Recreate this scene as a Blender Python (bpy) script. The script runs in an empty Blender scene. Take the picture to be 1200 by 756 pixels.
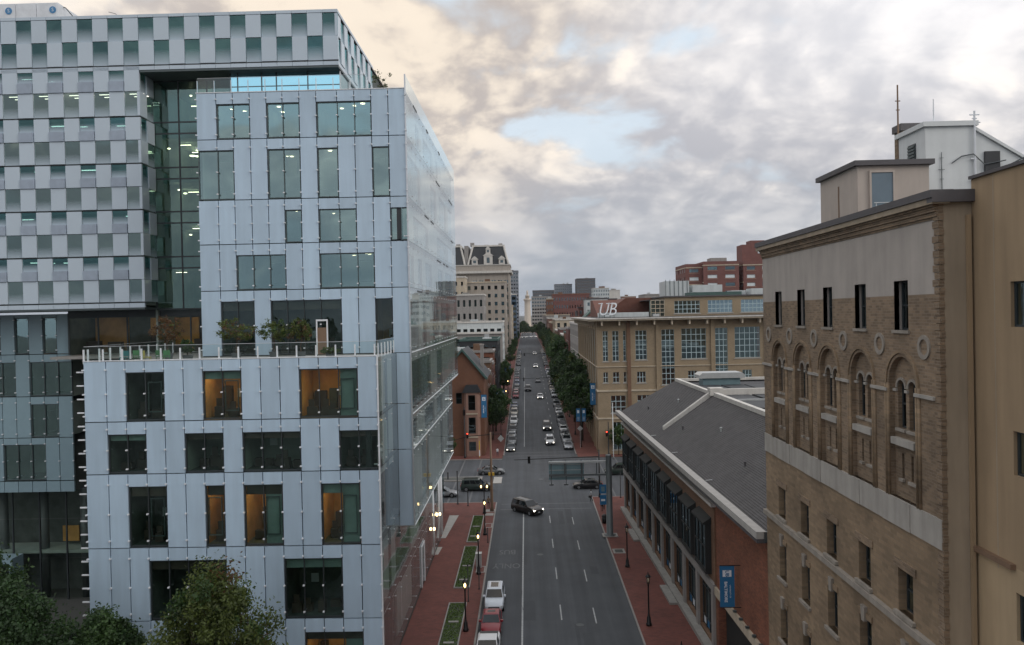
import bpy, bmesh, math, random
from mathutils import Vector, Matrix
R = math.radians
random.seed(7)
SC = bpy.context.scene
COL = SC.collection

# ------------------------------------------------------------------ camera
CAM_H = 28.0
YAW, PITCH, ROLL = R(0.998), R(0.595), R(1.2)
_d = Vector((-math.sin(YAW)*math.cos(PITCH), math.cos(YAW)*math.cos(PITCH), -math.sin(PITCH)))
_r = Vector((math.cos(YAW), math.sin(YAW), 0)); _u = _r.cross(_d)
_rc = _r*math.cos(ROLL)-_u*math.sin(ROLL); _uc = _u*math.cos(ROLL)+_r*math.sin(ROLL)
cam = bpy.data.cameras.new('camera'); camo = bpy.data.objects.new('camera', cam); COL.objects.link(camo)
camo.matrix_world = Matrix(((_rc.x,_uc.x,-_d.x,0),(_rc.y,_uc.y,-_d.y,0),(_rc.z,_uc.z,-_d.z,CAM_H),(0,0,0,1)))
cam.sensor_width = 36.0; cam.lens = 36.0*930/1200; cam.clip_start = 0.5; cam.clip_end = 20000
SC.camera = camo

# ------------------------------------------------------------------ sky, sun, exposure
SUN_AZ, SUN_EL = R(118), R(24)          # from behind the camera's right shoulder, low, behind cloud
SKY_A, SKY_O1, SKY_O2 = 3.1, (6.1, 0.2, 1.7), (2.0, 8.0, 3.0)
world = bpy.data.worlds.new('World'); SC.world = world; world.use_nodes = True
def build_world():
    nt = world.node_tree; N = nt.nodes; L = nt.links; N.clear()
    def n(t, **k):
        o = N.new(t)
        for a, b in k.items(): setattr(o, a, b)
        return o
    def math_(op, a, b=None, c=None, clamp=False):
        m = n('ShaderNodeMath', operation=op); m.use_clamp = clamp
        for i, v in enumerate((a, b, c)):
            if v is None: continue
            if isinstance(v, (int, float)): m.inputs[i].default_value = v
            else: L.new(v, m.inputs[i])
        return m.outputs[0]
    def mix(f, a, b, bt='MIX'):
        m = n('ShaderNodeMix', data_type='RGBA', blend_type=bt)
        for i, v in ((0, f), (6, a), (7, b)):
            if isinstance(v, (int, float)): m.inputs[i].default_value = v
            elif isinstance(v, tuple): m.inputs[i].default_value = (*v, 1)
            else: L.new(v, m.inputs[i])
        return m.outputs[2]
    def ss(v, a, b):
        m = n('ShaderNodeMapRange', interpolation_type='SMOOTHSTEP')
        L.new(v, m.inputs[0]); m.inputs[1].default_value = a; m.inputs[2].default_value = b
        return m.outputs[0]
    sky = n('ShaderNodeTexSky', sky_type='NISHITA'); sky.sun_disc = False
    sky.sun_elevation = SUN_EL; sky.sun_rotation = SUN_AZ; sky.air_density = 1.0; sky.dust_density = 1.5
    tc = n('ShaderNodeTexCoord'); sep = n('ShaderNodeSeparateXYZ'); L.new(tc.outputs['Generated'], sep.inputs[0])
    zz = math_('MAXIMUM', sep.outputs[2], 0.0)
    den = math_('ADD', zz, 0.42)
    px = math_('DIVIDE', sep.outputs[0], den); py = math_('DIVIDE', sep.outputs[1], den)
    cv = n('ShaderNodeCombineXYZ'); L.new(px, cv.inputs[0]); L.new(py, cv.inputs[1])
    def noise(scale, det, rough, off, dist=0.0, lac=2.0):
        mp = n('ShaderNodeMapping'); mp.inputs['Location'].default_value = off; L.new(cv.outputs[0], mp.inputs[0])
        t = n('ShaderNodeTexNoise'); t.inputs['Scale'].default_value = scale; t.inputs['Detail'].default_value = det
        t.inputs['Roughness'].default_value = rough; t.inputs['Distortion'].default_value = dist; t.inputs['Lacunarity'].default_value = lac
        L.new(mp.outputs[0], t.inputs['Vector']); return t.outputs['Fac']
    # cumulus deck seen from below: relief from a second sample taken towards the light
    LX, LY = 0.050, -0.035
    n1 = noise(SKY_A, 7, 0.50, SKY_O1, 0.2); n1b = noise(SKY_A, 7, 0.50, (SKY_O1[0]+LX, SKY_O1[1]+LY, SKY_O1[2]), 0.2)
    n2 = noise(SKY_A*2.4, 8, 0.52, (8.3, 0.4, 5.0), 0.3); n2b = noise(SKY_A*2.4, 8, 0.52, (8.3+LX*.5, 0.4+LY*.5, 5.0), 0.3)
    big = noise(1.5, 3, 0.5, SKY_O2, 0.3)
    relief = math_('ADD', math_('MULTIPLY', math_('SUBTRACT', n1, n1b), 2.3), math_('MULTIPLY', math_('SUBTRACT', n2, n2b), 1.25))
    lit = math_('ADD', relief, math_('MULTIPLY_ADD', big, 1.3, -0.20), clamp=True)
    dark = (0.44, 0.44, 0.475); pale = (0.84, 0.80, 0.775)
    cloud = mix(ss(lit, 0.12, 0.85), dark, pale)
    puff = math_('MULTIPLY', ss(relief, 0.10, 0.42), ss(n2, 0.46, 0.62))
    cloud = mix(math_('MULTIPLY', puff, 0.8), cloud, (1.02, 0.93, 0.83))
    # evening glow in the cloud on the left
    dirw = n('ShaderNodeVectorMath', operation='DOT_PRODUCT'); L.new(tc.outputs['Generated'], dirw.inputs[0])
    wv = Vector((-0.19, 0.90, 0.36)).normalized(); dirw.inputs[1].default_value = wv
    warm = ss(dirw.outputs['Value'], 0.915, 1.0)
    cloud = mix(math_('MULTIPLY', warm, 0.9), cloud, mix(ss(math_('MULTIPLY_ADD', relief, 0.7, n1), 0.36, 0.66), (0.50, 0.445, 0.41), (0.85, 0.74, 0.61)))
    # thinner, whiter cloud high up and to the west
    hi = math_('MULTIPLY', ss(zz, 0.14, 0.36), ss(px, 0.0, 0.70))
    cloud = mix(math_('MULTIPLY', hi, 0.60), cloud, (1.0, 1.0, 1.03))
    # blue gaps
    gapm = math_('MULTIPLY', math_('SUBTRACT', 1.0, ss(n1, 0.37, 0.46)), ss(zz, 0.06, 0.15))
    nis = mix(1.0, sky.outputs[0], (0.13, 0.13, 0.13), 'MULTIPLY')
    blue = mix(0.8, nis, (0.74, 0.85, 0.94))
    col = mix(math_('MULTIPLY', gapm, 0.8), cloud, blue)
    # grey deck low down
    low = math_('SUBTRACT', 1.0, ss(zz, 0.01, 0.23))
    col = mix(math_('MULTIPLY', low, 0.95), col, mix(ss(n1, 0.38, 0.62), (0.30, 0.34, 0.395), (0.43, 0.455, 0.50)))
    # an overcast sky is brighter overhead
    zb = math_('MULTIPLY_ADD', ss(zz, 0.30, 1.0), 0.55, 1.0)
    cc = n('ShaderNodeCombineXYZ'); [L.new(zb, cc.inputs[i]) for i in range(3)]
    col = mix(1.0, col, cc.outputs[0], 'MULTIPLY')
    bg = n('ShaderNodeBackground'); L.new(col, bg.inputs[0]); bg.inputs[1].default_value = 1.0
    out = n('ShaderNodeOutputWorld'); L.new(bg.outputs[0], out.inputs[0])
build_world()
sl = bpy.data.lights.new('sun', 'SUN'); sl.energy = 0.7; sl.angle = R(25); sl.color = (1.0, 0.93, 0.85)
so = bpy.data.objects.new('sun', sl); COL.objects.link(so)
_sd = Vector((math.sin(SUN_AZ)*math.cos(SUN_EL), math.cos(SUN_AZ)*math.cos(SUN_EL), math.sin(SUN_EL)))
so.rotation_euler = _sd.to_track_quat('Z', 'Y').to_euler(); so.location = _sd*300
vs = SC.view_settings; vs.view_transform = 'Standard'; vs.look = 'None'; vs.exposure = 0.2; vs.gamma = 1.0; vs.use_curve_mapping = False
SC.render.engine = 'CYCLES'
cy = SC.cycles; cy.use_denoising = True; cy.max_bounces = 8; cy.diffuse_bounces = 3; cy.glossy_bounces = 4
cy.transmission_bounces = 4; cy.transparent_max_bounces = 16; cy.caustics_reflective = False; cy.caustics_refractive = False
cy.sample_clamp_indirect = 4.0

# ------------------------------------------------------------------ materials
M = {}
def _nodes(name):
    m = bpy.data.materials.new(name); m.use_nodes = True; nt = m.node_tree
    b = nt.nodes['Principled BSDF']; M[name] = m
    return m, nt, b
def mat(name, col, rough=0.7, metal=0.0, var=0.12, scale=1.5, bump=0.0, bscale=20.0, objvar=0.0, coat=0.0, emit=None, estr=0.0, spec=0.5, stain=0.0):
    m, nt, b = _nodes(name); N, L = nt.nodes, nt.links
    b.inputs['Roughness'].default_value = rough; b.inputs['Metallic'].default_value = metal
    b.inputs['Coat Weight'].default_value = coat; b.inputs['Coat Roughness'].default_value = 0.06
    b.inputs['Specular IOR Level'].default_value = spec
    geo = N.new('ShaderNodeNewGeometry')
    t = N.new('ShaderNodeTexNoise'); t.inputs['Scale'].default_value = scale; t.inputs['Detail'].default_value = 6; t.inputs['Roughness'].default_value = 0.6
    L.new(geo.outputs['Position'], t.inputs['Vector'])
    mr = N.new('ShaderNodeMapRange'); L.new(t.outputs['Fac'], mr.inputs[0])
    mr.inputs[1].default_value = 0.25; mr.inputs[2].default_value = 0.75; mr.inputs[3].default_value = 1-var; mr.inputs[4].default_value = 1+var
    fac = mr.outputs[0]
    if objvar:
        oi = N.new('ShaderNodeObjectInfo'); m2 = N.new('ShaderNodeMapRange'); L.new(oi.outputs['Random'], m2.inputs[0])
        m2.inputs[3].default_value = 1-objvar; m2.inputs[4].default_value = 1+objvar
        mu = N.new('ShaderNodeMath'); mu.operation = 'MULTIPLY'; L.new(fac, mu.inputs[0]); L.new(m2.outputs[0], mu.inputs[1]); fac = mu.outputs[0]
    if stain:
        mp = N.new('ShaderNodeMapping'); mp.inputs['Scale'].default_value = (1.1, 1.1, 0.12); L.new(geo.outputs['Position'], mp.inputs[0])
        t2 = N.new('ShaderNodeTexNoise'); t2.inputs['Scale'].default_value = 1.6; t2.inputs['Detail'].default_value = 5; L.new(mp.outputs[0], t2.inputs['Vector'])
        m3 = N.new('ShaderNodeMapRange'); L.new(t2.outputs['Fac'], m3.inputs[0]); m3.inputs[1].default_value = 0.35; m3.inputs[2].default_value = 0.65
        m3.inputs[3].default_value = 1-stain; m3.inputs[4].default_value = 1.0
        mu = N.new('ShaderNodeMath'); mu.operation = 'MULTIPLY'; L.new(fac, mu.inputs[0]); L.new(m3.outputs[0], mu.inputs[1]); fac = mu.outputs[0]
    mx = N.new('ShaderNodeVectorMath'); mx.operation = 'SCALE'; mx.inputs[0].default_value = col; L.new(fac, mx.inputs['Scale'])
    L.new(mx.outputs[0], b.inputs['Base Color'])
    if bump:
        t3 = N.new('ShaderNodeTexNoise'); t3.inputs['Scale'].default_value = bscale; t3.inputs['Detail'].default_value = 4; L.new(geo.outputs['Position'], t3.inputs['Vector'])
        bp = N.new('ShaderNodeBump'); bp.inputs['Strength'].default_value = bump; bp.inputs['Distance'].default_value = 0.05
        L.new(t3.outputs['Fac'], bp.inputs['Height']); L.new(bp.outputs[0], b.inputs['Normal'])
    if emit:
        b.inputs['Emission Color'].default_value = (*emit, 1); b.inputs['Emission Strength'].default_value = estr
    return m
def brick(name, col, col2, mortar, sx=0.22, sz=0.075, rough=0.85, var=0.2, flat=False, bump=0.4, msize=0.06):
    """brick bond in real size; horizontal run from X+Y (walls) or X,Y (paving)"""
    m, nt, b = _nodes(name); N, L = nt.nodes, nt.links
    b.inputs['Roughness'].default_value = rough
    geo = N.new('ShaderNodeNewGeometry'); sp = N.new('ShaderNodeSeparateXYZ'); L.new(geo.outputs['Position'], sp.inputs[0])
    cv = N.new('ShaderNodeCombineXYZ')
    if flat:
        L.new(sp.outputs[0], cv.inputs[0]); L.new(sp.outputs[1], cv.inputs[1])
    else:
        ad = N.new('ShaderNodeMath'); ad.operation = 'ADD'; L.new(sp.outputs[0], ad.inputs[0]); L.new(sp.outputs[1], ad.inputs[1])
        L.new(ad.outputs[0], cv.inputs[0]); L.new(sp.outputs[2], cv.inputs[1])
    br = N.new('ShaderNodeTexBrick'); L.new(cv.outputs[0], br.inputs['Vector'])
    br.inputs['Scale'].default_value = 1.0; br.inputs['Brick Width'].default_value = sx; br.inputs['Row Height'].default_value = sz
    br.inputs['Mortar Size'].default_value = sz*msize; br.inputs['Bias'].default_value = 0.0
    br.inputs['Color1'].default_value = (*col, 1); br.inputs['Color2'].default_value = (*col2, 1); br.inputs['Mortar'].default_value = (*mortar, 1)
    t = N.new('ShaderNodeTexNoise'); t.inputs['Scale'].default_value = 0.35; t.inputs['Detail'].default_value = 7; t.inputs['Roughness'].default_value = 0.65
    L.new(geo.outputs['Position'], t.inputs['Vector'])
    mr = N.new('ShaderNodeMapRange'); L.new(t.outputs['Fac'], mr.inputs[0]); mr.inputs[1].default_value = 0.3; mr.inputs[2].default_value = 0.7
    mr.inputs[3].default_value = 1-var; mr.inputs[4].default_value = 1+var
    mx = N.new('ShaderNodeVectorMath'); mx.operation = 'SCALE'; L.new(br.outputs['Color'], mx.inputs[0]); L.new(mr.outputs[0], mx.inputs['Scale'])
    L.new(mx.outputs[0], b.inputs['Base Color'])
    if bump:
        bp = N.new('ShaderNodeBump'); bp.inputs['Strength'].default_value = bump; bp.inputs['Distance'].default_value = 0.01; bp.invert = True
        L.new(br.outputs['Fac'], bp.inputs['Height']); L.new(bp.outputs[0], b.inputs['Normal'])
    return m
def glass(name, tint=(0.8, 0.9, 0.88), refl=(0.9, 1.0, 1.0), base=0.08, rough=0.02, ior=1.5, frit=0.0, fritcol=(0.8, 0.8, 0.8)):
    m = bpy.data.materials.new(name); m.use_nodes = True; nt = m.node_tree; N, L = nt.nodes, nt.links; N.clear(); M[name] = m
    gi = N.new('ShaderNodeNewGeometry'); dp = N.new('ShaderNodeVectorMath'); dp.operation = 'DOT_PRODUCT'
    L.new(gi.outputs['Incoming'], dp.inputs[0]); L.new(gi.outputs['Normal'], dp.inputs[1])
    def mth(op, x, y=None):
        q = N.new('ShaderNodeMath'); q.operation = op
        for i, v in enumerate((x, y)):
            if v is None: continue
            if isinstance(v, (int, float)): q.inputs[i].default_value = v
            else: L.new(v, q.inputs[i])
        return q.outputs[0]
    sch = mth('MULTIPLY', mth('POWER', mth('SUBTRACT', 1.0, mth('ABSOLUTE', dp.outputs['Value'])), 5.0), 0.94)
    ad = N.new('ShaderNodeMath'); ad.operation = 'ADD'; ad.use_clamp = True; L.new(sch, ad.inputs[0]); ad.inputs[1].default_value = base+0.05
    tr = N.new('ShaderNodeBsdfTransparent'); tr.inputs[0].default_value = (*tint, 1)
    gl = N.new('ShaderNodeBsdfGlossy'); gl.inputs[0].default_value = (*refl, 1); gl.inputs[1].default_value = rough
    through = tr.outputs[0]
    if frit:
        df = N.new('ShaderNodeBsdfDiffuse'); df.inputs[0].default_value = (*fritcol, 1)
        mf = N.new('ShaderNodeMixShader'); mf.inputs[0].default_value = frit; L.new(tr.outputs[0], mf.inputs[1]); L.new(df.outputs[0], mf.inputs[2]); through = mf.outputs[0]
    mx = N.new('ShaderNodeMixShader'); L.new(ad.outputs[0], mx.inputs[0]); L.new(through, mx.inputs[1]); L.new(gl.outputs[0], mx.inputs[2])
    # slightly uneven sheets: reflections wobble from pane to pane
    geo = N.new('ShaderNodeNewGeometry'); t = N.new('ShaderNodeTexNoise'); t.inputs['Scale'].default_value = 0.45; t.inputs['Detail'].default_value = 1
    L.new(geo.outputs['Position'], t.inputs['Vector']); bp = N.new('ShaderNodeBump'); bp.inputs['Strength'].default_value = 0.06; bp.inputs['Distance'].default_value = 0.12
    L.new(t.outputs['Fac'], bp.inputs['Height']); L.new(bp.outputs[0], gl.inputs['Normal'])
    out = N.new('ShaderNodeOutputMaterial'); L.new(mx.outputs[0], out.inputs[0])
    return m
def frit_glass(name, tint, refl, base, top=0.55, bottom=0.05):
    """clear glass above fading through a printed white dot frit to solid white at the foot of the pane"""
    m = glass(name, tint, refl, base); nt = m.node_tree; N, L = nt.nodes, nt.links
    out = [x for x in N if x.type == 'OUTPUT_MATERIAL'][0]; src = out.inputs[0].links[0].from_socket
    tc = N.new('ShaderNodeTexCoord'); sp = N.new('ShaderNodeSeparateXYZ'); L.new(tc.outputs['Generated'], sp.inputs[0])
    mr = N.new('ShaderNodeMapRange'); L.new(sp.outputs[2], mr.inputs[0]); mr.inputs[1].default_value = top; mr.inputs[2].default_value = bottom
    mr.inputs[3].default_value = 0.0; mr.inputs[4].default_value = 0.96
    df = N.new('ShaderNodeBsdfPrincipled'); df.inputs['Base Color'].default_value = (0.48, 0.57, 0.65, 1); df.inputs['Roughness'].default_value = 0.35
    mx = N.new('ShaderNodeMixShader'); L.new(mr.outputs[0], mx.inputs[0]); L.new(src, mx.inputs[1]); L.new(df.outputs[0], mx.inputs[2])
    L.new(mx.outputs[0], out.inputs[0]); return m
def lamp_mat(name, col, s):
    m, nt, b = _nodes(name); b.inputs['Base Color'].default_value = (*col, 1)
    b.inputs['Emission Color'].default_value = (*col, 1); b.inputs['Emission Strength'].default_value = s; return m

mat('white_panel', (0.465, 0.60, 0.725), 0.28, var=0.04, scale=0.4, objvar=0.085, coat=0.5, stain=0.09)
mat('checker_panel', (0.50, 0.585, 0.66), 0.33, metal=0.0, var=0.03, scale=0.5, objvar=0.03, coat=0.25)
mat('inner_panel', (0.46, 0.50, 0.50), 0.5, objvar=0.12)
mat('blind_grey', (0.22, 0.30, 0.29), 0.8)
mat('shade_panel', (0.25, 0.36, 0.41), 0.35, var=0.05, objvar=0.05, coat=0.3)  # darker take on the white panel: shade of the set-back front is in the colour
mat('vent_panel', (0.33, 0.39, 0.47), 0.4, objvar=0.05)
mat('dark_joint', (0.03, 0.035, 0.04), 0.6)
mat('frame_dark', (0.05, 0.06, 0.065), 0.45, metal=0.3)
mat('frame_grey', (0.10, 0.125, 0.13), 0.45, metal=0.4)
mat('steel', (0.62, 0.65, 0.68), 0.3, metal=0.7)
mat('white_metal', (0.72, 0.75, 0.78), 0.4)
mat('room_cool', (0.30, 0.36, 0.33), 0.9, var=0.2, scale=0.6)
mat('room_dark', (0.10, 0.115, 0.11), 0.9, var=0.4, scale=0.8)
mat('room_warm', (0.52, 0.30, 0.12), 0.9, var=0.35, scale=0.7)
mat('room_amber', (0.60, 0.33, 0.10), 0.9, var=0.35, scale=0.7)
mat('room_pale', (0.55, 0.60, 0.58), 0.9, var=0.1, scale=0.7)
mat('furniture', (0.07, 0.05, 0.04), 0.6, objvar=0.4)
lamp_mat('lamp_warm', (1.0, 0.66, 0.32), 22.0)
lamp_mat('lamp_soft', (1.0, 0.80, 0.55), 7.0)
lamp_mat('lamp_cool', (1.0, 0.93, 0.80), 2.6)
lamp_mat('lamp_head', (1.0, 0.72, 0.36), 5.0)
lamp_mat('head_light', (1.0, 0.93, 0.80), 5.0)
lamp_mat('red_light', (1.0, 0.06, 0.03), 5.0)
lamp_mat('tail_dim', (0.30, 0.01, 0.01), 0.15)
glass('glass_podium', (0.60, 0.72, 0.67), (0.75, 0.95, 0.95), 0.03)
glass('glass_cafe', (0.75, 0.80, 0.76), (0.7, 0.9, 0.9), -0.02)
glass('glass_upper', (0.62, 0.78, 0.74), (0.54, 0.76, 0.78), 0.40)
glass('glass_atrium', (0.36, 0.53, 0.48), (0.52, 0.76, 0.74), 0.16)
glass('glass_blue', (0.10, 0.22, 0.30), (0.50, 0.86, 1.0), 0.94, rough=0.015)
glass('glass_screen', (0.80, 0.86, 0.84), (0.92, 0.98, 1.0), 0.07, frit=0.12, fritcol=(0.62, 0.66, 0.66), rough=0.03)
glass('glass_rail', (0.86, 0.93, 0.92), (0.9, 1, 1), 0.03)
glass('glass_dark', (0.25, 0.33, 0.33), (0.7, 0.85, 0.9), 0.15)
glass('glass_teal', (0.30, 0.42, 0.46), (0.64, 0.83, 0.92), 0.32)
glass('glass_lantern', (0.98, 0.90, 0.75), (1, 1, 1), 0.0)
frit_glass('frit_window', (0.20, 0.40, 0.40), (0.32, 0.62, 0.64), 0.15, 0.62, -0.05)
frit_glass('frit_window_low', (0.50, 0.62, 0.56), (0.52, 0.68, 0.67), 0.24, 0.45, -0.10)
mat('asphalt', (0.066, 0.072, 0.080), 0.85, var=0.16, scale=0.25, bump=0.25, bscale=30)
def track_wear():
    # tyre tracks and oil: long soft streaks down the lanes
    nt = M['asphalt'].node_tree; N, L = nt.nodes, nt.links; b = N['Principled BSDF']
    src = b.inputs['Base Color'].links[0].from_socket
    g = N.new('ShaderNodeNewGeometry'); mp = N.new('ShaderNodeMapping'); mp.inputs['Scale'].default_value = (1.0, 0.018, 1.0); L.new(g.outputs['Position'], mp.inputs[0])
    t = N.new('ShaderNodeTexNoise'); t.inputs['Scale'].default_value = 0.9; t.inputs['Detail'].default_value = 5; t.inputs['Roughness'].default_value = 0.6; L.new(mp.outputs[0], t.inputs['Vector'])
    mr = N.new('ShaderNodeMapRange'); L.new(t.outputs['Fac'], mr.inputs[0]); mr.inputs[1].default_value = 0.3; mr.inputs[2].default_value = 0.7; mr.inputs[3].default_value = 0.74; mr.inputs[4].default_value = 1.2
    sc_ = N.new('ShaderNodeVectorMath'); sc_.operation = 'SCALE'; L.new(src, sc_.inputs[0]); L.new(mr.outputs[0], sc_.inputs['Scale']); L.new(sc_.outputs[0], b.inputs['Base Color'])
track_wear()
mat('tar_seal', (0.028, 0.03, 0.033), 0.6)
mat('ground_soil', (0.075, 0.078, 0.072), 0.95, var=0.3, scale=0.05)
brick('brick_paving', (0.165, 0.050, 0.037), (0.120, 0.038, 0.030), (0.09, 0.05, 0.042), 0.4, 0.2, flat=True, var=0.22, bump=0.2)
mat('kerb_stone', (0.26, 0.245, 0.23), 0.85, var=0.15, bump=0.2)
mat('concrete', (0.30, 0.29, 0.27), 0.85, var=0.12, stain=0.12, bump=0.1)
mat('pale_concrete', (0.40, 0.385, 0.36), 0.85, var=0.1, stain=0.1)
mat('road_paint', (0.36, 0.37, 0.37), 0.7, var=0.45, scale=3.5)
mat('worn_paint', (0.118, 0.122, 0.127), 0.75, var=0.5, scale=5)
mat('grass', (0.105, 0.17, 0.036), 0.9, var=0.35, scale=2.0)
brick('brown_brick', (0.262, 0.188, 0.122), (0.155, 0.112, 0.075), (0.23, 0.18, 0.13), 0.34, 0.115, var=0.3, msize=0.12)
brick('brown_brick_lower', (0.275, 0.198, 0.124), (0.195, 0.142, 0.09), (0.22, 0.168, 0.115), 0.55, 0.18, var=0.3, msize=0.08)
mat('stucco_grey', (0.42, 0.385, 0.35), 0.9, var=0.07, scale=0.8, stain=0.14)
mat('stucco_side', (0.37, 0.305, 0.225), 0.9, var=0.10, scale=0.4, stain=0.22)
mat('stucco_tan', (0.36, 0.265, 0.165), 0.9, var=0.08, scale=0.4, stain=0.18)
mat('limestone', (0.31, 0.28, 0.24), 0.85, var=0.14, scale=1.2, stain=0.2)
mat('stone_band', (0.385, 0.365, 0.33), 0.85, var=0.12, scale=1.0, stain=0.22)
mat('roof_dark', (0.045, 0.045, 0.05), 0.8, var=0.2)
mat('roof_edge', (0.085, 0.08, 0.085), 0.6)
mat('beige_wall', (0.48, 0.42, 0.37), 0.85, var=0.06, stain=0.1)
mat('white_wall', (0.52, 0.56, 0.565), 0.8, var=0.06, stain=0.12)
mat('white_plant', (0.66, 0.69, 0.69), 0.8, var=0.05, stain=0.08)
mat('door_blue', (0.13, 0.18, 0.22), 0.5)
brick('red_brick', (0.25, 0.086, 0.044), (0.145, 0.052, 0.03), (0.18, 0.10, 0.07), 0.30, 0.10, var=0.3, msize=0.1)
brick('brick_brown_dark', (0.20, 0.115, 0.07), (0.16, 0.09, 0.055), (0.15, 0.09, 0.06), 0.22, 0.075, var=0.18)
brick('tan_brick', (0.315, 0.245, 0.160), (0.275, 0.212, 0.138), (0.26, 0.21, 0.15), 0.30, 0.10, var=0.10)
brick('orange_brick', (0.165, 0.075, 0.042), (0.135, 0.06, 0.035), (0.13, 0.075, 0.052), 0.24, 0.08, var=0.15)
brick('maroon_brick', (0.185, 0.080, 0.068), (0.15, 0.064, 0.056), (0.17, 0.09, 0.08), 0.3, 0.1, var=0.12)
mat('shingle', (0.088, 0.084, 0.085), 0.9, var=0.22, scale=1.2, bump=0.3, bscale=8)
mat('green_copper', (0.055, 0.105, 0.095), 0.7, var=0.2)
mat('slate', (0.026, 0.029, 0.033), 0.6, var=0.2)
mat('black_metal', (0.012, 0.012, 0.013), 0.4, metal=0.2, var=0.05)
mat('bay_metal', (0.018, 0.02, 0.02), 0.8, metal=0.0, var=0.2)
mat('grey_steel', (0.12, 0.135, 0.14), 0.5, metal=0.4, var=0.1)
mat('sign_back', (0.20, 0.30, 0.33), 0.45, metal=0.5, var=0.12, scale=0.8)
mat('galv', (0.50, 0.52, 0.52), 0.4, metal=0.5, var=0.1)
mat('brown_pole', (0.20, 0.13, 0.085), 0.6)
mat('yellow_box', (0.62, 0.40, 0.05), 0.5)
mat('banner_blue', (0.02, 0.14, 0.30), 0.7, var=0.06)
mat('banner_white', (0.70, 0.74, 0.78), 0.7, var=0.03)
mat('cornice_white', (0.60, 0.58, 0.54), 0.8, var=0.1, stain=0.15)
mat('white_frame', (0.62, 0.68, 0.70), 0.5)
mat('copper_teal_frame', (0.40, 0.52, 0.55), 0.5)
mat('sand_wall', (0.50, 0.43, 0.33), 0.9, var=0.1, stain=0.15)
mat('beaux_stone', (0.37, 0.335, 0.295), 0.9, var=0.1, stain=0.12)
mat('grey_stone', (0.30, 0.285, 0.27), 0.9, var=0.12, stain=0.15)
mat('pink_brick', (0.26, 0.155, 0.12), 0.9, var=0.1)
mat('grey_tower', (0.20, 0.215, 0.24), 0.7, var=0.08)
mat('dark_tower', (0.10, 0.095, 0.10), 0.7, var=0.08)
mat('blue_tower', (0.07, 0.11, 0.16), 0.3, var=0.1)
mat('marble', (0.60, 0.53, 0.45), 0.8, var=0.08, stain=0.1)
mat('bark', (0.075, 0.058, 0.043), 0.95, var=0.3, scale=6)
mat('tyre', (0.012, 0.012, 0.012), 0.8)
mat('rim', (0.35, 0.36, 0.37), 0.35, metal=0.8)
mat('car_glass', (0.010, 0.013, 0.015), 0.06, var=0.0, spec=0.45)
mat('lamp_lens', (0.55, 0.57, 0.58), 0.15)
mat('plastic_black', (0.015, 0.015, 0.016), 0.5)
def leaf(name, c, t=0.35, var=0.45):
    m, nt, b = _nodes(name); N, L = nt.nodes, nt.links; b.inputs['Roughness'].default_value = 0.6
    geo = N.new('ShaderNodeNewGeometry'); oi = N.new('ShaderNodeObjectInfo')
    nz = N.new('ShaderNodeTexNoise'); nz.inputs['Scale'].default_value = 0.8; nz.inputs['Detail'].default_value = 5; L.new(geo.outputs['Position'], nz.inputs['Vector'])
    ad = N.new('ShaderNodeMath'); ad.operation = 'MULTIPLY_ADD'; L.new(geo.outputs['Random Per Island'], ad.inputs[0]); ad.inputs[1].default_value = 0.5; L.new(nz.outputs['Fac'], ad.inputs[2])
    mr = N.new('ShaderNodeMapRange'); L.new(ad.outputs[0], mr.inputs[0]); mr.inputs[1].default_value = 0.4; mr.inputs[2].default_value = 1.1; mr.inputs[3].default_value = 1-var; mr.inputs[4].default_value = 1+var
    mx = N.new('ShaderNodeVectorMath'); mx.operation = 'SCALE'; mx.inputs[0].default_value = c; L.new(mr.outputs[0], mx.inputs['Scale'])
    L.new(mx.outputs[0], b.inputs['Base Color'])
    tl = N.new('ShaderNodeBsdfTranslucent'); L.new(mx.outputs[0], tl.inputs[0])
    ms = N.new('ShaderNodeMixShader'); ms.inputs[0].default_value = t; L.new(b.outputs[0], ms.inputs[1]); L.new(tl.outputs[0], ms.inputs[2])
    L.new(ms.outputs[0], nt.nodes['Material Output'].inputs[0]); return m
leaf('leaf_dark', (0.030, 0.064, 0.020)); leaf('leaf_mid', (0.048, 0.095, 0.025)); leaf('leaf_olive', (0.088, 0.118, 0.026)); leaf('leaf_rust', (0.12, 0.065, 0.028)); leaf('leaf_pale', (0.10, 0.12, 0.055))

# ------------------------------------------------------------------ helpers
OFF = {}
def link(name, data, parent=None, loc=(0, 0, 0)):
    """loc is in the frame of the thing's root; children of a part are shifted by the part's own place"""
    o = bpy.data.objects.new(name, data); COL.objects.link(o)
    off = OFF.get(parent.name, Vector()) if parent else Vector()
    l = Vector(loc); o.location = l-off if parent else l
    if parent:
        o.parent = parent; OFF[o.name] = l
    return o
def thing(name, label, cat, loc=(0, 0, 0), rz=0.0, group=None):
    o = link(name, None, None, loc); o.rotation_euler = (0, 0, rz); OFF[o.name] = Vector()
    o.empty_display_size = 0.5
    return tag(o, label, cat, group)
def tag(o, label=None, cat=None, group=None, kind=None):
    if label: o['label'] = label
    if cat: o['category'] = cat
    if group: o['group'] = group
    if kind: o['kind'] = kind
    return o
def mesh(name, v, f, m, smooth=False):
    me = bpy.data.meshes.new(name); me.from_pydata([tuple(p) for p in v], [], f)
    ms = m if isinstance(m, (list, tuple)) else [m]
    for x in ms: me.materials.append(M[x] if isinstance(x, str) else x)
    if smooth: me.polygons.foreach_set('use_smooth', [True]*len(me.polygons))
    me.update(); return me
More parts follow.
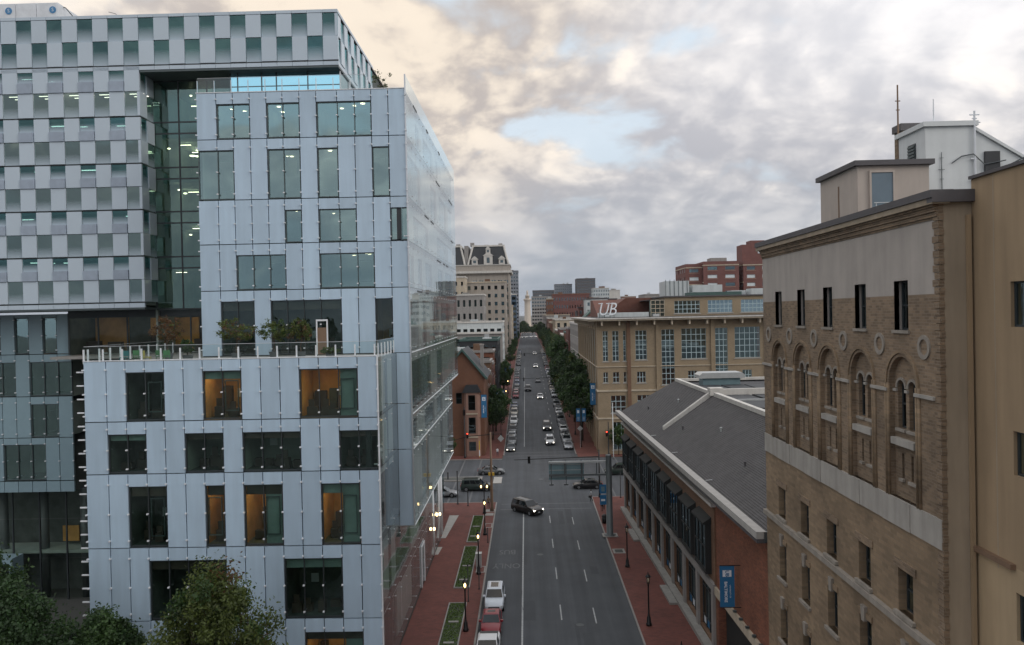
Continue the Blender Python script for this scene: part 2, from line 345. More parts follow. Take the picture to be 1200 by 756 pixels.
class MB:
    def __init__(s): s.v = []; s.f = []; s.mi = []; s.k = 0
    def quad(s, *p):
        b = len(s.v); s.v += [Vector(q) for q in p]; s.f.append(tuple(range(b, b+len(p)))); s.mi.append(s.k); return s
    def box(s, x0, x1, y0, y1, z0, z1):
        x0, x1 = min(x0, x1), max(x0, x1); y0, y1 = min(y0, y1), max(y0, y1); z0, z1 = min(z0, z1), max(z0, z1)
        b = len(s.v)
        s.v += [Vector(p) for p in ((x0,y0,z0),(x1,y0,z0),(x1,y1,z0),(x0,y1,z0),(x0,y0,z1),(x1,y0,z1),(x1,y1,z1),(x0,y1,z1))]
        for q in ((0,3,2,1),(4,5,6,7),(0,1,5,4),(1,2,6,5),(2,3,7,6),(3,0,4,7)): s.f.append(tuple(b+i for i in q)); s.mi.append(s.k)
        return s
    def tube(s, a, b_, r0, r1=None, n=10, caps=True):
        a, b_ = Vector(a), Vector(b_); r1 = r0 if r1 is None else r1
        d = (b_-a).normalized(); u = d.orthogonal().normalized(); w = d.cross(u); base = len(s.v)
        for c, r in ((a, r0), (b_, r1)):
            for i in range(n):
                t = 2*math.pi*i/n; s.v.append(c+u*(r*math.cos(t))+w*(r*math.sin(t)))
        for i in range(n):
            j = (i+1) % n; s.f.append((base+i, base+j, base+n+j, base+n+i)); s.mi.append(s.k)
        if caps:
            s.f.append(tuple(base+n-1-i for i in range(n))); s.f.append(tuple(base+n+i for i in range(n))); s.mi += [s.k, s.k]
        return s
    def lathe(s, c, prof, n=12):
        c = Vector(c); base = len(s.v)
        for r, z in prof:
            for i in range(n):
                t = 2*math.pi*i/n; s.v.append(c+Vector((r*math.cos(t), r*math.sin(t), z)))
        for k in range(len(prof)-1):
            for i in range(n):
                j = (i+1) % n; a = base+k*n
                s.f.append((a+i, a+j, a+n+j, a+n+i)); s.mi.append(s.k)
        s.f.append(tuple(base+n-1-i for i in range(n))); s.f.append(tuple(base+(len(prof)-1)*n+i for i in range(n))); s.mi += [s.k, s.k]
        return s
    def prism(s, pts, axis, a, b_):
        """extrude polygon pts (2D) along axis 0/1/2 from a to b_"""
        def P(p, t):
            q = list(p); q.insert(axis, t); return Vector(q)
        b = len(s.v); n = len(pts); s.v += [P(p, a) for p in pts]+[P(p, b_) for p in pts]
        s.f.append(tuple(b+i for i in range(n))); s.f.append(tuple(b+2*n-1-i for i in range(n))); s.mi += [s.k, s.k]
        for i in range(n):
            j = (i+1) % n; s.f.append((b+i, b+n+i, b+n+j, b+j)); s.mi.append(s.k)
        return s
    def build(s, name, m, parent=None, smooth=False, loc=(0, 0, 0), recalc=False):
        me = mesh(name, s.v, s.f, m, smooth); me.polygons.foreach_set('material_index', s.mi)
        if recalc:
            bm = bmesh.new(); bm.from_mesh(me); bmesh.ops.recalc_face_normals(bm, faces=bm.faces); bm.to_mesh(me); bm.free()
        me.update(); return link(name, me, parent, loc)
_BC = {}
def box(name, x0, x1, y0, y1, z0, z1, m, parent=None):
    """axis box as its own object; equal sizes share one mesh"""
    d = (abs(x1-x0), abs(y1-y0), abs(z1-z0)); key = (round(d[0], 3), round(d[1], 3), round(d[2], 3), m)
    if key not in _BC:
        _BC[key] = mesh(name, *(lambda b: (b.v, b.f))(MB().box(-d[0]/2, d[0]/2, -d[1]/2, d[1]/2, -d[2]/2, d[2]/2)), m)
    return link(name, _BC[key], parent, ((x0+x1)/2, (y0+y1)/2, (z0+z1)/2))
class Face:
    """a wall plane: u along the wall, v up, w outwards, mapped to the root's axes"""
    def __init__(s, kind, p): s.k = kind; s.p = p
    def pt(s, u, v, w):
        return {'-Y': (u, s.p-w, v), '-X': (s.p-w, u, v), '+X': (s.p+w, u, v), '+Y': (u, s.p+w, v)}[s.k]
    def bx(s, u0, u1, v0, v1, w0, w1):
        a, b = s.pt(u0, v0, w0), s.pt(u1, v1, w1); return a[0], b[0], a[1], b[1], a[2], b[2]
    def box(s, name, u0, u1, v0, v1, w0, w1, m, parent): return box(name, *s.bx(u0, u1, v0, v1, w0, w1), m, parent)
    def add(s, mb, u0, u1, v0, v1, w0, w1): return mb.box(*s.bx(u0, u1, v0, v1, w0, w1))
    def wall(s, mb, u0, u1, v0, v1, holes, depth=0.3, w=0.0):
        """sheet with rectangular openings and their reveals"""
        us = sorted({u0, u1, *[h[0] for h in holes], *[h[1] for h in holes]}); us = [x for x in us if u0 <= x <= u1]
        vs_ = sorted({v0, v1, *[h[2] for h in holes], *[h[3] for h in holes]}); vs_ = [x for x in vs_ if v0 <= x <= v1]
        for i in range(len(us)-1):
            run = None
            for j in range(len(vs_)-1):
                cu, cv = (us[i]+us[i+1])/2, (vs_[j]+vs_[j+1])/2
                hole = any(h[0] < cu < h[1] and h[2] < cv < h[3] for h in holes)
                if hole:
                    if run is not None: mb.quad(s.pt(us[i], run, w), s.pt(us[i+1], run, w), s.pt(us[i+1], vs_[j], w), s.pt(us[i], vs_[j], w)); run = None
                elif run is None: run = vs_[j]
            if run is not None: mb.quad(s.pt(us[i], run, w), s.pt(us[i+1], run, w), s.pt(us[i+1], v1, w), s.pt(us[i], v1, w))
        for a, b, c, d in holes:
            mb.quad(s.pt(a, c, w), s.pt(b, c, w), s.pt(b, c, w-depth), s.pt(a, c, w-depth)); mb.quad(s.pt(a, d, w), s.pt(b, d, w), s.pt(b, d, w-depth), s.pt(a, d, w-depth))
            mb.quad(s.pt(a, c, w), s.pt(a, d, w), s.pt(a, d, w-depth), s.pt(a, c, w-depth)); mb.quad(s.pt(b, c, w), s.pt(b, d, w), s.pt(b, d, w-depth), s.pt(b, c, w-depth))
        return mb
def copy_tree(o, parent=None):
    c = o.copy(); COL.objects.link(c); c.parent = parent
    for ch in o.children: copy_tree(ch, c)
    return c
def txt(name, s, size, m, parent, mtx, shear=0.0, bold=0.0, ext=0.01, space=1.0, align='CENTER'):
    cu = bpy.data.curves.new(name, 'FONT'); cu.body = s; cu.size = size; cu.shear = shear; cu.offset = bold; cu.extrude = ext; cu.space_character = space
    cu.align_x = align; cu.align_y = 'CENTER'; cu.resolution_u = 3
    t = bpy.data.objects.new('tmp', cu); COL.objects.link(t)
    me = bpy.data.meshes.new_from_object(t); bpy.data.objects.remove(t); bpy.data.curves.remove(cu)
    me.materials.clear(); me.materials.append(M[m]); me.transform(mtx)
    return link(name, me, parent)
ORD = ['first', 'second', 'third', 'fourth', 'fifth', 'sixth', 'seventh', 'eighth', 'ninth', 'tenth', 'eleventh', 'twelfth', 'thirteenth', 'fourteenth', 'fifteenth', 'sixteenth', 'seventeenth', 'eighteenth', 'nineteenth', 'twentieth']
ORD += ['twenty-'+w for w in ORD[:9]]+['thirtieth']+['thirty-'+w for w in ORD[:9]]+['fortieth']+['forty-'+w for w in ORD[:9]]+['fiftieth']
def gz(y):
    """street level: flat to the crossing, then climbing to the square on the hill"""
    return 0.0 if y < 160 else (8.0*(y-160)/240 if y < 400 else 8.0)
# ================================================================== ground, road, pavements
KL, KR = -4.82, 9.33
def strip(mb, x0, x1, ys, dz, thick=0.0):
    for a, b in zip(ys, ys[1:]):
        za, zb = gz(a)+dz, gz(b)+dz
        if thick:
            p = [(x0,a,za),(x1,a,za),(x1,b,zb),(x0,b,zb)]
            q = [(x,y,z-thick) for x, y, z in p]; mb.quad(*p)
            for i in range(4): mb.quad(q[i], q[(i+1) % 4], p[(i+1) % 4], p[i])
        else: mb.quad((x0,a,za),(x1,a,za),(x1,b,zb),(x0,b,zb))
    return mb
def ysplit(a, b): return [a]+[y for y in (160, 400) if a < y < b]+[b]
mb = MB()
for x0, x1 in ((-4000, 4000),): strip(mb, x0, x1, [-1500, 160, 400, 9000], 0.0)
tag(mb.build('ground', 'ground_soil'), 'dark city ground between the buildings out to the horizon', kind='structure')
mb = MB(); strip(mb, KL, KR, ysplit(-120, 1080), 0.012)
road = tag(mb.build('road', 'asphalt'), 'grey asphalt avenue running straight to the far monument', kind='structure')
mb = MB(); strip(mb, -260, KL, [117.6, 153.0], 0.008); strip(mb, KR, 260, [120.0, 153.0], 0.008)
tag(mb.build('cross_road', 'asphalt'), 'grey asphalt cross street at the junction', kind='structure')
mb = MB(); cwk = MB()
strip(mb, -0.95, -0.80, [-20, 113.0], 0.016)
strip(mb, -0.92, -0.80, ysplit(166, 330), 0.016)
y = 30.0
P0 = 95.6
for k in range(-6, 3):
    yy = P0+k*11.2
    if yy > 110: continue
    strip(mb, 5.74, 5.86, [yy-1.9, yy+1.9], 0.016); strip(mb, 2.66, 2.78, [yy+0.9-1.9, yy+0.9+1.9], 0.016)
for k in range(24):
    yy = 170+k*11.2
    if yy < 330: strip(mb, 5.70, 5.82, [yy, yy+3.2], 0.016)
strip(cwk, KL+0.6, KR-0.5, [113.4, 113.65], 0.016); strip(cwk, KL+0.6, KR-0.5, [116.6, 116.85], 0.016)
strip(cwk, KL+0.4, KR-0.4, [156.2, 156.5], 0.016); strip(cwk, KL+0.4, KR-0.4, [160.0, 160.0+0.3], 0.016)
for x in (-9.2, -12.4): strip(cwk, x, x+0.28, [118.2, 132.8], 0.012+0.004); strip(cwk, x, x+0.28, [137, 152.6], 0.016)
for x in (13.0, 16.4): strip(cwk, x, x+0.25, [120.5, 152.6], 0.016)
strip(cwk, -14.6, -14.1, [118.2, 132.8], 0.016)
mb.build('road_marking', 'road_paint', road); cwk.build('crossing_line', 'worn_paint', road)
mb = MB(); random.seed(3)
for k in range(9):
    x = random.uniform(-4, 8.5); a = random.uniform(60, 112); strip(mb, x, x+random.uniform(.3, 1.1), [a, a+random.uniform(1.5, 9)], 0.0125+0.0004*k)
for k in range(6):
    x = random.uniform(-3, 8); a = random.uniform(120, 150); strip(mb, x, x+random.uniform(.6, 1.8), [a, a+random.uniform(2, 5)], 0.0125+0.0004*k)
mat('asphalt_patch', (0.052, 0.057, 0.063), 0.85, var=0.14, scale=0.5, bump=0.2, bscale=30)
mb.build('asphalt_patch', 'asphalt_patch', road)
Rz180 = Matrix.Rotation(math.pi, 4, 'Z')
for s, yy in (('BUS', 93.2), ('ONLY', 88.1)):
    txt('lane_lettering', s, 1.15, 'worn_paint', road, Matrix.Translation((-2.7, yy, 0.016)) @ Matrix.Diagonal((1, 2.1, 1, 1)) @ Rz180, ext=0.0, bold=0.012)
tar = MB(); rnd = random.Random(31)
for k in range(15):            # sealed cracks wandering along and across the lanes
    x, y = rnd.uniform(KL+.3, KR-.5), rnd.uniform(58, 150); along = rnd.random() < .65; L_ = rnd.uniform(3, 14); n_ = int(L_*1.5)
    for q in range(n_):
        dx, dy = (rnd.uniform(-.12, .12), .65) if along else (.5, rnd.uniform(-.2, .2))
        w = rnd.uniform(.02, .045); x2, y2 = x+dx, y+dy
        if not (KL < x2 < KR): break
        p = Vector((-dy, dx, 0)).normalized()*w; zz_q = .0155+.0001*k
        tar.quad((x-p.x, y-p.y, zz_q), (x+p.x, y+p.y, zz_q), (x2+p.x, y2+p.y, zz_q), (x2-p.x, y2-p.y, zz_q)); x, y = x2, y2
tag(tar.build('crack_seal', 'tar_seal', road), kind='stuff')
def manhole(x, y):
    mb = MB(); mb.lathe((x, y, gz(y)+0.014), [(0.0, 0.0), (0.36, 0.0), (0.36, 0.006), (0.0, 0.006)], 16); mb.build('manhole_cover', 'frame_dark', road)
manhole(1.1, 92); manhole(4.3, 71); manhole(2.0, 134)

def pavement(x0, x1, ya, yb, m, nm, lab, kx):
    """raised brick footway with a granite kerb along the street side"""
    mb = MB(); lo, hi = (x0, x1-0.17) if kx == x1 else (x0+0.17, x1)
    strip(mb, lo, hi, ysplit(ya, yb), 0.13, 0.13); o = tag(mb.build(nm, m), lab, kind='structure')
    n = max(1, int((yb-ya)/2.4)); st = (yb-ya)/n
    kx0, kx1 = (x1-0.165, x1) if kx == x1 else (x0, x0+0.165)
    if yb < 170:
        for i in range(n): box('kerb_stone', kx0, kx1, ya+i*st+.006, ya+(i+1)*st-.006, 0, 0.138, 'kerb_stone', o)
    else:
        mb = MB(); strip(mb, kx0, kx1, ysplit(ya, yb), 0.138, 0.14); mb.build('kerb_stone', 'kerb_stone', o)
    return o
swl = pavement(-11.2, KL, -40, 117.6, 'brick_paving', 'pavement', 'red brick pavement with grass beds beside the white glass building', KL)
swr = pavement(KR, 15.6, -40, 120.0, 'brick_paving', 'pavement', 'red brick pavement in front of the long hipped-roof brick building', KR)
swfl = pavement(-9.3, KL, 157.0, 1000, 'brick_paving', 'pavement', 'red brick pavement at the gabled brick house and on past it', KL)
swfr = pavement(KR, 14.0, 157.0, 1000, 'brick_paving', 'pavement', 'red brick pavement along the tan brick building with blue banners', KR)
# corner aprons at the crossing
box('corner_paving', -60, -9.3, 153.0, 157.0, 0.0, 0.128, 'brick_paving', swfl); box('corner_paving', -9.3, KL-0.3, 153.6, 157.0, 0.0, 0.126, 'brick_paving', swfl)
box('corner_paving', KR+0.3, 60, 153.4, 157.0, 0.0, 0.126, 'brick_paving', swfr)
box('corner_paving', -60, -11.2, 100, 117.6, 0.0, 0.126, 'brick_paving', swl)
box('kerb_stone', -60, -5.2, 117.6, 117.8, 0, 0.14, 'kerb_stone', swl); box('kerb_stone', -60, KL-0.3, 152.8, 153.0, 0, 0.14, 'kerb_stone', swfl)
box('corner_paving', 15.6, 60, 112.9, 120.0, 0.0, 0.126, 'brick_paving', swr); box('kerb_stone', KR+0.2, 60, 120.0, 120.2, 0, 0.14, 'kerb_stone', swr)
# pale paving at the columns and the tactile/ramps
mb = MB(); mb.quad((-11.2,92.2,.136),(-10.8,92.2,.136),(-10.6,95.2,.136),(-11.2,95.2,.136)); mb.quad((-11.2,99.0,.136),(-10.6,99.0,.136),(-9.9,110.2,.136),(-11.2,110.2,.136))
mb.build('pale_paving', 'pale_concrete', swl)
for (x, yy) in ((-5.5, 86.6), (-5.5, 104.6)): box('tree_pit_frame', x-.5, x+.5, yy-1.1, yy+1.1, .13, .137, 'concrete', swl); box('tree_pit_bed', x-.36, x+.36, yy-.9, yy+.9, .13, .1405, 'brick_paving', swl)
for (x, yy) in ((10.3, 92.5), (10.2, 78.0-40)): box('tree_pit_frame', x-.7, x+.7, yy-.9, yy+.9, .13, .137, 'concrete', swr); box('tree_pit_bed', x-.45, x+.45, yy-.6, yy+.6, .13, .1405, 'ground_soil', swr)
mb = MB(); [strip(mb, -5.1, -4.95, [a, a+.5], .142) for a in ()]
for i in range(2, 4): box('ramp_slab', -6.6+.12*i, -5.3+.12*i, 105.6+i*2.1, 107.0+i*2.1, .13, .1385, 'concrete', swl) if i < 5 else None
# sunken stone edge in front of the long brick building is part of that building (below)
# median on the cross street
md = MB(); md.box(-70, -8.0, 133.2, 136.4, 0, 0.16); mo = tag(md.build('median', 'kerb_stone'), 'low kerbed median strip dividing the cross street', kind='structure')
box('median_bed', -70, -8.4, 133.5, 136.1, 0.16, 0.168, 'ground_soil', mo)
box('corner_island', -6.0, -4.6, 131.0, 136.0, 0.0, 0.12, 'pale_concrete', mo)
# grass beds in granite frames
def bed(x0, x1, y0, y1, lab):
    t = thing('grass_bed', lab, 'planter', (0, 0, 0.13), 0, 'grass beds along the brick pavement')
    w = 0.11
    for a in ((x0, x0+w, y0, y1), (x1-w, x1, y0, y1), (x0+w, x1-w, y0, y0+w), (x0+w, x1-w, y1-w, y1)): box('edging', *a, 0, 0.12, 'concrete', t)
    box('soil', x0+w, x1-w, y0+w, y1-w, 0, 0.05, 'ground_soil', t)
    rnd = random.Random(int(y0)); mb = MB()
    n = int((x1-x0)*(y1-y0)*170)
    for _ in range(n):
        x = rnd.uniform(x0+w+.03, x1-w-.03); yy = rnd.uniform(y0+w+.03, y1-w-.03); h = rnd.uniform(.03, .09); a = rnd.uniform(0, 6.28); c, s = math.cos(a)*.06, math.sin(a)*.06
        b = Vector((rnd.uniform(-.05, .05), rnd.uniform(-.05, .05), 0))
        mb.quad((x-c, yy-s, .05), (x+c, yy+s, .05), Vector((x, yy, .05+h))+b)
    tag(mb.build('grass', 'grass', t), kind='stuff')
    for i in range(max(1, int((y1-y0)/5))):
        yy = y0+2.2+i*4.6
        if yy < y1-1: box('stepping_slab', (x0+x1)/2-.45, (x0+x1)/2+.45, yy, yy+.32, .05, .15, 'concrete', t)
bed(-8.0, -6.25, 60.0, 76.4, 'longest grass bed in pale stone edging, beside the parked white and red cars')
bed(-7.95, -6.3, 80.6, 95.1, 'grass bed in pale stone edging between two lit lamp posts, middle of three')
bed(-7.85, -6.3, 96.9, 109.6, 'grass bed in pale stone edging that ends at the street corner by the columns')
# ================================================================== white glass law school
law = thing('glass_office_building', 'white panelled university building of stacked blocks with checkerboard top and roof terrace', 'building', (0, 0, 0))
PINS = MB(); rnd0 = random.Random(77)
def bay(root, F, cols, z0, zt, wtop, wins, pm='white_panel', gm='glass_upper', rooms=None, gap=0.036, pins=True, sash=0, depth=0.22, rd=4.6, lamps='lamp_soft', rh=None):
    """one storey of a panelled front: cols = panel edges, wins = [(first edge, last edge, room material, lamp spec)]"""
    cov = set(); 
    for w in wins: cov |= set(range(w[0], w[1]))
    for i in range(len(cols)-1):
        a, b = cols[i]+gap, cols[i+1]-gap
        F.box('wall_panel', a, b, (wtop if i in cov else z0)+gap, zt-gap, -depth, 0.0, pm, root)
    for a, b, rm, lp in wins:
        u0, u1 = cols[a]+gap, cols[b]-gap; v0, v1 = z0+gap*2, wtop
        mb = MB(); t = 0.05
        F.add(mb, u0, u1, v0, v0+t*1.6, -.30, -.10); F.add(mb, u0, u1, v1-t, v1, -.30, -.10)
        for k in range(a, b+1):
            c = min(max(cols[k], u0+t/2), u1-t/2); F.add(mb, c-t/2, c+t/2, v0+t*1.6, v1-t, -.30, -.10)
        w = mb.build('window', 'frame_dark' if gm == 'glass_podium' else 'frame_grey', root)
        if sash:     # an opening light inside one of the panes
            k = b-1 if sash == 1 else a; c0, c1 = cols[k]+.12, cols[k+1]-.30; mb = MB(); hh = (v1-v0)
            for bb in ((c0, c0+.06, v0+hh*.16, v0+hh*.8), (c1-.06, c1, v0+hh*.16, v0+hh*.8), (c0+.06, c1-.06, v0+hh*.16, v0+hh*.16+.07), (c0+.06, c1-.06, v0+hh*.8-.07, v0+hh*.8)): F.add(mb, *bb, -.33, -.245)
            mb.build('sash', 'frame_grey', w)
        for k in range(a, b):
            mbp = MB(); e = 0.03
            p = [F.pt(cols[k]+e, v0+e, -.22), F.pt(cols[k+1]-e, v0+e, -.22), F.pt(cols[k+1]-e, v1-e, -.22), F.pt(cols[k]+e, v1-e, -.22)]
            mbp.quad(*p); mbp.build('pane', gm, w)
        if gm == 'glass_podium' and rnd0.random() < .7: F.box('valance', u0+.03, u1-.03, v1-(v1-v0)*.17, v1-.05, -.40, -.37, 'blind_grey' if rnd0.random() < .5 else 'furniture', w)
        # the room behind
        mb = MB(); r0, r1 = max(u0-.25, cols[0]+.3), min(u1+.25, cols[-1]-.15); c = v1+.12; w0, w1 = -.34, -rd
        P = F.pt
        mb.k = 0
        mb.quad(P(r0,v0-.1,w1), P(r1,v0-.1,w1), P(r1,c,w1), P(r0,c,w1)); mb.quad(P(r0,v0-.1,w0), P(r0,v0-.1,w1), P(r0,c,w1), P(r0,c,w0)); mb.quad(P(r1,v0-.1,w0), P(r1,v0-.1,w1), P(r1,c,w1), P(r1,c,w0))
        mb.quad(P(r0,c,w0), P(r1,c,w0), P(r1,c,w1), P(r0,c,w1)); mb.k = 1
        mb.quad(P(r0,v0-.1,w0), P(r1,v0-.1,w0), P(r1,v0-.1,w1), P(r0,v0-.1,w1))
        mb.build('room', [rm, 'room_dark'], w)
        rnd = random.Random(int(u0*31+z0*7))
        if lp == 'discs':
            for q in range((b-a)):
                mbl = MB(); uu = cols[a]+rnd.uniform(.4, (cols[b]-cols[a])-.4); ww = -rnd.uniform(1.0, 3.6); rr = rnd.uniform(.10, .22)
                pts = [P(uu+rr*math.cos(k*math.pi/5), c-.05, ww+rr*math.sin(k*math.pi/5)) for k in range(10)]; mbl.quad(*pts); mbl.build('ceiling_lamp', lamps, w)
        elif lp == 'warm':
            mbl = MB(); um = (u0+u1)/2; hw = min(.9, (u1-u0)*.35); mbl.quad(P(um-hw, c-.05, -1.2), P(um+hw, c-.05, -1.2), P(um+hw, c-.05, -1.55), P(um-hw, c-.05, -1.55)); mbl.build('ceiling_lamp', 'lamp_warm', w)
        if lp == 'warm':       # joinery along the back wall
            q = u0
            while q < u1-.3:
                d = rnd.uniform(.5, 1.3); F.box('cupboard', q, min(q+d, u1), v0-.05, v0+rnd.uniform(.8, 2.3), -rd+.04, -rd+.5, rnd.choice(('furniture', 'room_dark', 'furniture')), w); q += d+rnd.uniform(.1, .8)
            if b-a > 1 and rnd.random() < .75: F.box('blind', cols[b-1]+.06, u1-.02, v0+rnd.choice((.02, (v1-v0)*.45)), v1-.06, -.46, -.42, 'blind_grey', w)
        if lp in ('warm', 'furn'):
            mbf = MB(); q = u0+.1
            while q < u1-.5:
                d = rnd.uniform(.5, 1.1); h = rnd.uniform(.7, 1.3); ww = -rnd.uniform(.8, 2.4)
                F.add(mbf, q, min(q+d, u1), v0-.05, v0+h*.62, ww-.5, ww)
                if rnd.random() < .6: F.add(mbf, q+.1, min(q+.55, u1), v0+h*.62, v0+h*1.15, ww-.2, ww-.14)
                q += d+rnd.uniform(.05, .5)
            mbf.build('furniture', 'furniture', w)
            if rnd.random() < .7:
                uu = rnd.uniform(u0+.3, u1-.9); F.box('whiteboard', uu, uu+.6, v0+1.2, v0+1.9, -rd+.03, -rd+.08, 'white_metal', w)
    if pins:
        for k in range(len(cols)):
            for fr in (0.10, 0.46, 0.86):
                v = z0+(zt-z0)*fr; F.add(PINS, cols[k]-.06, cols[k]+.06, v-.05, v+.05, -.02, .16)
        F.add(PINS, cols[0], cols[-1], z0-.02, z0+.02, .004, .012) if False else None

# ---- podium block
FP = Face('-Y', 59.0)
PC = [-33.3]+[-31.6+1.457*k for k in range(14)]+[-11.2]
D_, W_ = 'room_dark', 'room_warm'
bay(law, FP, PC, 20.53, 25.1, 24.2, [(2, 4, 'room_dark', 'furn'), (6, 8, W_, 'warm'), (11, 14, 'room_amber', 'warm')], gm='glass_podium', sash=1)
bay(law, FP, PC, 16.58, 20.53, 19.55, [(1, 3, D_, 'furn'), (5, 7, 'room_cool', 'furn'), (8, 11, 'room_cool', 'furn'), (13, 15, 'room_cool', 'furn')], gm='glass_podium')
bay(law, FP, PC, 11.0, 16.58, 15.6, [(2, 4, 'room_dark', 'furn'), (6, 7, W_, 'warm'), (8, 10, W_, 'warm'), (12, 14, W_, 'warm')], gm='glass_podium', sash=1)
bay(law, FP, PC, 5.48, 11.0, 10.0, [(3, 7, D_, None), (10, 13, D_, 'furn')], gm='glass_podium')
bay(law, FP, PC, 0.6, 5.48, 4.45, [(4, 7, D_, None), (11, 14, W_, 'warm')], gm='glass_podium')
mb = MB()      # floor slabs, back wall and roof of the podium, and the dark joints behind the panels
for z in (20.53, 16.58, 11.0, 5.48): mb.box(-33.25, -11.45, 59.34, 64.5, z-.25, z-.13)
mb.box(-33.25, -11.45, 64.5, 64.8, 0, 24.6); mb.box(-33.30, -33.1, 59.26, 76.9, 0, 24.6)
mb.build('podium_core', 'dark_joint', law)
mb = MB()
holes = []
for (z0, wt, ws) in ((20.53, 24.2, ((2,4),(6,8),(11,14))), (16.58, 19.55, ((1,3),(5,7),(8,11),(13,15))), (11.0, 15.6, ((2,4),(6,7),(8,10),(12,14))), (5.48, 10.0, ((3,7),(10,13))), (0.6, 4.45, ((4,7),(11,14)))):
    for a, b in ws: holes.append((PC[a], PC[b], z0, wt))
FP.wall(mb, -33.29, -11.21, 0, 25.0, holes, 0.05, -0.225); mb.build('podium_backing', 'dark_joint', law)
box('terrace_deck', -33.2, -11.5, 59.3, 77.0, 24.6, 24.85, 'concrete', law)
box('terrace_deck', -45.2, -33.2, 74.5, 80, 24.6, 24.84, 'concrete', law)
box('coping', -33.32, -11.18, 58.97, 59.32, 25.1, 25.16, 'white_metal', law)
for i in range(24): box('edge_fin', -33.85, -33.32, 59.02, 59.12, .8+i*1.02, .9+i*1.02, 'white_metal', law)
box('corner_trim', -11.20, -11.10, 58.94, 59.06, .4, 25.1, 'white_metal', law)
# railing on the terrace edge
def railing(root, pts, z, h=1.05, step=1.457, m='white_metal', pw=.045):
    for (a, b) in zip(pts, pts[1:]):
        a, b = Vector(a), Vector(b); d = b-a; n = max(1, round(d.length/step))
        for i in range(n+1):
            p = a+d*(i/n); box('railing_post', p.x-pw, p.x+pw, p.y-.06, p.y+.06, z-.25, z+h-.22, m, root)
        nrm = Vector((d.y, -d.x)).normalized() if False else None
        mb = MB(); mb.quad((a.x, a.y, z+.02), (b.x, b.y, z+.02), (b.x, b.y, z+h), (a.x, a.y, z+h)); mb.build('railing_glass', 'glass_rail', root)
        mb = MB(); mb.tube((a.x, a.y, z+h), (b.x, b.y, z+h), .016, n=6); mb.build('handrail', 'steel', root)
railing(law, [(-33.3, 59.1), (-11.35, 59.1), (-11.35, 67.7)], 25.17)
railing(law, [(-33.2, 59.5), (-33.2, 74.0)], 25.17, step=1.6)
# ---- podium right side (the street side) with a glass screen
def street_side(root, X, y0, y1, zs, ztop, bayw, strips=True, ledge=(), inner='inner_panel', seed=1):
    F = Face('+X', X); rnd = random.Random(seed)
    n = max(1, round((y1-y0)/bayw)); w = (y1-y0)/n
    for zi in range(len(zs)-1):
        a, b = zs[zi], zs[zi+1]
        i = 0
        while i < n:
            k = rnd.choice((1, 1, 2)); win = rnd.random() < (.45 if b > 26 else .6) and strips
            j = min(n, i+k); u0, u1 = y0+i*w, y0+j*w
            if win:
                F.box('side_window', u0+.02, u1-.02, a+.1, b-.95, -.62, -.55, 'glass_dark', root)
                F.box('side_panel', u0+.02, u1-.02, b-.93, b-.03, -.6, -.42, inner, root)
            else: F.box('side_panel', u0+.02, u1-.02, a+.03, b-.03, -.6, -.42, inner, root)
            i = j
        for i in range(n):
            mb = MB(); u0, u1 = y0+i*w+.012, y0+(i+1)*w-.012; top = b-.015 if zi < len(zs)-2 else ztop
            mb.quad(F.pt(u0, a+.015, 0), F.pt(u1, a+.015, 0), F.pt(u1, top, 0), F.pt(u0, top, 0)); mb.build('glass_screen', 'glass_screen', root)
            for v in (a+.4, b-.5): F.add(PINS, u0-.04, u0+.04, v-.04, v+.04, -.40, .05)
        if rnd.random() < .9 and b > 26:
            for q in range(3):
                u = rnd.uniform(y0+2, y1-5); F.box('vent_slot', u, u+rnd.uniform(1.5, 4), b-.32, b-.16, .005, .03, 'frame_dark', root)
        if a in ledge: F.box('light_ledge', y0+.2, y1-.2, a-.05, a+.04, -.38, .03, 'white_metal', root)
        else: F.box('floor_joint', y0+.05, y1-.05, a-.03, a+.03, -.40, -.02, 'frame_dark', root)
    mb = MB(); F.add(mb, y0+.05, y1-.05, zs[0], zs[-1]-.2, -1.0, -.66); mb.build('side_core', 'dark_joint', root)
street_side(law, -11.2, 59.25, 67.95, [0.4, 5.48, 11.0, 16.58, 20.53, 25.0], 25.0, 2.9, seed=4)
street_side(law, -11.2, 68.0, 97.0, [0.4, 5.2, 9.9], 9.9, 2.9, seed=6)
# ---- upper block
FU = Face('-Y', 68.0)
UC = [-27.98, -26.26, -24.83, -23.37, -21.93, -20.54, -19.08, -17.62, -15.83, -14.35, -12.89, -11.43, -9.95]
C_, P_ = 'room_cool', 'room_pale'
bay(law, FU, UC, 43.55, 47.55, 46.56, [(1, 3, C_, 'discs'), (4, 6, C_, 'discs'), (7, 10, C_, 'discs')], sash=1)
bay(law, FU, UC, 38.33, 43.55, 42.6, [(0, 2, P_, None), (4, 6, C_, 'discs'), (7, 8, C_, 'discs'), (10, 11, C_, None)], sash=1)
bay(law, FU, UC, 34.52, 38.33, 37.35, [(5, 6, C_, 'discs'), (7, 9, C_, 'discs'), (11, 12, P_, None)], sash=1)
bay(law, FU, UC, 30.53, 34.52, 33.54, [(2, 5, C_, None), (7, 10, C_, 'discs')], sash=1)
bay(law, FU, UC, 24.9, 30.53, 29.57, [(1, 3, D_, 'furn'), (4, 8, D_, 'furn'), (10, 11, 'room_warm', 'furn')], gm='glass_podium')
box('terrace_door', -17.9, -17.1, 67.8, 67.88, 24.9, 27.2, 'brown_pole', law)
for a_ in (-18.0, -17.1): box('door_post', a_, a_+.1, 67.76, 67.9, 24.9, 27.75, 'white_metal', law)
box('door_head', -18.0, -17.0, 67.76, 67.9, 27.76, 27.9, 'white_metal', law)
mb = MB(); holes = []
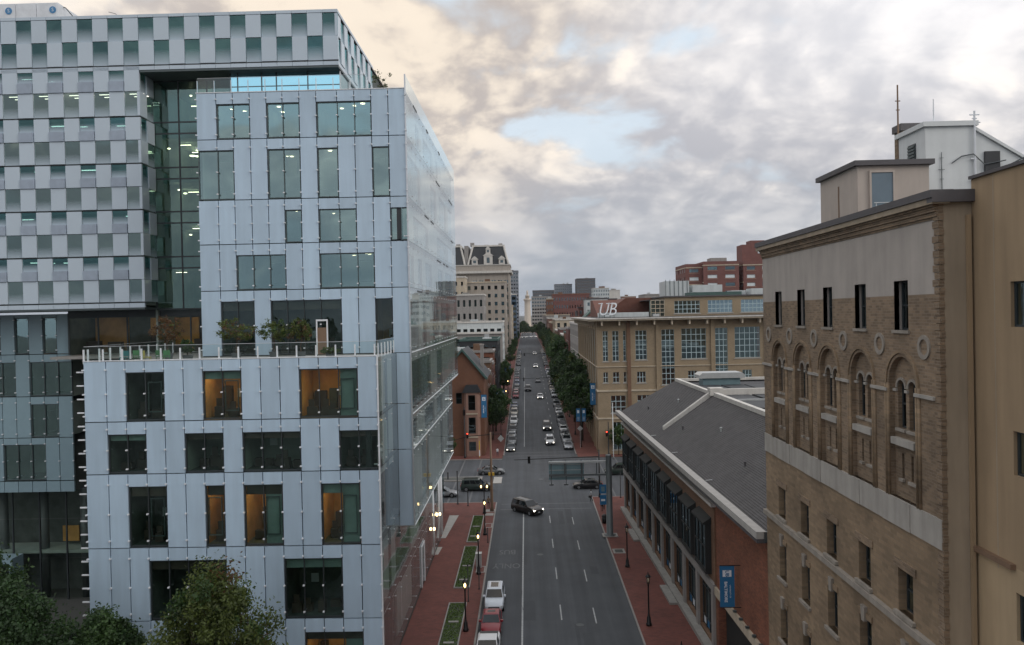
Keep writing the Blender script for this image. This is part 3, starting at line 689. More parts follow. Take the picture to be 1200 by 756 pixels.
for (z0, wt, ws) in ((43.55, 46.56, ((1,3),(4,6),(7,10))), (38.33, 42.6, ((0,2),(4,6),(7,8),(10,11))), (34.52, 37.35, ((5,6),(7,9),(11,12))), (30.53, 33.54, ((2,5),(7,10))), (24.9, 29.57, ((1,3),(4,8),(10,11)))):
    for a, b in ws: holes.append((UC[a], UC[b], z0, wt))
FU.wall(mb, -27.97, -9.96, 24.8, 47.4, holes, 0.05, -0.225); mb.build('upper_backing', 'dark_joint', law)
mb = MB()
for z in (43.55, 38.33, 34.52, 30.53): mb.box(-27.9, -10.6, 68.4, 73.4, z-.25, z-.13)
mb.box(-27.9, -10.6, 73.4, 73.8, 10.2, 47.2); mb.box(-27.95, -27.8, 68.26, 77, 24.8, 47.4); mb.build('upper_core', 'dark_joint', law)
box('upper_roof', -27.9, -10.0, 68.3, 114, 47.3, 47.5, 'roof_dark', law)
box('coping', -28.0, -9.93, 67.97, 68.3, 47.55, 47.62, 'white_metal', law)
railing(law, [(-27.9, 68.15), (-13.2, 68.15)], 47.62, 1.25, m='steel', pw=.022)
for i, (a, b) in enumerate(zip([10.0, 16.58, 20.53, 24.9-.0], [16.58, 20.53, 24.9])): box('wall_panel', -11.18, -9.96, 68.0, 68.2, a+.03, b-.03, 'white_panel', law)
street_side(law, -9.9, 68.05, 114.0, [19.6, 24.9, 30.53, 34.52, 38.33, 43.55, 47.5], 48.75, 2.87, ledge=(24.9, 19.6), seed=11)
street_side(law, -9.9, 68.05, 104.5, [10.0, 16.58, 19.6], 19.6, 2.8, ledge=(16.58, 10.0), seed=12)
box('screen_edge', -10.0, -9.88, 67.94, 68.02, 10.0, 48.75, 'steel', law)
box('soffit', -14.5, -9.95, 68.2, 104.4, 9.9, 10.0, 'white_metal', law); box('soffit', -14.5, -9.95, 104.4, 113.9, 19.4, 19.6, 'white_metal', law)
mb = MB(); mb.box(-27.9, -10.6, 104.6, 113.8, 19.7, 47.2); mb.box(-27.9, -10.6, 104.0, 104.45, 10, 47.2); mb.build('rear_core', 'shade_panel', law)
for yy in (97.9, 100.9, 92.0):
    mb = MB(); mb.lathe((-11.45, yy, .13), [(.34, 0), (.34, 9.8)], 14); mb.build('column', 'white_metal', law, True)
mb = MB(); mb.box(-26, -12.2, 97, 113, 0, 9.9); mb.build('entrance_wall', 'glass_dark', law)
for (yy, z) in ((93.5, 4.3), (96.6, 3.6), (90.6, 3.4)):
    mb = MB(); mb.lathe((-11.0, yy, z), [(.05, 0), (.13, .05), (.13, .3), (.05, .35)], 8); mb.build('wall_lamp', 'lamp_head', law)
box('entrance_frame', -11.17, -11.08, 80.4, 80.7, .3, 4.3, 'white_metal', law); box('entrance_frame', -11.17, -11.08, 82.6, 82.9, .3, 4.3, 'white_metal', law); box('entrance_frame', -11.17, -11.08, 80.4, 82.9, 4.3, 4.5, 'white_metal', law)
# ---- checkerboard block and the bridge band over the atrium
FC = Face('-Y', 74.0); CW = 1.446
def cx(k): return -35.75-CW*(9-k)
def cell(k, v0, v1, dark, low, vent, fc=FC, u=None, inner=True):
    u0, u1 = (cx(k)+.02, cx(k+1)-.02) if u is None else u
    if not dark: fc.box('checker_panel', u0, u1, v0+.02, v1-.02, -.25, 0, 'checker_panel', law); return
    vb = v0+(v1-v0)*.42 if vent else v0
    mb = MB(); h = v1-vb
    fc.add(mb, 0, u1-u0, 0, h-.04, -.03, 0) if False else None
    p = [fc.pt(u0, vb+.02, -.10), fc.pt(u1, vb+.02, -.10), fc.pt(u1, v1-.02, -.10), fc.pt(u0, v1-.02, -.10)]
    c = sum((Vector(q) for q in p), Vector())/4
    mb.quad(*[Vector(q)-c for q in p]); mb.build('checker_window', 'frit_window_low' if low else 'frit_window', law, loc=c)
    if vent: fc.box('opening_light', u0+.02, u1-.02, v0+.01, vb, -.12, .10, 'vent_panel', law)
for k in range(-9, 22):
    cell(k, 54.36, 56.5, k % 2 == 1, False, False); cell(k, 52.1, 54.36, k % 2 == 0, False, False)
FLO = [52.0, 47.3, 42.9, 38.56, 34.2, 29.85]
for f in range(5):
    t, b = FLO[f], FLO[f+1]; m = (t+b)/2+(.0 if f else .0)
    for k in range(-9, 9):
        cell(k, m, t-.05, k % 2 == 1, False, True); cell(k, b+.06, m, k % 2 == 0, True, False)
    fr = Face('+X', -35.75)     # the return into the recess
    for q in range(2):
        u = (74.02+q*1.45, 74.02+(q+1)*1.45-.04)
        cell(0, m, t-.05, q == 0, False, False, fr, u); cell(0, b+.06, m, q == 1, True, False, fr, u)
    FC.box('floor_joint', cx(-9), -35.78, b-.03, b+.045, -.24, -.06, 'dark_joint', law)
    # floor plate, ceiling lamps and back wall inside
    mb = MB(); mb.box(cx(-9), -36.1, 74.35, 79.5, b-.25, b+.0); mb.build('floor_slab', 'room_cool', law)
    rnd = random.Random(40+f)
    for q in range(3):
        u = rnd.uniform(cx(0)-1, -38); yy = rnd.uniform(75.2, 78); box('ceiling_lamp', u, u+rnd.choice((1.2, 2.4)), yy, yy+.12, t-.32, t-.27, 'lamp_cool', law)
    if f == 0:
        for q in range(4):
            for kk in range(0, 9, 2): box('ceiling_lamp', cx(kk)+.05, cx(kk+1)-.05, 74.9+q*.9, 75.0+q*.9, m-.02-.0, m+.03, 'lamp_cool', law) if q < 2 else None
FC.box('floor_joint', cx(-9), -17.0, 51.98, 52.08, -.24, -.02, 'dark_joint', law)
for k in range(-9, 22):
    FC.box('band_panel', cx(k)+.015, cx(k+1)-.015, 51.62, 51.97, -.22, 0, 'checker_panel', law)
    FC.box('parapet_panel', cx(k)+.015, cx(k+1)-.015, 56.52, 56.8, -.3, 0.02, 'checker_panel', law)
for k in range(-9, 9): FC.box('band_panel', cx(k)+.015, cx(k+1)-.015, 29.38, 29.79, -.22, 0, 'checker_panel', law)
mb = MB(); mb.box(cx(-9), -36.2, 79.5, 79.9, 29.4, 56.2); mb.box(cx(-9), -36.1, 74.3, 79.5, 51.7, 51.95); mb.build('checker_core', 'room_cool', law)
mb = MB(); mb.box(-36.2, -17.15, 74.4, 100, 52.0, 56.4); mb.build('bridge_core', 'room_dark', law)
box('soffit', cx(-9), -35.78, 74.05, 79.8, 29.2, 29.36, 'frame_grey', law); box('soffit', -35.7, -17.0, 74.05, 90, 51.42, 51.6, 'frame_grey', law)
box('checker_roof', cx(-9), -17.0, 74.3, 110, 56.4, 56.6, 'roof_dark', law)
FR = Face('+X', -17.0)
for q in range(12):
    u = (74.05+q*1.45, 74.05+(q+1)*1.45-.05)
    cell(0, 54.36, 56.5, q % 2 == 1, False, False, FR, u); cell(0, 52.1, 54.36, q % 2 == 0, False, False, FR, u)
    FR.box('band_panel', *u, 51.62, 51.97, -.22, 0, 'checker_panel', law); FR.box('parapet_panel', *u, 56.52, 56.8, -.3, .02, 'checker_panel', law)
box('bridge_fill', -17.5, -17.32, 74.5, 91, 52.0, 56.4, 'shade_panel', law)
# sky-blue glazed lounge below the band
FB = Face('-Y', 75.2); lx = [-27.6, -26.9, -24.6, -23.2, -20.2, -17.1]
for a, b in zip(lx, lx[1:]):
    mb = MB(); mb.quad(FB.pt(a+.05, 47.5, 0), FB.pt(b-.05, 47.5, 0), FB.pt(b-.05, 51.4, 0), FB.pt(a+.05, 51.4, 0)); mb.build('lounge_pane', 'glass_blue', law)
    FB.box('lounge_mullion', a-.05, a+.05, 47.5, 51.4, -.08, .06, 'frame_dark', law)
FB.box('lounge_transom', -27.6, -17.1, 50.1, 50.18, -.08, .05, 'frame_grey', law)
for bb in ((-26.6, -26.45, 47.6, 49.6), (-25.2, -25.05, 47.6, 49.6), (-26.45, -25.2, 49.45, 49.6), (-26.45, -25.2, 48.3, 48.4)): FB.box('door_frame', *bb, -.1, .09, 'frame_dark', law)
FBr = Face('+X', -17.1)
for q in range(4):
    mb = MB(); mb.quad(FBr.pt(75.2+q*3.6, 47.5, -.02), FBr.pt(78.7+q*3.6, 47.5, -.02), FBr.pt(78.7+q*3.6, 51.4, -.02), FBr.pt(75.2+q*3.6, 51.4, -.02)); mb.build('lounge_pane', 'glass_dark', law); FBr.box('lounge_mullion', 75.1+q*3.6, 75.22+q*3.6, 47.5, 51.4, -.06, .05, 'white_metal', law)
box('lounge_core', -27.5, -17.4, 76.5, 90, 47.5, 51.4, 'room_dark', law)
# ---- atrium glass
FA = Face('-Y', 77.0); ax = [-36.0, -33.4, -30.6, -27.9]
zz_ = [29.2, 33.2, 34.3, 37.6, 38.7, 41.9, 43.0, 46.3, 47.4, 51.4]
for a, b in zip(ax, ax[1:]):
    for c, d in zip(zz_, zz_[1:]):
        mb = MB(); mb.quad(FA.pt(a+.04, c+.04, 0), FA.pt(b-.04, c+.04, 0), FA.pt(b-.04, d-.04, 0), FA.pt(a+.04, d-.04, 0)); mb.build('atrium_pane', 'glass_atrium', law)
    FA.box('atrium_mullion', a-.06, a+.06, 29.2, 51.4, -.12, .06, 'frame_dark', law)
for z in zz_: FA.box('atrium_transom', -36, -27.9, z-.07, z+.07, -.11, .05, 'frame_dark', law)
mb = MB(); mb.box(-36.2, -27.8, 86, 86.4, 24.8, 51.6)
for z in (33.2, 37.6, 41.9, 46.3): mb.box(-36.2, -27.8, 79.0, 86, z, z+.45)
mb.box(-36.25, -36.05, 77.2, 86, 24.8, 51.6); mb.build('atrium_core', 'room_cool', law)
rnd = random.Random(5)
for z in (33.0, 37.4, 41.7, 46.1, 51.0):
    for q in range(4):
        x, yy, r = rnd.uniform(-35.6, -29), rnd.uniform(79.2, 85), rnd.uniform(.1, .34)
        mb = MB(); mb.lathe((x, yy, z-rnd.uniform(.1, .8)), [(r*.6, .0), (r, .04), (r, .1), (.02, .14)], 10); mb.build('pendant_lamp', 'lamp_soft', law)
    for q in range(3): x, yy = rnd.uniform(-35.6, -30), rnd.uniform(79, 85); box('ceiling_lamp', x, x+1.1, yy, yy+.1, z-.06, z-.01, 'lamp_soft', law)
# ---- lower left front, set back
FL = Face('-Y', 78.0); LC = [-57.9+1.411*k for k in range(10)]
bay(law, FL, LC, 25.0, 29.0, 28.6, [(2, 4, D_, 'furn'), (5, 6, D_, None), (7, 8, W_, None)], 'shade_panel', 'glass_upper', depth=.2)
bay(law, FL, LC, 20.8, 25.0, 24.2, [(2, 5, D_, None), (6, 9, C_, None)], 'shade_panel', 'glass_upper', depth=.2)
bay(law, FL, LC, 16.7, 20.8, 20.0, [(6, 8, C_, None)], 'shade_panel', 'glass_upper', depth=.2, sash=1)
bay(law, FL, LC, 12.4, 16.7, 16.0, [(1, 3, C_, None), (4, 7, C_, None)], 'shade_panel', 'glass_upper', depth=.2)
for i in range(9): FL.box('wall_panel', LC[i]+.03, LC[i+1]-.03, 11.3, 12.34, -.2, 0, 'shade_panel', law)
mb = MB(); mb.box(-58, -45.3, 82.8, 83.1, 0, 29); mb.box(-45.3, -33.4, 82.0, 82.4, 0, 24.6); mb.build('rear_wall', 'room_dark', law)
FG = Face('-Y', 79.5)
for k in range(9):
    a = -58+k*2.75
    for c, d in ((.2, 4.2), (4.3, 8.2), (8.3, 11.2)):
        mb = MB(); mb.quad(FG.pt(a+.05, c, 0), FG.pt(a+2.7, c, 0), FG.pt(a+2.7, d, 0), FG.pt(a+.05, d, 0)); mb.build('lobby_pane', 'glass_cafe', law)
    FG.box('lobby_mullion', a-.06, a+.06, 0, 11.2, -.1, .08, 'frame_dark', law)
for q in range(3):
    mb = MB(); mb.lathe((-54+q*4.2, 80.4, 0), [(.42, 0), (.42, 11.2)], 14); mb.build('column', 'grey_steel', law, True)
for a_ in ((-48.6, -46.9, 5.4, 7.0), (-55.5, -53, 1, 3.4)): box('lobby_glow', a_[0], a_[1], 81.5, 81.6, a_[2], a_[3], 'room_amber', law)  # amber boards, no lamp: lit patches of the lobby painted as colour
box('lobby_floor', -57.5, -34, 79.6, 82.6, 4.7, 5.0, 'room_cool', law)
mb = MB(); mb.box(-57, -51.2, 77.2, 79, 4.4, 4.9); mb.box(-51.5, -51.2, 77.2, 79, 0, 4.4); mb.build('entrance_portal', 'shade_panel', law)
# ---- cafe glazing under the checkerboard soffit
FK = Face('-Y', 77.6); kx = [-45.1, -42.2, -39.3, -36.2, -33.0, -30.2, -28.0]
for a, b in zip(kx, kx[1:]):
    mb = MB(); mb.quad(FK.pt(a+.05, 24.9, 0), FK.pt(b-.05, 24.9, 0), FK.pt(b-.05, 28.5, 0), FK.pt(a+.05, 28.5, 0)); mb.build('cafe_pane', 'glass_cafe', law)
    FK.box('cafe_mullion', a-.06, a+.06, 24.9, 29.2, -.1, .05, 'frame_dark', law)
FK.box('cafe_transom', -45.1, -28, 28.5, 29.2, -.1, .02, 'frame_dark', law)
mb = MB(); mb.box(-45.1, -28, 82.4, 82.6, 24.9, 29); mb.box(-45.1, -28, 78, 82.4, 28.8, 29.0); mb.box(-45.3, -45.1, 77.7, 82.5, 24.9, 29); mb.build('cafe_interior', 'room_dark', law)
box('cafe_panel', -45.0, -41.5, 82.2, 82.38, 24.9, 28.6, 'room_warm', law); box('cafe_panel', -38.6, -33.6, 81.0, 81.2, 24.9, 28.4, 'room_amber', law); box('cafe_panel', -33.4, -30.5, 80.6, 80.8, 24.9, 27.6, 'furniture', law)
for q in range(5): box('cafe_lamp', -44+q*3.2, -43.2+q*3.2, 79.5, 79.75, 28.7, 28.78, 'lamp_soft', law)
rnd = random.Random(9)
for q in range(7): box('cafe_counter', -44.5+q*2.2, -43.2+q*2.2, 79.5, 80.2, 24.9, 24.9+rnd.uniform(.7, 1.9), 'furniture', law)
mat('emblem_blue', (0.07, 0.24, 0.46), .6)
# ---- roof plant on the checkerboard block, with two blue round emblems
pl = MB(); pl.box(-58, -45.6, 78, 86, 56.6, 59.75); po = pl.build('roof_plant', 'white_metal', law)
for a in range(6): box('plant_panel', -58+a*2.06+.03, -55.94+a*2.06-.03, 77.9, 78.0, 56.7, 59.7, 'white_metal', po)
for x in (-50.45, -46.05):
    mb = MB(); mb.lathe((0, 0, 0), [(.02, 0), (.34, 0), (.34, .02), (.02, .02)], 20); e = mb.build('round_emblem', 'emblem_blue', po, loc=(x, 77.88, 59.0)); e.rotation_euler = (R(90), 0, 0)
    t = txt('emblem_letter', 'S', .5, 'banner_white', po, Matrix.Translation((x, 77.85, 59.0)) @ Matrix.Rotation(R(90), 4, 'X'), ext=.004)
for x in (-53.2, -48.2):
    mb = MB(); mb.lathe((x, 81, 59.6), [(1.5, 0), (1.6, .25), (1.6, .7), (1.4, .75)], 20); mb.build('fan_cowl', 'steel', po, True)
mb = MB(); mb.tube((-45.4, 79, 59.6), (-43.2, 79, 56.9), .05, n=6); mb.tube((-46.6, 79, 59.95), (-45.4, 79, 59.6), .05, n=6); mb.build('plant_pipe', 'frame_dark', po)
mb = MB(); mb.lathe((-49.2, 75.5, 56.85), [(.28, 0), (.34, .1), (.30, .38), (.1, .5)], 12); mb.build('dome_camera', 'white_metal', law, True)
mb = MB(); mb.tube((-38.0, 75, 56.7), (-38.3, 75, 57.3), .025, n=5); mb.tube((-38.3, 75, 57.3), (-39, 75, 57.5), .025, n=5); mb.build('roof_davit', 'frame_dark', law)
tag(PINS.build('glass_fittings', 'white_metal', law), kind='stuff')
# ================================================================== brown stone-trimmed building on the right
glass('glass_pair', (0.10, 0.12, 0.12), (0.6, 0.7, 0.75), 0.03)
bb_ = thing('brown_brick_building', 'brown brick loft building with round-arched windows and a pale stone band', 'building', (0, 0, 0))
FW = Face('-X', 14.8); Y0, Y1 = 28.6, 49.7
BC = [31.55, 35.35, 39.15, 42.9, 46.7]           # bay centres
def sash_window(F, root, u0, u1, v0, v1, w, frame='frame_dark', gm='glass_dark', bars=1, room=True, fw=.07, nm='window'):
    mb = MB(); F.add(mb, u0, u0+fw, v0, v1, w-.08, w); F.add(mb, u1-fw, u1, v0, v1, w-.08, w); F.add(mb, u0+fw, u1-fw, v0, v0+fw, w-.08, w); F.add(mb, u0+fw, u1-fw, v1-fw, v1, w-.08, w)
    if bars: F.add(mb, u0+fw, u1-fw, (v0+v1)/2-.03, (v0+v1)/2+.03, w-.07, w+.01)
    o = mb.build(nm, frame, root)
    mb = MB(); mb.quad(F.pt(u0, v0, w-.05), F.pt(u1, v0, w-.05), F.pt(u1, v1, w-.05), F.pt(u0, v1, w-.05)); mb.build('pane', gm, o)
    if room: F.box('room', u0-.0, u1+.0, v0, v1, w-1.6, w-1.5, 'room_dark', o)
    return o
def arc(c, r, n, a0=0, a1=math.pi): return [(c[0]+r*math.cos(a0+(a1-a0)*i/n), c[1]+r*math.sin(a0+(a1-a0)*i/n)) for i in range(n+1)]
def arch_fill(F, mb, u0, u1, vs_, vt, w, depth, n=14):
    """masonry corners left over a round opening inside the rectangle u0..u1, vs_..vt"""
    c = (u0+u1)/2; r = (u1-u0)/2; pts = arc((c, vs_), r, n)
    for (a, b) in zip(pts, pts[1:]):
        mb.quad(F.pt(a[0], a[1], w), F.pt(b[0], b[1], w), F.pt(b[0], vt, w), F.pt(a[0], vt, w))
        mb.quad(F.pt(a[0], a[1], w), F.pt(b[0], b[1], w), F.pt(b[0], b[1], w-depth), F.pt(a[0], a[1], w-depth))
def arch_ring(F, c, v, r0, r1, w0, w1, n=14, a0=0.0, a1=math.pi):
    mb = MB(); A, B = arc((c, v), r0, n, a0, a1), arc((c, v), r1, n, a0, a1)
    for i in range(n):
        q = [A[i], A[i+1], B[i+1], B[i]]
        mb.quad(*[F.pt(x[0], x[1], w1) for x in q])
        mb.quad(F.pt(*A[i], w0), F.pt(*A[i+1], w0), F.pt(*A[i+1], w1), F.pt(*A[i], w1)); mb.quad(F.pt(*B[i], w0), F.pt(*B[i+1], w0), F.pt(*B[i+1], w1), F.pt(*B[i], w1))
    return mb
# holes: attic windows, arches, slits, lower storeys
attic = [(c-.58, c+.58, 27.05, 29.0) for c in BC]
AR = 1.12
arches = [(c-AR, c+AR, 20.3, 26.0) for c in BC]
rows = [(15.75, 17.5), (12.1, 14.2), (8.4, 10.5), (4.6, 6.8)]
low = [(c-.62, c+.62, a, b) for c in BC for a, b in rows]
mb = MB(); FW.wall(mb, Y0, Y1, 19.6, 28.42, [h for h in attic]+arches, .2)
mb2 = MB(); FW.wall(mb2, Y0, Y1, 28.42, 31.1, attic, .32, 0.0)
for a in arches: arch_fill(FW, mb, a[0], a[1], 26.0-AR, 26.0, 0.0, .2)
mb.quad((14.8, Y1, 0), (60, Y1, 0), (60, Y1, 31.9), (14.8, Y1, 31.9))
mb.build('upper_wall', 'brown_brick', bb_); mb2.build('stucco_wall', 'stucco_grey', bb_)
mb = MB(); FW.wall(mb, Y0, Y1, 0, 19.2, low, .38); mb.build('lower_wall', 'brown_brick_lower', bb_)
# side wall facing the camera, beyond the corner quoins
mb = MB(); mb.quad((14.8, Y0, 0), (24, Y0, 0), (24, Y0, 31.75), (14.8, Y0, 31.75)); mb.build('side_wall', 'stucco_side', bb_)
box('rainwater_pipe', 15.72, 15.86, Y0-.16, Y0-.02, 0, 31.2, 'stucco_tan', bb_)
box('roof', 14.9, 60, Y0+.1, Y1-.1, 31.6, 31.75, 'roof_dark', bb_)
for c in BC:
    w = sash_window(FW, bb_, c-.58, c+.58, 27.05, 29.0, -.30); FW.box('sill', c-.7, c+.7, 26.93, 27.05, -.25, .08, 'limestone', w)
    # recessed wall inside the arch with a pair of round-headed lights
    mb = MB(); pair = [(c-.80, c-.13, 23.1, 25.05), (c+.13, c+.80, 23.1, 25.05)]; slit = [(c-.80, c-.60, 21.1, 22.1), (c-.42, c-.22, 21.1, 22.1), (c+.34, c+.54, 21.1, 22.1)]
    slit = [(a-.0, b+.0, p, q) for a, b, p, q in slit]
    FW.wall(mb, c-AR, c+AR, 20.3, 26.0, pair+slit, .25, -.2)
    for p in pair: arch_fill(FW, mb, p[0], p[1], 25.05-.335, 25.05, -.2, .25, 8)
    mb.build('arch_wall', 'brown_brick', bb_)
    for p in pair: sash_window(FW, bb_, *p, -.36, bars=1, gm='glass_pair')
    for p in slit:
        FW.box('slit_window', *p, -.46, -.42, 'glass_pair', bb_)
    FW.box('slit_sill', c-.86, c-.16, 20.98, 21.09, -.2, -.08, 'limestone', bb_); FW.box('slit_sill', c+.28, c+.60, 20.98, 21.09, -.2, -.08, 'limestone', bb_)
    for p in pair: FW.box('window_sill', p[0]-.06, p[1]+.06, 22.98, 23.09, -.2, -.08, 'limestone', bb_)
    for s in (-1, 1): FW.box('impost', c+s*.82, c+s*(AR-.01), 24.56, 24.67, -.2, -.12, 'stone_band', bb_)
    FW.box('impost', c-.12, c+.12, 24.56, 24.67, -.2, -.12, 'stone_band', bb_)
    FW.box('balconet', c-.95, c+.95, 22.45, 22.72, -.2, .06, 'stone_band', bb_)
    for p in pair: arch_ring(FW, (p[0]+p[1])/2, 24.715, .335, .44, -.2, -.14, 8).build('arch_trim', 'limestone', bb_)
    arch_ring(FW, c, 25.08, .16, .27, -.32, -.26, 12, 0, 2*math.pi).build('oculus', 'limestone', bb_) if False else None
    arch_ring(FW, c, 26.0-AR, AR+.01, AR+.13, -.02, .03).build('arch_moulding', 'brown_brick', bb_); arch_ring(FW, c, 26.0-AR, AR+.15, AR+.27, -.02, .08).build('arch_moulding', 'brown_brick_lower', bb_)
    arch_ring(FW, c, 26.0-AR, AR+.30, AR+.40, -.02, .05).build('arch_moulding', 'limestone', bb_) if False else None
    for s in (-1, 1):       # slender shafts either side of the arch
        for d in (.06, .26):
            u = c+s*(AR+d); mbx = MB(); mbx.tube(FW.pt(u, 20.3, .02), FW.pt(u, 26.0-AR, .02), .075, n=8); mbx.build('shaft', 'brown_brick_lower', bb_, True)
    for a, b in rows:
        w = sash_window(FW, bb_, c-.62, c+.62, a, b, -.34)
        FW.box('sill', c-.8, c+.8, a-.16, a, -.3, .14, 'limestone', w)
        if b < 16:
            FW.box('lintel', c-.75, c+.75, b+.02, b+.30, -.01, .06, 'brown_brick_lower', w)
            mbx = MB(); mbx.prism([(c-.14, b-.12), (c+.14, b-.12), (c+.22, b+.55), (c-.22, b+.55)], 0, 14.66, 14.82); mbx.build('keystone', 'limestone', w)
        else: FW.box('lintel', c-.9, c+.9, b+.02, b+.36, -.01, .05, 'brown_brick', w)
for u in [29.75]+[(a+b)/2 for a, b in zip(BC, BC[1:])]+[48.6]:
    arch_ring(FW, u, 26.45, .30, .46, -.02, .06, 18, 0, 2*math.pi).build('roundel', 'limestone', bb_)
segs = []; e = [Y0+.35]+[x for c in BC for x in (c-AR-.02, c+AR+.02)]+[Y1]
for i in range(0, len(e), 2): FW.box('string_course', e[i], e[i+1], 24.55, 24.68, -.02, .13, 'stone_band', bb_)
n = 9
for i in range(n): FW.box('stone_band', Y0+(Y1-Y0)*i/n+.005, Y0+(Y1-Y0)*(i+1)/n-.005, 19.2, 20.3, -.2, .06+.03*(i % 2), 'stone_band', bb_)
for i in range(7): FW.box('ledge', Y0+(Y1-Y0)*i/7+.004, Y0+(Y1-Y0)*(i+1)/7-.004, 15.28, 15.55, -.1, .22, 'limestone', bb_)
FW.box('ledge', Y0, Y1, 3.8, 4.1, -.1, .25, 'limestone', bb_)
# corner quoins in rough brick at the near end
for i in range(110):
    z = 3+i*.262; FW.box('quoin', Y0-.02-.03*(i % 2), Y0+.40-.10*(i % 2), z, z+.235, -.15, .03+.012*((i*7) % 3), 'brown_brick', bb_)
# frieze and cornice
for i in range(6): FW.box('frieze_course', Y0, Y1, 31.1+i*.085, 31.1+i*.085+.072, -.2, .04+.03*i+.03*(i % 2), 'brown_brick', bb_)
FW.box('cornice', Y0-.2, Y1+.2, 31.61, 31.82, -.3, .34, 'stucco_side', bb_); FW.box('roof_edge', Y0-.25, Y1+.25, 31.83, 32.1, -.4, .40, 'roof_edge', bb_)
box('roof_edge', 14.45, 16.9, Y0-.25, Y0+.15, 31.66, 32.1-.01, 'roof_edge', bb_)
# penthouses
ph = MB(); ph.box(16.5, 20.0, 39.5, 44.4, 31.7, 34.95); pho = ph.build('stair_penthouse', 'beige_wall', bb_)
box('penthouse_roof', 16.3, 20.2, 39.3, 44.6, 34.95, 35.2, 'roof_edge', pho)
box('door', 17.15, 18.2, 39.44, 39.5, 31.8, 34.6, 'door_blue', pho)
for a in ((17.05, 17.15, 31.8, 34.7), (18.2, 18.3, 31.8, 34.7), (17.15, 18.2, 34.6, 34.7)): box('door_frame', a[0], a[1], 39.40, 39.5, a[2], a[3], 'beige_wall', pho)
box('rust_streak', 16.47, 16.5, 41.8, 41.92, 32.4, 34.3, 'brown_pole', pho)
mb = MB(); [mb.tube((17.0+k*.9, 38.6, 31.7), (17.0+k*.9, 38.6, 33.0), .025, n=6) for k in range(4)]; mb.tube((16.9, 38.6, 33.0), (19.9, 38.6, 33.0), .025, n=6); mb.build('roof_railing', 'galv', pho)
wp = MB()       # white plant house with a sloping side roof, behind the stair penthouse
wp.prism([(21.1, 31.75), (23.66, 31.75), (23.66, 37.35), (21.1, 37.35)], 1, 42.0, 45.0)
wp.prism([(23.66, 31.75), (26.6, 31.75), (26.3, 35.5), (23.66, 37.15)], 1, 42.1, 44.8)
wpo = wp.build('plant_house', 'white_plant', bb_)
mb = MB(); mb.box(20.96, 23.8, 41.86, 45.14, 37.35, 37.6); mb.build('plant_roof', 'white_plant', wpo)
mb = MB(); mb.prism([(23.64, 37.17), (26.32, 35.52), (26.45, 35.6), (23.66, 37.33)], 1, 41.98, 44.9); mb.build('lean_roof', 'white_plant', wpo)
box('louvre_frame', 21.04, 21.1, 43.0, 43.8, 35.6, 36.7, 'frame_dark', wpo)
for i in range(6): box('louvre', 20.99, 21.05, 43.05, 43.75, 35.66+i*.17, 35.76+i*.17, 'frame_grey', wpo)
box('dark_doorway', 24.17, 24.95, 41.98, 42.08, 33.6, 36.0, 'slate', wpo)
box('chimney', 21.45, 21.9, 45.3, 46.2, 31.8, 37.9, 'brown_brick', bb_); box('chimney_cap', 21.35, 23.0, 45.2, 46.3, 37.9, 38.3, 'roof_edge', bb_)
def mast(x, y, z, h, arms, r=.045):
    mb = MB(); mb.tube((x, y, z), (x, y, z+h), r, r*.7, 6)
    for a, l in arms: mb.tube((x-l, y, z+a), (x+l, y, z+a), r*.5, n=5)
    return mb
mast(21.1, 45.0, 31.8, 8.6, [(7.7, .14), (7.2, .1)], .06).build('antenna_mast', 'brown_pole', bb_)
mast(21.75, 42.4, 37.6, 1.3, [(.7, .05)], .035).build('antenna_mast', 'white_metal', bb_)
mast(23.6, 41.9, 33.0, 5.1, [(4.9, .25), (4.7, .12), (4.5, .3), (2.6, .22), (1.5, .25), (.8, .18)], .075).build('antenna_mast', 'white_metal', bb_)
mast(21.9, 41.95, 33.0, 3.0, [(2.7, .1), (2.1, .16), (1.6, .1), (.5, .18)], .025).build('conduit', 'frame_grey', bb_)
mb = MB(); P = [(22.4, 41.9, 35.4), (22.9, 41.88, 35.75), (23.5, 41.85, 35.85), (24.1, 41.9, 35.3), (25.2, 41.9, 35.5)]
for a, b in zip(P, P[1:]): mb.tube(a, b, .03, n=5)
mb.build('cable', 'frame_dark', bb_)
box('access_platform', 23.9, 26.5, 41.2, 41.9, 33.2, 33.6, 'slate', bb_)
mb = MB(); mb.tube((25.0, 41.6, 35.1), (26.0, 41.6, 35.6), .035, n=5); mb.tube((26.0, 41.6, 35.6), (26.2, 41.6, 33.6), .035, n=5); mb.build('bracket', 'frame_dark', bb_)

# ================================================================== tan stucco building at the right edge
tb = thing('tan_stucco_building', 'plain tan stucco building with a dark roof edge, joined to the brown brick one', 'building', (0, 0, 0))
FT = Face('-X', 15.95); th = [(24.9, 26.38, 27.24, 28.73), (24.9, 26.33, 22.36, 23.82), (24.9, 26.3, 16.9, 18.5), (19, 20.4, 27.24, 28.73), (19, 20.4, 22.36, 23.82)]
mb = MB(); FT.wall(mb, -5, Y0-.02, 19.3, 32.45, [h for h in th if h[2] > 19], .2); mb.build('upper_wall', 'stucco_tan', tb)
mat('stucco_ochre', (0.44, 0.335, 0.21), 0.9, var=0.08, scale=0.4, stain=0.15)
mb = MB(); FT.wall(mb, -5, Y0-.02, 0, 19.3, [h for h in th if h[2] < 19], .2, .0); mb.build('lower_wall', 'stucco_ochre', tb)
mb = MB(); mb.quad((15.95, Y0-.03, 0), (30, Y0-.03, 0), (30, Y0-.03, 32.4), (15.95, Y0-.03, 32.4)); mb.build('side_wall', 'stucco_tan', tb)
box('roof', 16.0, 30, -5, Y0-.1, 32.2, 32.4, 'roof_dark', tb); FT.box('roof_edge', -5, Y0-.01, 32.45, 32.56, -.3, .1, 'roof_edge', tb)
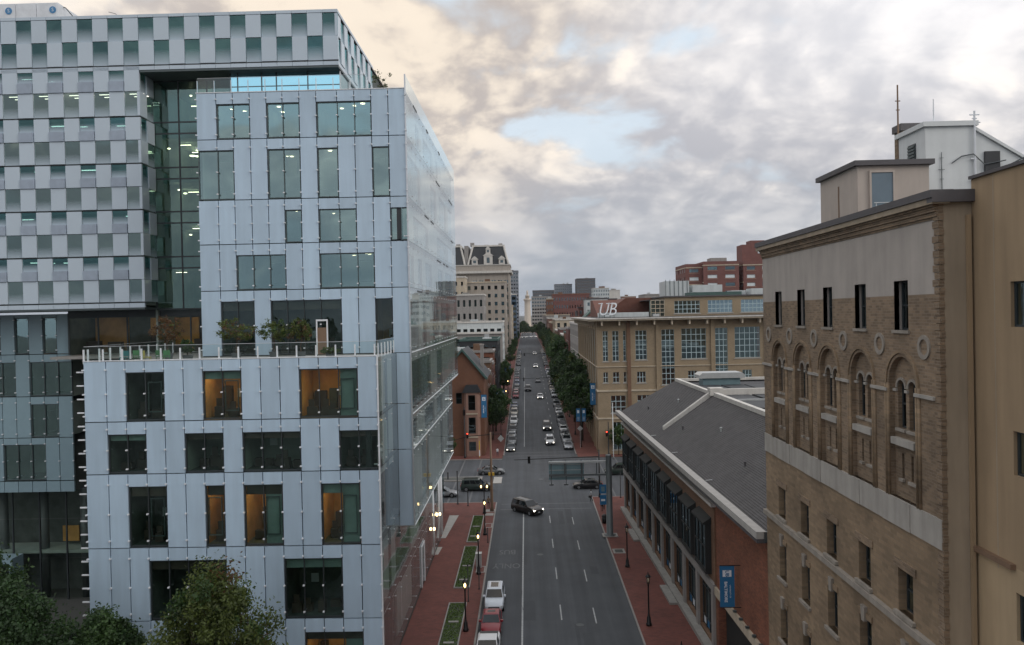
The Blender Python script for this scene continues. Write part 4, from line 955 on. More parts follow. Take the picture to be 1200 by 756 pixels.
for h in th: sash_window(FT, tb, *h, -.12, bars=0)
FT.box('ledge', 26.3, 28.45, 19.24, 19.42, -.05, .18, 'brown_pole', tb); FT.box('control_joint', Y0-1.35, Y0-1.30, 19, 32.4, -.02, .004, 'stucco_side', tb)

# ================================================================== long brick building with hipped roof
RZ = R(1.55)
lb = thing('long_brick_building', 'long low brick building with grey hipped shingle roof and dark metal bay windows', 'building', (15.25, 51.0, 0), RZ)
LN, WD, EH = 61.5, 34.0, 14.0                     # length along the street, depth, eave height
FS = Face('-X', 0.0)
brick_end = 13.0                                 # plain brick part at the near end
nb = 9; bw = (LN-brick_end-1.2)/nb
holesG = []; holesU = []
for i in range(nb):
    u0 = brick_end+.6+i*bw
    holesG.append((u0+.35, u0+bw-.35, .7, 5.0)); holesU.append((u0+.7, u0+bw-.7, 6.3, 10.6))
mb = MB(); FS.wall(mb, brick_end, LN, 0, 13.2, holesG+holesU, .4); mb.build('street_wall', 'brick_brown_dark', lb)
mb = MB(); FS.wall(mb, 0, brick_end, 5.9, 13.2, [], .3); FS.wall(mb, 0, brick_end, 0, 5.9, [(1.0, brick_end-.6, .1, 5.0)], .6); mb.quad((0, 0, 0), (WD, 0, 0), (WD, 0, 13.2), (0, 0, 13.2)); mb.build('plain_wall', 'red_brick', lb)
mb = MB(); mb.quad((0, LN, 0), (WD, LN, 0), (WD, LN, 13.2), (0, LN, 13.2)); mb.build('end_wall', 'red_brick', lb)
FS.box('garage_door', 1.0, brick_end-.6, .1, 5.0, -.75, -.6, 'bay_metal', lb)
FS.box('canopy', .6, brick_end-.2, 5.05, 5.5, .0, .5, 'yellow_box', lb) if False else FS.box('canopy_band', .4, brick_end-.1, 5.1, 5.75, .0, .18, 'sand_wall', lb)
for i in range(7): FS.box('floodlight', 1.2+i*1.5, 1.38+i*1.5, 5.8, 5.95, .05, .3, 'frame_grey', lb)
for i, h in enumerate(holesG):      # shopfronts between stone piers
    mb = MB(); k = 4; w = (h[1]-h[0])/k
    for j in range(k+1): FS.add(mb, h[0]+j*w-.04, h[0]+j*w+.04, h[2], h[3], -.36, -.24)
    FS.add(mb, h[0], h[1], 1.5, 1.6, -.35, -.25); FS.add(mb, h[0], h[1], 4.1, 4.18, -.35, -.25)
    sf = mb.build('shopfront', 'frame_dark', lb)
    mb = MB(); mb.quad(FS.pt(h[0], h[2], -.3), FS.pt(h[1], h[2], -.3), FS.pt(h[1], h[3], -.3), FS.pt(h[0], h[3], -.3)); mb.build('pane', 'glass_dark', sf)
    FS.box('room', h[0], h[1], h[2], h[3], -2.6, -2.5, 'room_dark', sf)
    for j in range(k):
        if (i*3+j) % 3 != 1: FS.box('window_poster', h[0]+j*w+.25, h[0]+(j+1)*w-.25, .9, 1.45, -.29, -.28, 'banner_white' if (i+j) % 2 else 'banner_blue', sf)
    FS.box('pier', h[1]+.02, h[1]+.68, 0, 5.2, .0, .22, 'grey_stone', lb)
FS.box('pier', holesG[0][0]-.68, holesG[0][0]-.02, 0, 5.2, .0, .22, 'grey_stone', lb)
FS.box('stone_course', brick_end, LN, 5.25, 5.85, -.02, .26, 'grey_stone', lb)
for i in range(16): FS.box('plinth', brick_end-.2+i*3.03, brick_end-.2+(i+1)*3.03-.02, 0, .5, .02, .75, 'concrete', lb)
for i in (2, 6): FS.box('entrance_step', holesG[i][0]-.2, holesG[i][1]+.2, 0, .34, .76, 1.5, 'concrete', lb)
for h in holesU:                    # projecting dark bays with sloping hoods
    o = MB(); a, b, c, d = h; pr = .5
    for t in (a, b-.12): FS.add(o, t, t+.12, c, d-.05, -.1, pr)
    FS.add(o, a+.12, b-.12, c, c+.4, -.1, pr); FS.add(o, a+.12, b-.12, (c+d)/2-.06, (c+d)/2+.06, pr-.12, pr-.02)
    for j in range(1, 3): u = a+(b-a)*j/3; FS.add(o, u-.05, u+.05, c+.4, d-.05, pr-.13, pr-.01)
    o.prism([(-.0, d+.40), (-pr-.2, d-.05), (-pr-.2, d-.2), (0.3, d-.2)], 1, a-.12, b+.12)
    bo = o.build('bay_window', 'bay_metal', lb, recalc=True)
    mb = MB(); mb.quad(FS.pt(a+.12, c+.4, pr-.08), FS.pt(b-.12, c+.4, pr-.08), FS.pt(b-.12, d-.2, pr-.08), FS.pt(a+.12, d-.2, pr-.08)); mb.build('pane', 'glass_dark', bo)
    FS.box('room', a, b, c, d, -1.6, -1.5, 'room_dark', bo)
FS.box('cornice_moulding', brick_end-.3, LN+.3, 12.2, 12.45, -.0, .40, 'cornice_white', lb); FS.box('cornice_course', brick_end-.2, LN+.2, 12.0, 12.18, -.0, .22, 'brick_brown_dark', lb)
FS.box('wall_step', brick_end-.15, brick_end+.1, 5.9, 12.2, 0, .12, 'brick_brown_dark', lb)
# eave, gutter and hipped roof with shingle courses
ov = 1.0
mb = MB(); mb.box(-ov, 0.3, -.9, LN+.9, 13.25, 13.45); mb.build('soffit', 'roof_edge', lb)
FS.box('gutter', -1.0, LN+1.0, 13.55, 14.0, ov-.55, ov+.08, 'pale_concrete', lb); FS.box('gutter_face', -1.0, LN+1.0, 13.3, 13.54, ov-.5, ov-.05, 'roof_edge', lb)
mb = MB(); mb.box(-.6, WD, -1.0, -.75, 13.35, 13.98); mb.build('eave_fascia', 'grey_steel', lb)
RX, RT = 6.6, 18.55                               # where the slope meets the flat top
pitch = (RT-13.7)/(RX+.5)
def rz_(x): return 13.7+pitch*(x+.5)
HL = 8.5
mb = MB(); rows_ = 46
for i in range(rows_):                            # overlapping courses up the street slope
    xa, xb = -.5+(RX+.5)*i/rows_, -.5+(RX+.5)*(i+1)/rows_
    ya = LN+.8-(xa+.5)*HL/(RX+.5)*0.62; yb = LN+.8-(xb+.5)*HL/(RX+.5)*0.62
    y0a = -.9
    mb.quad((xa, y0a, rz_(xa)+.05), (xa, ya, rz_(xa)+.05), (xb, yb, rz_(xb)+.0), (xb, y0a, rz_(xb)+.0))
    mb.quad((xb, y0a, rz_(xb)), (xb, yb, rz_(xb)), (xb, yb, rz_(xb)+.05), (xb, y0a, rz_(xb)+.05))
mb.build('street_slope', 'shingle', lb)
yt = LN+.8-HL*0.62
mb = MB(); mb.quad((-.5, LN+.8, 13.72), (WD, LN+.8, 13.72), (WD, yt, RT), (RX, yt, RT)); mb.quad((-.5, -.9, 13.7), (WD, -.9, 13.7), (WD, -.9, RT), (RX, -.9, RT)); mb.build('end_slope', 'shingle', lb)
box('flat_roof', RX, WD, -.8, yt, RT-.5, RT-.3, 'roof_dark', lb)
def beam(nm, a, b, w, h, m, p):
    a, b = Vector(a), Vector(b); d = (b-a); s = Vector((-d.y, d.x, 0)).normalized()*w/2; mb = MB(); u = Vector((0, 0, h))
    P = [a-s, a+s, b+s, b-s]; Q = [x+u for x in P]
    mb.quad(*Q); mb.quad(*P[::-1])
    for i in range(4): mb.quad(P[i], P[(i+1) % 4], Q[(i+1) % 4], Q[i])
    return mb.build(nm, m, p)
yj = 38.0
beam('parapet', (RX, -.9, RT-.1), (RX, yj-1.2, RT-.1), .5, .42, 'cornice_white', lb)
beam('parapet', (RX, yj+1.0, RT-.1), (RX, yt, RT-.1), .45, .38, 'cornice_white', lb)
beam('fire_wall', (.9, yj, rz_(.9)-.3), (RX, yj, RT-.15), .55, .75, 'cornice_white', lb); beam('fire_wall', (RX, yj, RT-.15), (WD, yj, RT-.1), .55, .75, 'cornice_white', lb)
beam('parapet', (RX, yt, RT-.12), (WD, yt, RT-.12), .45, .35, 'cornice_white', lb)
box('wall_cap', RX-.5, RX+1.0, yj-.6, yj+.6, RT-.1, RT+.75, 'cornice_white', lb)
rnd = random.Random(2)
for i in range(5):
    for j in range(5):
        x = RX+1.2+j*3.1; yy = 3+i*7.4
        box('roof_panel', x, x+2.7, yy, yy+6.8, RT-.3, RT-.05+.03*((i+j) % 2), 'slate', lb)
for j in range(4): box('roof_kerb', RX+.8, WD-1, 2.4+j*9.6, 2.7+j*9.6, RT-.3, RT+.15, 'galv', lb)
for i in range(2):
    for j in range(6): box('roof_panel', RX+1.2+j*3, RX+3.9+j*3, yj+2+i*5.4, yj+6.8+i*5.4, RT-.3, RT-.08, 'slate', lb)
vt = MB(); vt.box(8.6, 13.4, 50.6, 52.6, RT-.3, RT+.75); vo = vt.build('roof_vent_unit', 'sign_back', lb)
mb = MB(); mb.box(8.1, 13.9, 50.2, 53.0, RT+.75, RT+1.15); mb.prism([(8.1, RT+1.15), (13.9, RT+1.15), (13.5, RT+1.45), (8.5, RT+1.45)], 1, 50.2, 53.0); mb.build('vent_hood', 'galv', vo)
for q in (14, 27, 38, 50):
    mb = MB(); mb.tube((.1, q, rz_(.1)+.02), (-.45, q, 14.1), .03, n=6); mb.build('gutter_strap', 'galv', lb)
for i, (x, y) in enumerate(((2.2, 12), (3.6, 24), (2.0, 33), (4.2, 45), (1.8, 52), (5.0, 8))):
    mb = MB(); mb.lathe((x, y, rz_(x)-.1), [(.08, 0), (.08, .4), (.13, .42), (.13, .5), (.03, .56)], 8); mb.build('roof_vent_pipe', 'galv' if i % 2 else 'roof_edge', lb)
# ================================================================== banners
def letters_banner(root, x, y, z0, z1, w, two=True):
    """blue cloth with a white initial box and vertical lettering, both faces"""
    b = box('cloth', x-w/2, x+w/2, y-.015, y+.015, z0, z1, 'banner_blue', root); h = z1-z0
    box('initial_box', x-w*.30, x+w*.30, y-.022, y-.016, z1-h*.26, z1-h*.10, 'banner_white', b)
    Rx = Matrix.Rotation(R(90), 4, 'X')
    Rm = Rx @ Matrix.Rotation(R(-90), 4, 'Z')
    txt('initials', 'UB', w*.34, 'banner_blue', b, Matrix.Translation((x, y-.026, z1-h*.18)) @ Rm, ext=.002, bold=.01)
    txt('lettering', 'BALTIMORE', w*.27, 'banner_white', b, Matrix.Translation((x-w*.10, y-.02, z0+h*.37)) @ Rm, ext=.002, bold=.008)
    txt('lettering', 'UNIVERSITY OF', w*.13, 'banner_white', b, Matrix.Translation((x+w*.20, y-.02, z0+h*.38)) @ Rm, ext=.002)
    return b
def wall_banner(lab, x, y, z0, z1, w, side):
    t = thing('wall_banner', lab, 'banner', (0, 0, 0), 0, None)
    letters_banner(t, x, y, z0, z1, w)
    for z in (z0-.04, z1+.04):
        mb = MB(); mb.tube((x-w*.5 if side > 0 else x+w*.5, y, z), (x+side*(w*.5+.45), y, z), .035, n=6); mb.build('bracket', 'black_metal', t)
wall_banner('blue lettered banner hung on the plain brick wall of the long brick building', 14.1, 57.2, 6.6, 9.55, 1.05, 1)
wall_banner('blue lettered banner on the corner of the gabled red brick house', -8.4, 152.6, 8.2, 12.6, 1.05, -1)
wall_banner('blue lettered banner on the corner of the tan brick building', 13.1, 158.6, 9.6, 13.9, 1.1, 1)

# ================================================================== street lamps
def lamp_meshes():
    post = MB(); post.lathe((0, 0, 0), [(.26, 0), (.26, .18), (.20, .24), (.17, .75), (.11, .85), (.075, 1.1), (.062, 3.5), (.09, 3.56), (.06, 3.64), (.10, 3.72)], 10)
    cage = MB(); cage.lathe((0, 0, 3.72), [(.10, 0), (.17, .05), (.17, .09)], 8)
    for i in range(4):
        a = math.pi/4+i*math.pi/2; cage.tube((.15*math.cos(a), .15*math.sin(a), 3.8), (.21*math.cos(a), .21*math.sin(a), 4.32), .014, n=4)
    cage.lathe((0, 0, 4.32), [(.25, 0), (.25, .05), (.12, .2), (.05, .26), (.03, .45), (.0, .5)], 8)
    lan = MB(); lan.lathe((0, 0, 3.82), [(.13, 0), (.18, .48)], 8)
    bulb = MB(); bulb.lathe((0, 0, 3.86), [(.04, 0), (.10, .1), (.10, .26), (.03, .38)], 8)
    return post, cage, lan, bulb
_lm = lamp_meshes()
LMS = [mesh(n, b.v, b.f, m, s) for n, b, m, s in (('post', _lm[0], 'black_metal', True), ('lantern_frame', _lm[1], 'black_metal', False), ('lantern_glass', _lm[2], 'glass_lantern', True), ('bulb', _lm[3], 'lamp_head', True), ('bulb', _lm[3], 'lamp_lens', True))]
def street_lamp(x, y, lit, lab, g, arm=False):
    t = thing('street_lamp', lab, 'street lamp', (x, y, gz(y)+.13), 0, g)
    link('post', LMS[0], t)
    heads = [(0, 0)] if not arm else [(-.42, -.25), (.42, -.25)]
    if arm:
        mb = MB(); mb.tube((-.42, 0, 3.45), (.42, 0, 3.45), .035, n=6); mb.build('crossarm', 'black_metal', t)
    for hx, hz in heads:
        link('lantern_frame', LMS[1], t, (hx, 0, hz)); link('lantern_glass', LMS[2], t, (hx, 0, hz)); link('bulb', LMS[3] if lit else LMS[4], t, (hx, 0, hz))
    return t
gl, gr = 'lit lamp posts along the grass beds', 'unlit lamp posts in front of the long brick building'
street_lamp(-5.86, 69.7, True, 'lit black lamp post at the end of the longest grass bed, by the red car', gl)
street_lamp(-5.62, 85.0, True, 'lit black lamp post beside the middle grass bed', gl)
street_lamp(-5.72, 100.2, True, 'lit black lamp post beside the grass bed that ends at the corner', gl)
street_lamp(-5.95, 54.4, True, 'lit black lamp post beside the parked white pickup truck', gl)
street_lamp(-6.35, 111.0, True, 'lit black lamp post with two lanterns on a crossarm at the street corner', gl, True)
street_lamp(10.37, 70.35, False, 'unlit black lamp post beside the dark garage opening of the long brick building', gr)
street_lamp(10.55, 86.7, False, 'unlit black lamp post between the tree pit and the shopfronts', gr)
street_lamp(10.4, 55.4, False, 'unlit black lamp post under the brown brick building', gr)
for i in range(5):
    street_lamp(-6.0, 176+i*24, True, 'black lamp post among trees, %s past the gabled brick house' % ORD[i], 'lamp posts past the gabled brick house')
    street_lamp(10.6, 178+i*24, True, 'black lamp post under trees, %s along the tan brick building' % ORD[i], 'lamp posts along the tan brick building')
def pole_banner(x, y, lab, h=8.4, z=5.4):
    t = thing('banner_pole', lab, 'banner', (x, y, gz(y)), 0, 'pairs of blue banners on street poles')
    mb = MB(); mb.lathe((0, 0, .1), [(.16, 0), (.09, .4), (.07, h)], 8); mb.build('post', 'black_metal', t, True)
    for s in (-1, 1):
        c = box('banner', s*.58-.42, s*.58+.42, -.02, .02, z, z+2.7, 'banner_blue', t)
        box('banner_emblem', s*.58-.22, s*.58+.22, -.028, -.021, z+1.75, z+2.35, 'banner_white', c)
        for q in range(3): box('banner_stripe', s*.58-.24, s*.58+.24, -.028, -.021, z+.3+q*.28, z+.36+q*.28, 'banner_white', c)
        for zz in (z-.03, z+2.73): box('bracket', min(0, s*1.0), max(0, s*1.0), -.025, .025, zz, zz+.05, 'black_metal', t)
pole_banner(11.0, 164, 'pole with a pair of blue banners on the pavement before the tan brick building')
pole_banner(-6.6, 196, 'pole with a pair of blue banners by the trees past the gabled brick house')
pole_banner(-6.3, 262, 'pair of blue banners up the avenue on the grand hotel side')
pole_banner(11.0, 300, 'pair of blue banners up the avenue past the grey stone building')

# ================================================================== signals and the sign gantry
def signal_head(t, x, y, z, lit=None, back=False, m='black_metal'):
    h = box('signal_head', x-.19, x+.19, y-.15, y+.15, z-.55, z+.55, m, t)
    for i, c in enumerate(('red_light' if lit == 'red' else 'tyre', 'tyre', 'tyre')):
        mb = MB(); mb.tube((x, y-.15, z+.35-.35*i), (x, y-.17, z+.35-.35*i), .12, n=10); mb.build('lens', c, h)
        mb = MB(); mb.tube((x, y-.15, z+.35-.35*i+.02), (x, y-.36, z+.35-.35*i+.02), .14, n=10, caps=False); mb.build('visor', 'black_metal', h)
# grey gantry post on the right pavement
g = thing('sign_gantry', 'grey steel gantry post with a large road sign seen from behind over the junction', 'sign', (0, 0, 0))
px_, py_ = 9.95, 99.0
mb = MB(); mb.lathe((px_, py_, .13), [(.75, 0), (.75, .12), (.42, .13), (.36, 10.0), (.36, 10.1), (.0, 10.12)], 14); mb.build('post', 'grey_steel', g, True)
box('footing', px_-.95, px_+.95, py_-.8, py_+.8, .13, .22, 'concrete', g)
for z in (7.75, 9.35): box('beam', 2.5, px_, py_+.1, py_+.32, z-.12, z+.12, 'galv' if z > 9 else 'grey_steel', g)  # top beam in a paler metal: the light on it is put into the colour
for x in (4.4, 6.6, 8.4): box('beam_brace', x, x+.14, py_+.13, py_+.29, 7.85, 9.25, 'grey_steel', g)
sg = box('sign_panel', 2.5, 6.9, py_+.45, py_+.52, 7.1, 9.45, 'sign_back', g)
for x in (2.75, 4.6, 6.5): box('sign_rib', x, x+.1, py_+.33, py_+.445, 6.5, 9.7, 'grey_steel', sg)
for z in (7.45, 8.3, 9.0): box('sign_stiffener', 2.55, 6.85, py_+.40, py_+.448, z, z+.06, 'galv', sg)
for x in (2.75, 4.6, 6.5): box('sign_lamp', x-.22, x+.32, py_+.5, py_+.9, 6.4, 6.54, 'frame_dark', sg)
box('bus_stop_sign', 8.75, 9.55, py_-.42, py_-.36, 5.5, 6.6, 'banner_blue', g); box('bus_stop_sign', 8.75, 9.55, py_-.42, py_-.36, 4.1, 5.3, 'banner_blue', g)
box('sign_mark', 8.95, 9.35, py_-.43, py_-.422, 5.75, 6.35, 'sign_back', g); box('sign_mark', 8.9, 9.4, py_-.43, py_-.422, 4.55, 4.8, 'banner_white', g)
# mast arm with a signal over the avenue
s1 = thing('signal_mast', 'dark traffic signal hanging from a long mast arm over the middle of the junction', 'traffic signal', (0, 0, 0))
mb = MB(); mb.lathe((10.6, 120.6-1, .13), [(.22, 0), (.15, .5), (.10, 7.2)], 8); mb.build('post', 'black_metal', s1, True)
mb = MB(); mb.tube((10.6, 119.6, 6.3), (-2.2, 119.6, 6.0), .09, .05, 6); mb.build('mast_arm', 'black_metal', s1)
signal_head(s1, .05, 119.8, 5.95, back=True)
# brown pole at the left near corner with arms
s2 = thing('corner_signal_pole', 'tall brown signal pole with crossarm and yellow push-button boxes at the near corner', 'traffic signal', (0, 0, 0))
mb = MB(); mb.lathe((-5.35, 112.4, .13), [(.30, 0), (.22, .6), (.17, 5), (.12, 11.2)], 10); mb.build('post', 'brown_pole', s2, True)
mb = MB(); mb.tube((-5.35, 112.4, 11.0), (-8.6, 112.6, 10.75), .06, .05, 6); mb.tube((-8.6, 112.6, 10.75), (-10.6, 112.8, 10.2), .05, .04, 6); mb.tube((-5.35, 112.4, 11.05), (-3.9, 112.4, 11.05), .05, n=6); mb.build('mast_arm', 'black_metal', s2)
box('yellow_box', -5.75, -5.45, 112.1, 112.35, 5.2, 5.65, 'yellow_box', s2); box('yellow_box', -5.2, -4.9, 112.1, 112.35, 5.2, 5.65, 'yellow_box', s2)
mb = MB(); mb.prism([(-3.9, 9.9), (-3.45, 10.4), (-3.9, 10.9), (-4.35, 10.4)], 1, 112.45, 112.49); mb.build('diamond_sign', 'galv', s2)
def signal_post(x, y, h, lab, heads, arms=()):
    t = thing('signal_post', lab, 'traffic signal', (0, 0, 0)); z = gz(y)+.13
    mb = MB(); mb.lathe((x, y, z), [(.28, 0), (.26, .3), (.13, .5), (.09, h)], 8); mb.build('post', 'black_metal', t, True)
    for dx, hz, l in heads: signal_head(t, x+dx, y-.1, z+hz, l)
    for dx, hz in arms:
        mb = MB(); mb.tube((x, y, z+hz), (x+dx, y, z+hz+.1), .05, n=6); mb.build('mast_arm', 'black_metal', t)
signal_post(-12.4, 154.6, 10.0, 'black signal post with a red light in front of the gabled brick house', [(.55, 4.4, 'red'), (0, 8.9, None)], [(.6, 4.4)])
signal_post(15.6, 154.4, 6.6, 'black signal post with a red light before the tan brick building', [(-.35, 4.3, 'red')], [(-.4, 4.3)])
for yy, xx in ((232, 9.9), (318, 9.9)):
    t = thing('signal_mast', 'dark signal mast spanning the avenue at the %s side street' % ('first' if yy < 300 else 'second'), 'traffic signal', (0, 0, gz(yy)), 0, None)
    mb = MB(); mb.lathe((xx, yy, 0), [(.2, 0), (.1, 7.4)], 8); mb.build('post', 'black_metal', t); mb = MB(); mb.tube((xx, yy, 6.9), (-4.0, yy, 6.7), .09, .06, 6); mb.build('mast_arm', 'black_metal', t); signal_head(t, -.9, yy, 6.5)
# pale pole with a sign behind the long building's far corner, flagpole-like
t = thing('pale_pole', 'slim pale pole standing at the far corner of the long brick building', 'pole', (0, 0, 0)); mb = MB(); mb.lathe((16.2, 151.5, .1), [(.15, 0), (.09, .4), (.07, 10.4)], 8); mb.build('post', 'galv', t, True); mb = MB(); mb.lathe((16.2, 151.5, 10.5), [(.05, 0), (.12, .1), (.05, .25)], 8); mb.build('finial', 'galv', t)
def bollard(x, y, h, lab, r=.09):
    t = thing('bollard', lab, 'bollard', (x, y, .13), 0, 'dark bollards and short posts')
    mb = MB(); mb.lathe((0, 0, 0), [(r*2, 0), (r*2, .05), (r, .1), (r*.9, h-.15)], 8); mb.build('post', 'black_metal', t, True)
    mb = MB(); mb.lathe((0, 0, h-.15), [(r*.9, 0), (r*1.2, .04), (r*1.2, .1), (r*.4, .16)], 8); mb.build('cap', 'black_metal', t, True)
bollard(-9.0, 115.6, 2.1, 'short black post on the brick corner beside the columns'); bollard(-10.6, 116.8, 4.9, 'tall black post at the kerb beside the silver sedan'); bollard(-13.8, 134.6, 1.2, 'short dark bollard on the median strip', .14)
bollard(-6.15, 76.9, 3.6, 'thin black parking post between the grass bed and the white car', .05); bollard(-5.3, 80.3, 1.7, 'short thin parking meter post at the kerb by the middle grass bed', .05); bollard(-5.2, 96.8, 1.8, 'short thin post at the kerb by the corner grass bed', .06)
bollard(13.7, 119.2, 4.0, 'tall black post at the corner of the long brick building', .08)
t = thing('utility_cabinet', 'pale grey utility cabinet beside the middle grass bed', 'cabinet', (-5.75, 87.4, .13)); box('body', -.3, .3, -.35, .35, 0, 1.5, 'galv', t); box('lid', -.34, .34, -.39, .39, 1.5, 1.58, 'galv', t)
t = thing('litter_bin', 'round black litter bin on the pavement by the gantry post', 'litter bin', (9.85, 104.9, .13)); mb = MB(); mb.lathe((0, 0, 0), [(.30, 0), (.36, .9)], 12); mb.build('barrel', 'black_metal', t, True); mb = MB(); mb.lathe((0, 0, .9), [(.38, 0), (.38, .08), (.15, .28)], 12); mb.build('lid', 'plastic_black', t, True)
t = thing('yellow_marker_post', 'slim yellow and white marker post on the brick corner by the gabled house', 'post', (-9.6, 155.2, .13)); box('post', -.09, .09, -.05, .05, 0, 3.2, 'yellow_box', t); box('band', -.093, .093, -.053, .053, .2, 1.4, 'banner_white', t)
t = thing('diamond_sign', 'grey back of a diamond road sign on a post beside parked cars', 'sign', (10.7, 163.0, gz(163)+.13)); mb = MB(); mb.tube((0, 0, 0), (0, 0, 4.6), .05, n=6); mb.build('post', 'galv', t); mb = MB(); mb.prism([(-.6, 4.0), (0, 3.4), (.6, 4.0), (0, 4.6)], 1, .06, .10); mb.build('panel', 'galv', t)
# ================================================================== tan brick student centre on the far right corner
mat('roof_red', (0.135, 0.058, 0.042), .9, var=.15)
sc = thing('tan_brick_building', 'tan brick campus building with tall gridded windows and large rooftop letters', 'building', (0, 0, 0))
FY = Face('-Y', 156.0); FX = Face('-X', 13.9)
def grid_window(F, root, u0, u1, v0, v1, nu, nv, frame='copper_teal_frame', gm='glass_teal', w=-.2, room=True, nm='window', dark=()):
    mb = MB(); t = .11
    for i in range(nu+1):
        u = u0+(u1-u0)*i/nu; F.add(mb, u-t/2, u+t/2, v0, v1, w-.06, w+.06)
    for j in range(nv+1):
        v = v0+(v1-v0)*j/nv; F.add(mb, u0-t/2, u1+t/2, v-t/2, v+t/2, w-.055, w+.055)
    o = mb.build(nm, frame, root)
    mb = MB(); mb.quad(F.pt(u0, v0, w), F.pt(u1, v0, w), F.pt(u1, v1, w), F.pt(u0, v1, w)); mb.build('glazing', gm, o)
    if room: F.box('room', u0, u1, v0, v1, w-1.9, w-1.8, 'room_cool', o)
    F.box('sill', u0-.2, u1+.2, v0-.22, v0-.06, w-.02, .10, 'pale_concrete', o)
    return o
W1 = [(15.0, 16.0, 18.4, 24.3, 2, 6), (16.9, 18.1, 18.4, 24.3, 2, 6), (19.0, 19.5, 18.4, 24.3, 1, 6), (21.4, 23.6, 18.6, 24.3, 3, 6),
      (26.5, 29.0, 13.6, 24.4, 3, 10), (30.4, 35.2, 18.6, 24.5, 5, 5), (37.0, 39.4, 13.0, 24.5, 3, 10), (40.8, 45.7, 18.6, 24.6, 5, 5), (47.3, 49.7, 13.0, 24.5, 3, 10), (51, 56, 18.6, 24.6, 5, 5),
      (15.0, 15.9, 14.2, 16.2, 2, 2), (16.9, 18.1, 14.2, 16.2, 2, 2), (19.0, 19.5, 14.2, 16.2, 1, 2), (21.6, 23.3, 14.1, 16.2, 3, 2), (31.6, 33.4, 14.2, 16.2, 3, 2), (42.2, 44, 14.2, 16.2, 3, 2),
      (16.4, 19.3, 8.2, 11.6, 3, 3), (21.6, 24.3, 8.2, 11.6, 3, 3), (16.6, 19.2, 1.0, 6.4, 3, 4), (21.6, 24.4, 1.0, 6.4, 3, 4), (26.5, 29, 1.0, 6.4, 3, 4), (31, 35, 1.0, 6.4, 4, 4)]
mb = MB(); FY.wall(mb, 13.9, 60, 0, 26.3, [h[:4] for h in W1], .3)
side = [(160.5+i*5.6, 163.9+i*5.6, 13.0, 24.6, 3, 8) for i in range(9)]; side2 = [(160.5+i*5.6, 163.9+i*5.6, 6.5+.12*i, 10.5+.12*i, 2, 2) for i in range(9)]
FX.wall(mb, 156, 211, 0, 26.3, [h[:4] for h in side+side2], .3); mb.quad((13.9, 211, 0), (60, 211, 0), (60, 211, 26.3), (13.9, 211, 26.3)); mb.build('wall', 'tan_brick', sc)
for h in W1: grid_window(FY, sc, *h)
for h in side+side2: grid_window(FX, sc, *h, gm='glass_teal')
for u in (156.6+i*5.6 for i in range(10)): FX.box('pilaster', u+2.2, u+3.4, 0, 26.2, .0, .14, 'tan_brick', sc)
for u in (19.7, 25.4, 36.1, 46.6): FY.box('pilaster', u, u+.7, 0, 26.2, .0, .28, 'brick_brown_dark' if u < 20 else 'tan_brick', sc)
for z, t in ((12.4, .35), (17.2, .16), (7.0, .3)): FY.box('stone_course', 13.7, 60, z, z+t, .0, .16, 'sand_wall', sc); FX.box('stone_course', 156, 211, z+.003, z+t-.003, .0, .20, 'sand_wall', sc)
box('cornice', 12.1, 60.5, 153.9, 211.5, 26.32, 26.62, 'sand_wall', sc); box('cornice_edge', 11.9, 60.7, 153.7, 211.7, 26.62, 26.84, 'cornice_white', sc); box('roof', 14.2, 60, 156.3, 211, 26.85, 26.95, 'roof_dark', sc)
for i in range(14): box('bracket', 14.6+i*3.4, 14.9+i*3.4, 154.3, 156.0, 25.4, 26.31, 'sand_wall', sc)
for i in range(9): box('bracket', 12.5, 13.9, 160+i*5.6, 160.3+i*5.6, 25.4, 26.31, 'sand_wall', sc)
# upper storey set back, with ribbon windows
FZ = Face('-Y', 160.0); up = [(29.9, 35.0, 27.5, 30.0), (36.6, 41.5, 27.5, 30.0), (43.2, 48.0, 27.5, 30.0), (49.8, 54.6, 27.5, 30.0)]
mb = MB(); FZ.wall(mb, 28.0, 60, 26.9, 30.75, up, .3); mb.quad((28, 160, 26.9), (28, 190, 26.9), (28, 190, 30.75), (28, 160, 30.75)); mb.build('attic_wall', 'tan_brick', sc)
for h in up: grid_window(FZ, sc, *h, 6, 3, w=-.15)
grid_window(FZ, sc, 25.2, 27.9, 26.95, 30.2, 3, 4, w=.0, gm='glass_teal', frame='sand_wall')
box('attic_roof', 27.6, 60, 159.6, 192, 30.76, 31.0, 'roof_edge', sc); box('clerestory_roof', 25.0, 27.9, 160.05, 175, 30.25, 30.35, 'roof_edge', sc)
mb = MB(); mb.prism([(176, 26.9), (196, 26.9), (196, 30.9), (190, 30.9)], 0, 16.0, 30.0); mb.build('sloped_roof', 'roof_red', sc)
mb = MB(); mb.prism([(16.0, 26.9), (30, 26.9), (30, 31.0), (22.0, 31.0)], 1, 174.5, 199); mb.build('brick_gable', 'roof_red', sc)
box('skylight', 14.6, 24.5, 158.4, 161.5, 26.96, 27.9, 'white_wall', sc)
for a in ((22.0, 24, 158.8, 160, 26.96, 27.6), (25.2, 26.4, 157.2, 158.2, 26.96, 27.5)): box('roof_unit', *a, 'galv', sc)
for a in ((31.0, 36.2, 176, 184, 31.0, 34.6), (37.0, 43.5, 176, 182, 31.0, 33.6), (44.0, 47, 170, 174, 31, 32.1), (47.6, 51.2, 168, 172, 31, 32.4), (34.0, 37, 164, 167, 31, 31.8), (52, 54, 164, 167, 31, 32.4)): box('roof_unit', *a, 'white_wall', sc)
for i in range(6): box('unit_screen_rib', 31.0+i*.95, 31.1+i*.95, 175.9, 176.0, 31.0, 34.9, 'frame_grey', sc)
box('green_roof_unit', 33.6, 44, 162.2, 168, 31.0, 31.7, 'green_copper', sc)
